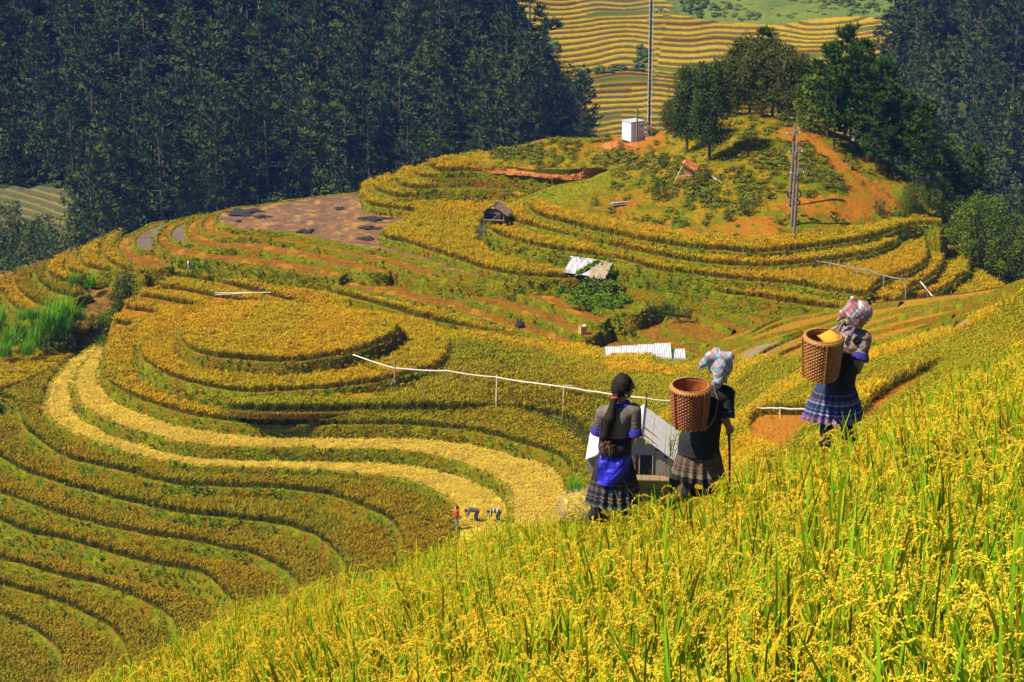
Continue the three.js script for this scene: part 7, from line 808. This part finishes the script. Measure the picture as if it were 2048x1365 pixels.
// equipment cabin, mast and its pole
{
  const p = onKnoll(1266, 280), g = group('equipment_cabin', p, 0.62); tag(g, 'white metal equipment cabin on the orange earth', 'cabin'); const w = 1.55, h = 1.75, d = 1.35; mesh('wall', boxAt(w, h, d, 0, h / 2 + 0.1, 0), MO.white, g); mesh('roof', boxAt(w + 0.1, 0.09, d + 0.1, 0, h + 0.15, 0), MO.whiteTin, g); mesh('base', boxAt(w + 0.02, 0.14, d + 0.02, 0, 0.02, 0), MO.dark, g); const dm = mesh('door', boxAt(0.72, 1.5, 0.02, -0.12, 0.9, d / 2 + 0.012), std({ color: C(0.7, 0.71, 0.73), roughness: 0.5 }), g); mesh('handle', boxAt(0.04, 0.14, 0.04, 0.18, 0.9, d / 2 + 0.035), MO.dark, dm); mesh('warning_plate', boxAt(0.2, 0.16, 0.012, 0.5, 0.85, d / 2 + 0.008), std({ color: C(0.6, 0.07, 0.03) }), g); for (let k = 0; k < 3; k++) mesh('vent', boxAt(0.3, 0.03, 0.03, 0.48, 1.5 - k * 0.07, d / 2 + 0.012), MO.concrete, g);
  const m = onKnoll(1298, 274), k = group('radio_mast', m); tag(k, 'thin lattice radio mast rising past the top of the picture', 'mast'); const H = 17, R = 0.2, legs = [0, 1, 2].map(i => V3(Math.cos(i * 2.094 + 0.3) * R, 0, Math.sin(i * 2.094 + 0.3) * R)); legs.forEach(q => bar(k, 'leg', q, q.clone().setY(H), 0.032, std({ color: C(0.62, 0.60, 0.57), roughness: 0.5 }))); const br = []; for (let y = 0.2; y < H - 0.3; y += 0.4) for (let i = 0; i < 3; i++) { const a = legs[i].clone().setY(y), b = legs[(i + 1) % 3].clone().setY(y + 0.4); br.push(stick(a, b, 0.012, 0.012, 4)); br.push(stick(a, legs[(i + 1) % 3].clone().setY(y), 0.012, 0.012, 4)); } const bm = mesh('lattice_bracing', merge(br), MO.dark, k); bm.userData.kind = 'stuff'; mesh('feeder_cable', stick(V3(0, 0.3, 0), V3(0, H, 0), 0.07), MO.black, k); mesh('footing', boxAt(0.7, 0.3, 0.7, 0, 0, 0), MO.concrete, k); const gz = new THREE.TorusGeometry(0.16, 0.035, 8, 20); gz.translate(-0.32, 1.3, 0); mesh('cable_coil', gz, MO.black, k); mesh('meter_box', boxAt(0.25, 0.35, 0.2, 0.05, 0.95, 0.25), MO.concrete, k);
  const q = mesh('short_pole', stick(V3(0, -0.4, 0), V3(0, 3.25, 0), 0.09, 0.075, 9), MO.concrete); q.position.copy(onKnoll(1274, 284)); tag(q, 'short brown pole in front of the white cabin', 'pole');
}
// three utility poles with cable coils
{
  const label = ['rearmost and highest of the three utility poles on the knoll', 'middle utility pole of the three on the knoll', 'nearest utility pole standing at the edge of the gold field'];
  [[1579, 414, 254], [1583, 452, 288], [1587, 486, 331]].forEach(([u, v, top], i) => {
    const p = onKnoll(u, v), t = toPixel(p)[2], h = (v - top) * t / F / 0.97, g = group('utility_pole', p); tag(g, label[i], 'utility pole', 'utility poles on the knoll'); g.rotation.z = -0.035; bar(g, 'pole', V3(0, -0.5, 0), V3(0, h, 0), 0.125, MO.concrete, 0.09, 12); mesh('cap', new THREE.CylinderGeometry(0.06, 0.1, 0.12, 10).translate(0, h + 0.06, 0), MO.concrete, g);
    bar(g, 'crossarm', V3(-0.75, h - 0.75, 0.16), V3(0.5, h - 0.62, 0.16), 0.04, MO.grey); for (const x of [-0.6, 0.4]) mesh('insulator', new THREE.CylinderGeometry(0.05, 0.07, 0.14, 8).translate(x, h - 0.58 + x * 0.1, 0.16), std({ color: C(0.55, 0.55, 0.52), roughness: 0.3 }), g); mesh('bracket', boxAt(0.3, 0.3, 0.2, 0.12, h - 0.5, 0.1), MO.grey, g); mesh('clamp', new THREE.TorusGeometry(0.14, 0.03, 6, 16).rotateX(Math.PI / 2).translate(0, h - 1.2, 0), MO.dark, g);
  });
  const coil = (u, v, t, R, label, s = 1) => { const gs = []; for (let k = 0; k < 5; k++) { const q = new THREE.TorusGeometry(R - k * 0.012, 0.035, 7, 30); q.rotateY(0.15 * (k - 2)); q.translate(0, 0, k * 0.03); gs.push(q); } const m = mesh('cable_coil', merge(gs), MO.black); m.position.copy(at(u, v, t)); tag(m, label, 'cable coil', 'cable coils on the poles'); }; const t3 = toPixel(onKnoll(1587, 486))[2] - 0.25, t2 = toPixel(onKnoll(1583, 452))[2] - 0.2; coil(1594, 405, t3, 0.26, 'lowest cable coil, hanging on the nearest pole'); coil(1595, 388, t2, 0.34, 'larger cable coil on the middle pole'); coil(1582, 390, t2 + 0.5, 0.27, 'cable coil on the left side of the middle pole'); const wire = mesh('guy_bar', stick(at(1566, 400, t3), at(1607, 396, t3), 0.025), MO.grey); tag(wire, 'grey steel bar across the poles at the coils', 'bar');
}
// earth roofed shelter, plank pile, two pale poles
{
  const p = onKnoll(1384, 350), g = group('earth_shelter', p, -0.5); tag(g, 'tiny lean-to shelter with red earth roof on the knoll', 'shelter'); const pos = [], N = 16; for (const [x, z] of [[-0.55, 0.35], [0.6, 0.35], [-0.55, -0.5], [0.6, -0.5]]) bar(g, 'post', V3(x, -0.3, z), V3(x, 0.95 - (x > 0 ? 0.35 : 0), z), 0.04); const rg = new THREE.BoxGeometry(1.75, 0.14, 1.4, 14, 2, 10), rp = rg.attributes.position; for (let i = 0; i < rp.count; i++) { const x = rp.getX(i), y = rp.getY(i), z = rp.getZ(i); rp.setY(i, y + 0.95 - (x + 0.6) * 0.38 + (fbm(x * 4, z * 4, 3, 3) - 0.5) * 0.16); } rg.computeVertexNormals(); mesh('earth_roof', rg, M.red, g); for (let k = 0; k < 5; k++) { mesh('wall_board', boxAt(0.24, 0.75, 0.04, -0.45 + k * 0.25, 0.25, -0.5), MO.wood, g); mesh('wall_log', stick(V3(-0.55, 0.02 + k * 0.13, 0.36), V3(0.55, 0.0 + k * 0.1, 0.36), 0.045), MO.wood, g); } bar(g, 'leaning_pole', V3(-1.15, -0.45, 0.8), V3(-0.5, 1.25, 0.3), 0.045, MO.paleBamboo);
  const mound = (u, v, rx, ry, rz, label, seed) => { const q = new THREE.SphereGeometry(1, 36, 18), a = q.attributes.position; for (let i = 0; i < a.count; i++) { const x = a.getX(i), y = a.getY(i), z = a.getZ(i), k = 0.8 + 0.4 * fbm(x * 2 + seed, y * 2, z * 2, 3); a.setXYZ(i, x * rx * k, y * ry * k, z * rz * k); } q.computeVertexNormals(); const m = mesh('earth_heap', q, M.red); m.position.copy(onKnoll(u, v)).add(V3(0, -ry * 0.35, 0)); tag(m, label, 'earth heap'); }; mound(1232, 290, 1.4, 0.5, 1.6, 'orange heap of dug earth left of the white cabin', 3); mound(1272, 289, 0.8, 0.25, 0.8, 'low orange earth heap in front of the white cabin', 5); mound(1302, 276, 0.6, 0.22, 0.6, 'small orange earth heap at the mast foot', 7); mound(1375, 354, 0.9, 0.3, 0.7, 'orange earth heap under the lean-to shelter', 9);
  const q = onKnoll(1237, 411), pp = group('plank_pile', q, 0.2); tag(pp, 'small pile of weathered planks on the grassy slope', 'plank pile'); const r = rng(9); for (let k = 0; k < 11; k++) mesh('plank', boxAt(0.95 + r() * 0.3, 0.05, 0.16, (r() - 0.5) * 0.2, 0.04 + Math.floor(k / 3) * 0.075, (k % 3 - 1) * 0.2, 0, (r() - 0.5) * 0.5, (r() - 0.5) * 0.1), k % 3 ? MO.grey : MO.paleBamboo, pp); bar(pp, 'pole', V3(-0.2, 0.32, 0.1), V3(0.95, 0.36, -0.1), 0.03, MO.paleBamboo);
  [[0, 'upper'], [1, 'lower']].forEach(([k, w]) => { const s = mesh('bamboo_pole', stick(onKnoll(1424, 361 + k * 3).add(V3(0, 0.3, 0)), onKnoll(1444, 369 + k * 2).add(V3(0, 0.15, 0)), 0.035), MO.paleBamboo); tag(s, w + ' of two pale poles lying by the dark bush on the knoll', 'pole'); });
}
// bamboo troughs that carry water across the fields
function trough(label, beams, posts, mat, r, forked) {
  const g = group('bamboo_trough', V3(0, 0, 0)); tag(g, label, 'water trough'); for (let i = 0; i < beams.length - 1; i++) { const a = beams[i], b = beams[i + 1].clone(), n = Math.max(2, Math.round(a.distanceTo(b) / 1.2)), pts = [], rad = []; for (let k = 0; k <= n * 3; k++) { const q = a.clone().lerp(b, k / (n * 3)); q.y += 0.012 * Math.sin(k * 0.5 + i) - 0.05 * Math.sin(Math.PI * k / (n * 3)); pts.push(q); rad.push(k % 3 === 0 ? r * 1.15 : r); } mesh('bamboo_tube', limb(pts, rad, 8), mat, g); }
  posts.forEach(([a, b, rr, m]) => { bar(g, 'post', a, b, rr ?? 0.06, m ?? MO.bamboo, (rr ?? 0.06) * 0.85); }); if (forked) forked(g); return g;
}
{
  const base = (u, v, drop) => onDrop(u, v, lev(drop)), over = (u, vt, b) => at(u, vt, toPixel(b)[2]); const P1 = base(790, 766, 51.7), P2 = at(892, 802, hillDepth(892, 802)), P3 = at(992, 823, hillDepth(992, 823)), P4 = at(1126, 838, hillDepth(1126, 838)), P5 = at(1293, 845, hillDepth(1293, 845));
  const A = base(706, 713, 50).add(V3(0, 0.12, 0)), B = [A, over(790, 737, P1), over(892, 742, P2), over(993, 755, P3), over(1127, 774, P4), over(1293, 797, P5), over(1345, 803, P5)];
  trough('long pale bamboo trough on posts running out from the round mound', B, [[P1, over(789, 719, P1), 0.09, MO.wood], [P2, over(889, 741, P2), 0.025, MO.grey], [P3.clone().add(V3(0, -0.2, 0)), over(994, 750, P3), 0.085, MO.bamboo], [P4.clone().add(V3(0, -0.2, 0)), over(1128, 770, P4), 0.075, MO.bamboo], [P5, over(1293, 786, P5), 0.05, MO.dark]], MO.paleBamboo, 0.055, g => { mesh('spare_bamboo', stick(over(1127, 771, P4), over(1190, 776, P4), 0.04), MO.paleBamboo, g); mesh('strut', stick(base(781, 772, 51.7), over(790, 752, P1), 0.035), MO.wood, g); mesh('fork', stick(over(790, 740, P1), over(785, 716, P1), 0.03), MO.wood, g); });
  const g2 = (u, v) => at(u, v, hillDepth(u, v)), w1 = g2(1478, 830).add(V3(0, 0.5, 0)), w2 = g2(1560, 836).add(V3(0, 0.5, 0)), w3 = g2(1640, 836).add(V3(0, 0.45, 0)); trough('thin bamboo pole carried low behind the kerchiefed woman', [w1, w2, w3], [[g2(1480, 832), w1, 0.03], [g2(1560, 838), w2, 0.03]], MO.paleBamboo, 0.045);
  const q = [[1662, 549, 527, 45.4], [1714, 565, 537, 45.4], [1735, 572, 540, 45.4], [1768, 596, 551, 46.3], [1812, 608, 559, 46.3]].map(([u, v, t, d]) => { const b = base(u, v, d); return [b, over(u, t, b)]; }), first = base(1606, 540, 45.4), bw = [over(1606, 516, first), ...q.map(x => x[1])];
  trough('dark bamboo trough on posts crossing the big gold field on the right', bw, [[first, over(1606, 514, first), 0.05, MO.grey], ...q.map(x => [x[0].clone().add(V3(0, -0.2, 0)), x[1].clone().add(V3(0, 0.1, 0)), 0.055, MO.grey])], MO.grey, 0.055);
  const h0 = base(1224, 540, 46.6), h1 = base(1240, 520, 45.6), h2 = base(1271, 496, 45.4); trough('bamboo pipe climbing from the vine hut up to the field', [over(1223, 515, h0), over(1240, 497, h1), over(1270, 477, h2)], [[h1, over(1240, 494, h1), 0.06, MO.wood], [h2, over(1272, 472, h2), 0.05, MO.wood], [base(1262, 503, 45.4), over(1262, 484, h2), 0.03, MO.wood]], MO.bamboo, 0.085);
  const pa = base(1843, 600, 47.3), pb = base(1876, 606, 47.3), lp = mesh('leaning_pole', stick(pb, over(1841, 563, pa), 0.07), MO.paleBamboo); tag(lp, 'pale pole leaning at the end of the dark trough', 'pole'); [[1857, 604, 572, 'left'], [1872, 606, 590, 'right']].forEach(([u, v, t, w]) => { const b = base(u, v, 47.3), m = mesh('thin_post', stick(b, over(u - 4, t, b), 0.03), MO.grey); tag(m, w + ' thin post propping the leaning pale pole', 'post'); }); const c1 = base(1903, 601, 48.4), fp = mesh('wire_post', stick(c1, over(1903, 582, c1), 0.05), MO.grey); tag(fp, 'short dark post carrying the sagging wire', 'post'); const wa = over(1868, 588, c1), wb = over(1903, 584, c1), wc = over(1940, 590, c1), sag = (a, b) => a.clone().lerp(b, 0.5).add(V3(0, -0.12, 0)); tag(mesh('wire', limb([wa, sag(wa, wb), wb, sag(wb, wc), wc], [0.02, 0.02, 0.02, 0.02, 0.02], 5), MO.dark), 'sagging dark wire by the lowest gold fields', 'wire');
  const k0 = base(428, 604, 51.7); [[0, 'longer'], [1, 'shorter']].forEach(([k, w]) => { const s = mesh('bamboo_pole', stick(base(430, 604 + k * 4, 51.4).add(V3(0, 0.75, 0)), base(k ? 500 : 542, 604 + k, 51.4).add(V3(0, 0.8, 0)), 0.05), MO.paleBamboo); tag(s, w + ' of two bamboo poles lying behind the round mound', 'pole'); });
}
// carton, stray things on bare plots, ash heaps on the mud, haystack
{
  const b = group('carton', onDrop(1165, 669, lev(49.9)).add(V3(0, 0.02, 0)), 0.5); tag(b, 'brown carton standing on the bare orange terrace', 'carton'); const kraft = std({ color: C(0.50, 0.33, 0.15), roughness: 0.85 }); mesh('box', boxAt(0.5, 0.62, 0.42, 0, 0.31, 0), kraft, b); for (const s of [-1, 1]) mesh('flap', boxAt(0.25, 0.02, 0.42, s * 0.15, 0.66, 0, 0, 0, s * 0.5), kraft, b);
  const lumpy = (name, u, v, drop, rx, ry, rz, mat, label, cat, seed, lift = 0) => { const q = new THREE.SphereGeometry(1, 30, 12), a = q.attributes.position; for (let i = 0; i < a.count; i++) { const x = a.getX(i), y = a.getY(i), z = a.getZ(i), k = name === 'ash_patch' ? 0.1 + 2.2 * Math.max(0, fbm(x * 2.2 + seed, z * 2.2, seed, 4) - 0.12) : 0.55 + 0.9 * fbm(x * 3 + seed, y * 3, z * 3, 3); a.setXYZ(i, x * rx * k, Math.max(y, -0.2) * ry * k * (0.5 + fbm(x * 6, z * 6, seed, 2)), z * rz * k); } q.computeVertexNormals(); const m = mesh(name, q, mat); m.position.copy(onDrop(u, v, lev(drop))).add(V3(0, lift, 0)); return tag(m, label, cat); };
  const ash = std({ color: C(0.018, 0.016, 0.018), bumpMap: finerBump, bumpScale: 0.05 }); const AS = 'black burnt straw patch on the mud flat, '; [[488, 427, 1.5, 1.3, 'largest at the far left'], [525, 435, 0.7, 0.6, 'small one beside the largest'], [476, 444, 0.25, 0.4, 'tiny one at the left bank'], [612, 464, 0.7, 0.7, 'in front near the lip'], [680, 418, 0.45, 0.5, 'far back in the middle'], [745, 439, 1.2, 0.8, 'long one at the gold field'], [742, 458, 0.75, 0.7, 'middle one near the gold field'], [730, 479, 0.6, 0.6, 'lowest near the gold field']].forEach(([u, v, rx, rz, w], i) => lumpy('ash_patch', u, v, 48.2, rx, 0.12, rz, ash, AS + w, 'ash', i * 3, 0.03));
  lumpy('clod', 1040, 655, 50.6, 0.35, 0.35, 0.3, ash, 'dark clod of earth on the orange path terrace', 'clod', 2, 0.1); lumpy('stone', 285, 550, 51.8, 0.5, 0.15, 0.2, MO.white, 'flat pale stone at the head of the gully', 'stone', 5, 0.2); lumpy('stone', 180, 664, 57, 0.35, 0.25, 0.3, std({ color: C(0.5, 0.28, 0.2) }), 'pinkish stone in the gully bed', 'stone', 6, 0.3);
  const t = hillDepth(1160, 1000) - 2, hs = group('haystack', at(1164, 1022, t)); tag(hs, 'low rounded heap of dry straw left of the girl', 'haystack'); const dome = new THREE.SphereGeometry(1, 40, 20, 0, 6.283, 0, 1.6), da = dome.attributes.position; for (let i = 0; i < da.count; i++) { const x = da.getX(i), y = da.getY(i), z = da.getZ(i), k = 0.9 + 0.2 * fbm(x * 4, y * 4, z * 4, 3); da.setXYZ(i, x * 1.45 * k, y * 1.15 * k, z * 1.3 * k); } dome.computeVertexNormals(); mesh('heap', dome, M.straw, hs); const r = rng(44), pos = [], col = []; for (let i = 0; i < 2600; i++) { const d = randDir(r); d.y = Math.abs(d.y); const p = V3(d.x * 1.45, d.y * 1.15, d.z * 1.3); leafQuad(pos, col, p, randDir(r).addScaledVector(d, 0.2).add(V3(0, -0.4, 0)).normalize(), randDir(r), 0.3 + r() * 0.2, 0.03, C(0.36, 0.27, 0.11).lerp(C(0.58, 0.46, 0.22), r())); } mesh('straw', flatGeo(pos, col), M.veg, hs);
  const tg = mesh('tall_grass', G.tall[0], M.veg); tg.position.copy(at(1150, 988, t + 2)); tg.scale.setScalar(0.9); tag(tg, 'bright green grass tuft behind the haystack', 'grass');
  // harvest workers on the far slope
  [[1313, 27, 'white', 'leftmost far harvester on the brown plot'], [1322, 25, 'dark', 'middle far harvester on the brown plot'], [1331, 26, 'white', 'rightmost far harvester on the brown plot'], [1305, 47, 'white', 'far harvester below the others beside the mast']].forEach(([u, v, k, label]) => { const p = at(u, v, farDepth(u, v) - 2), g = group('person', p); tag(g, label, 'person', 'far harvesters'); const s = 1.6; shell('body', g, [ell(V3(0, 1.45, 0), 0.11, 0.12, 0.11), cap(V3(0, 1.25, 0), V3(0, 0.85, 0), 0.17, 0.14), cap(V3(-0.08, 0.8, 0), V3(-0.12, 0.05, 0), 0.09, 0.06), cap(V3(0.08, 0.8, 0), V3(0.12, 0.05, 0.1), 0.09, 0.06), cap(V3(0.17, 1.25, 0), V3(0.3, 0.9, 0.1), 0.06, 0.04), cap(V3(-0.17, 1.25, 0), V3(-0.28, 0.9, 0.1), 0.06, 0.04)], [V3(0, 1.6, 0), V3(-0.3, 0, 0), V3(0.3, 0, 0.1)], 0.12, 0.05, (v, c) => v.y > 1.34 ? c.setRGB(0.05, 0.03, 0.02) : v.y > 0.8 ? (k === 'white' ? c.setRGB(0.75, 0.75, 0.75) : c.setRGB(0.12, 0.05, 0.05)) : c.setRGB(0.04, 0.04, 0.06), MP.cloth); });
}


renderer.render(scene, camera);
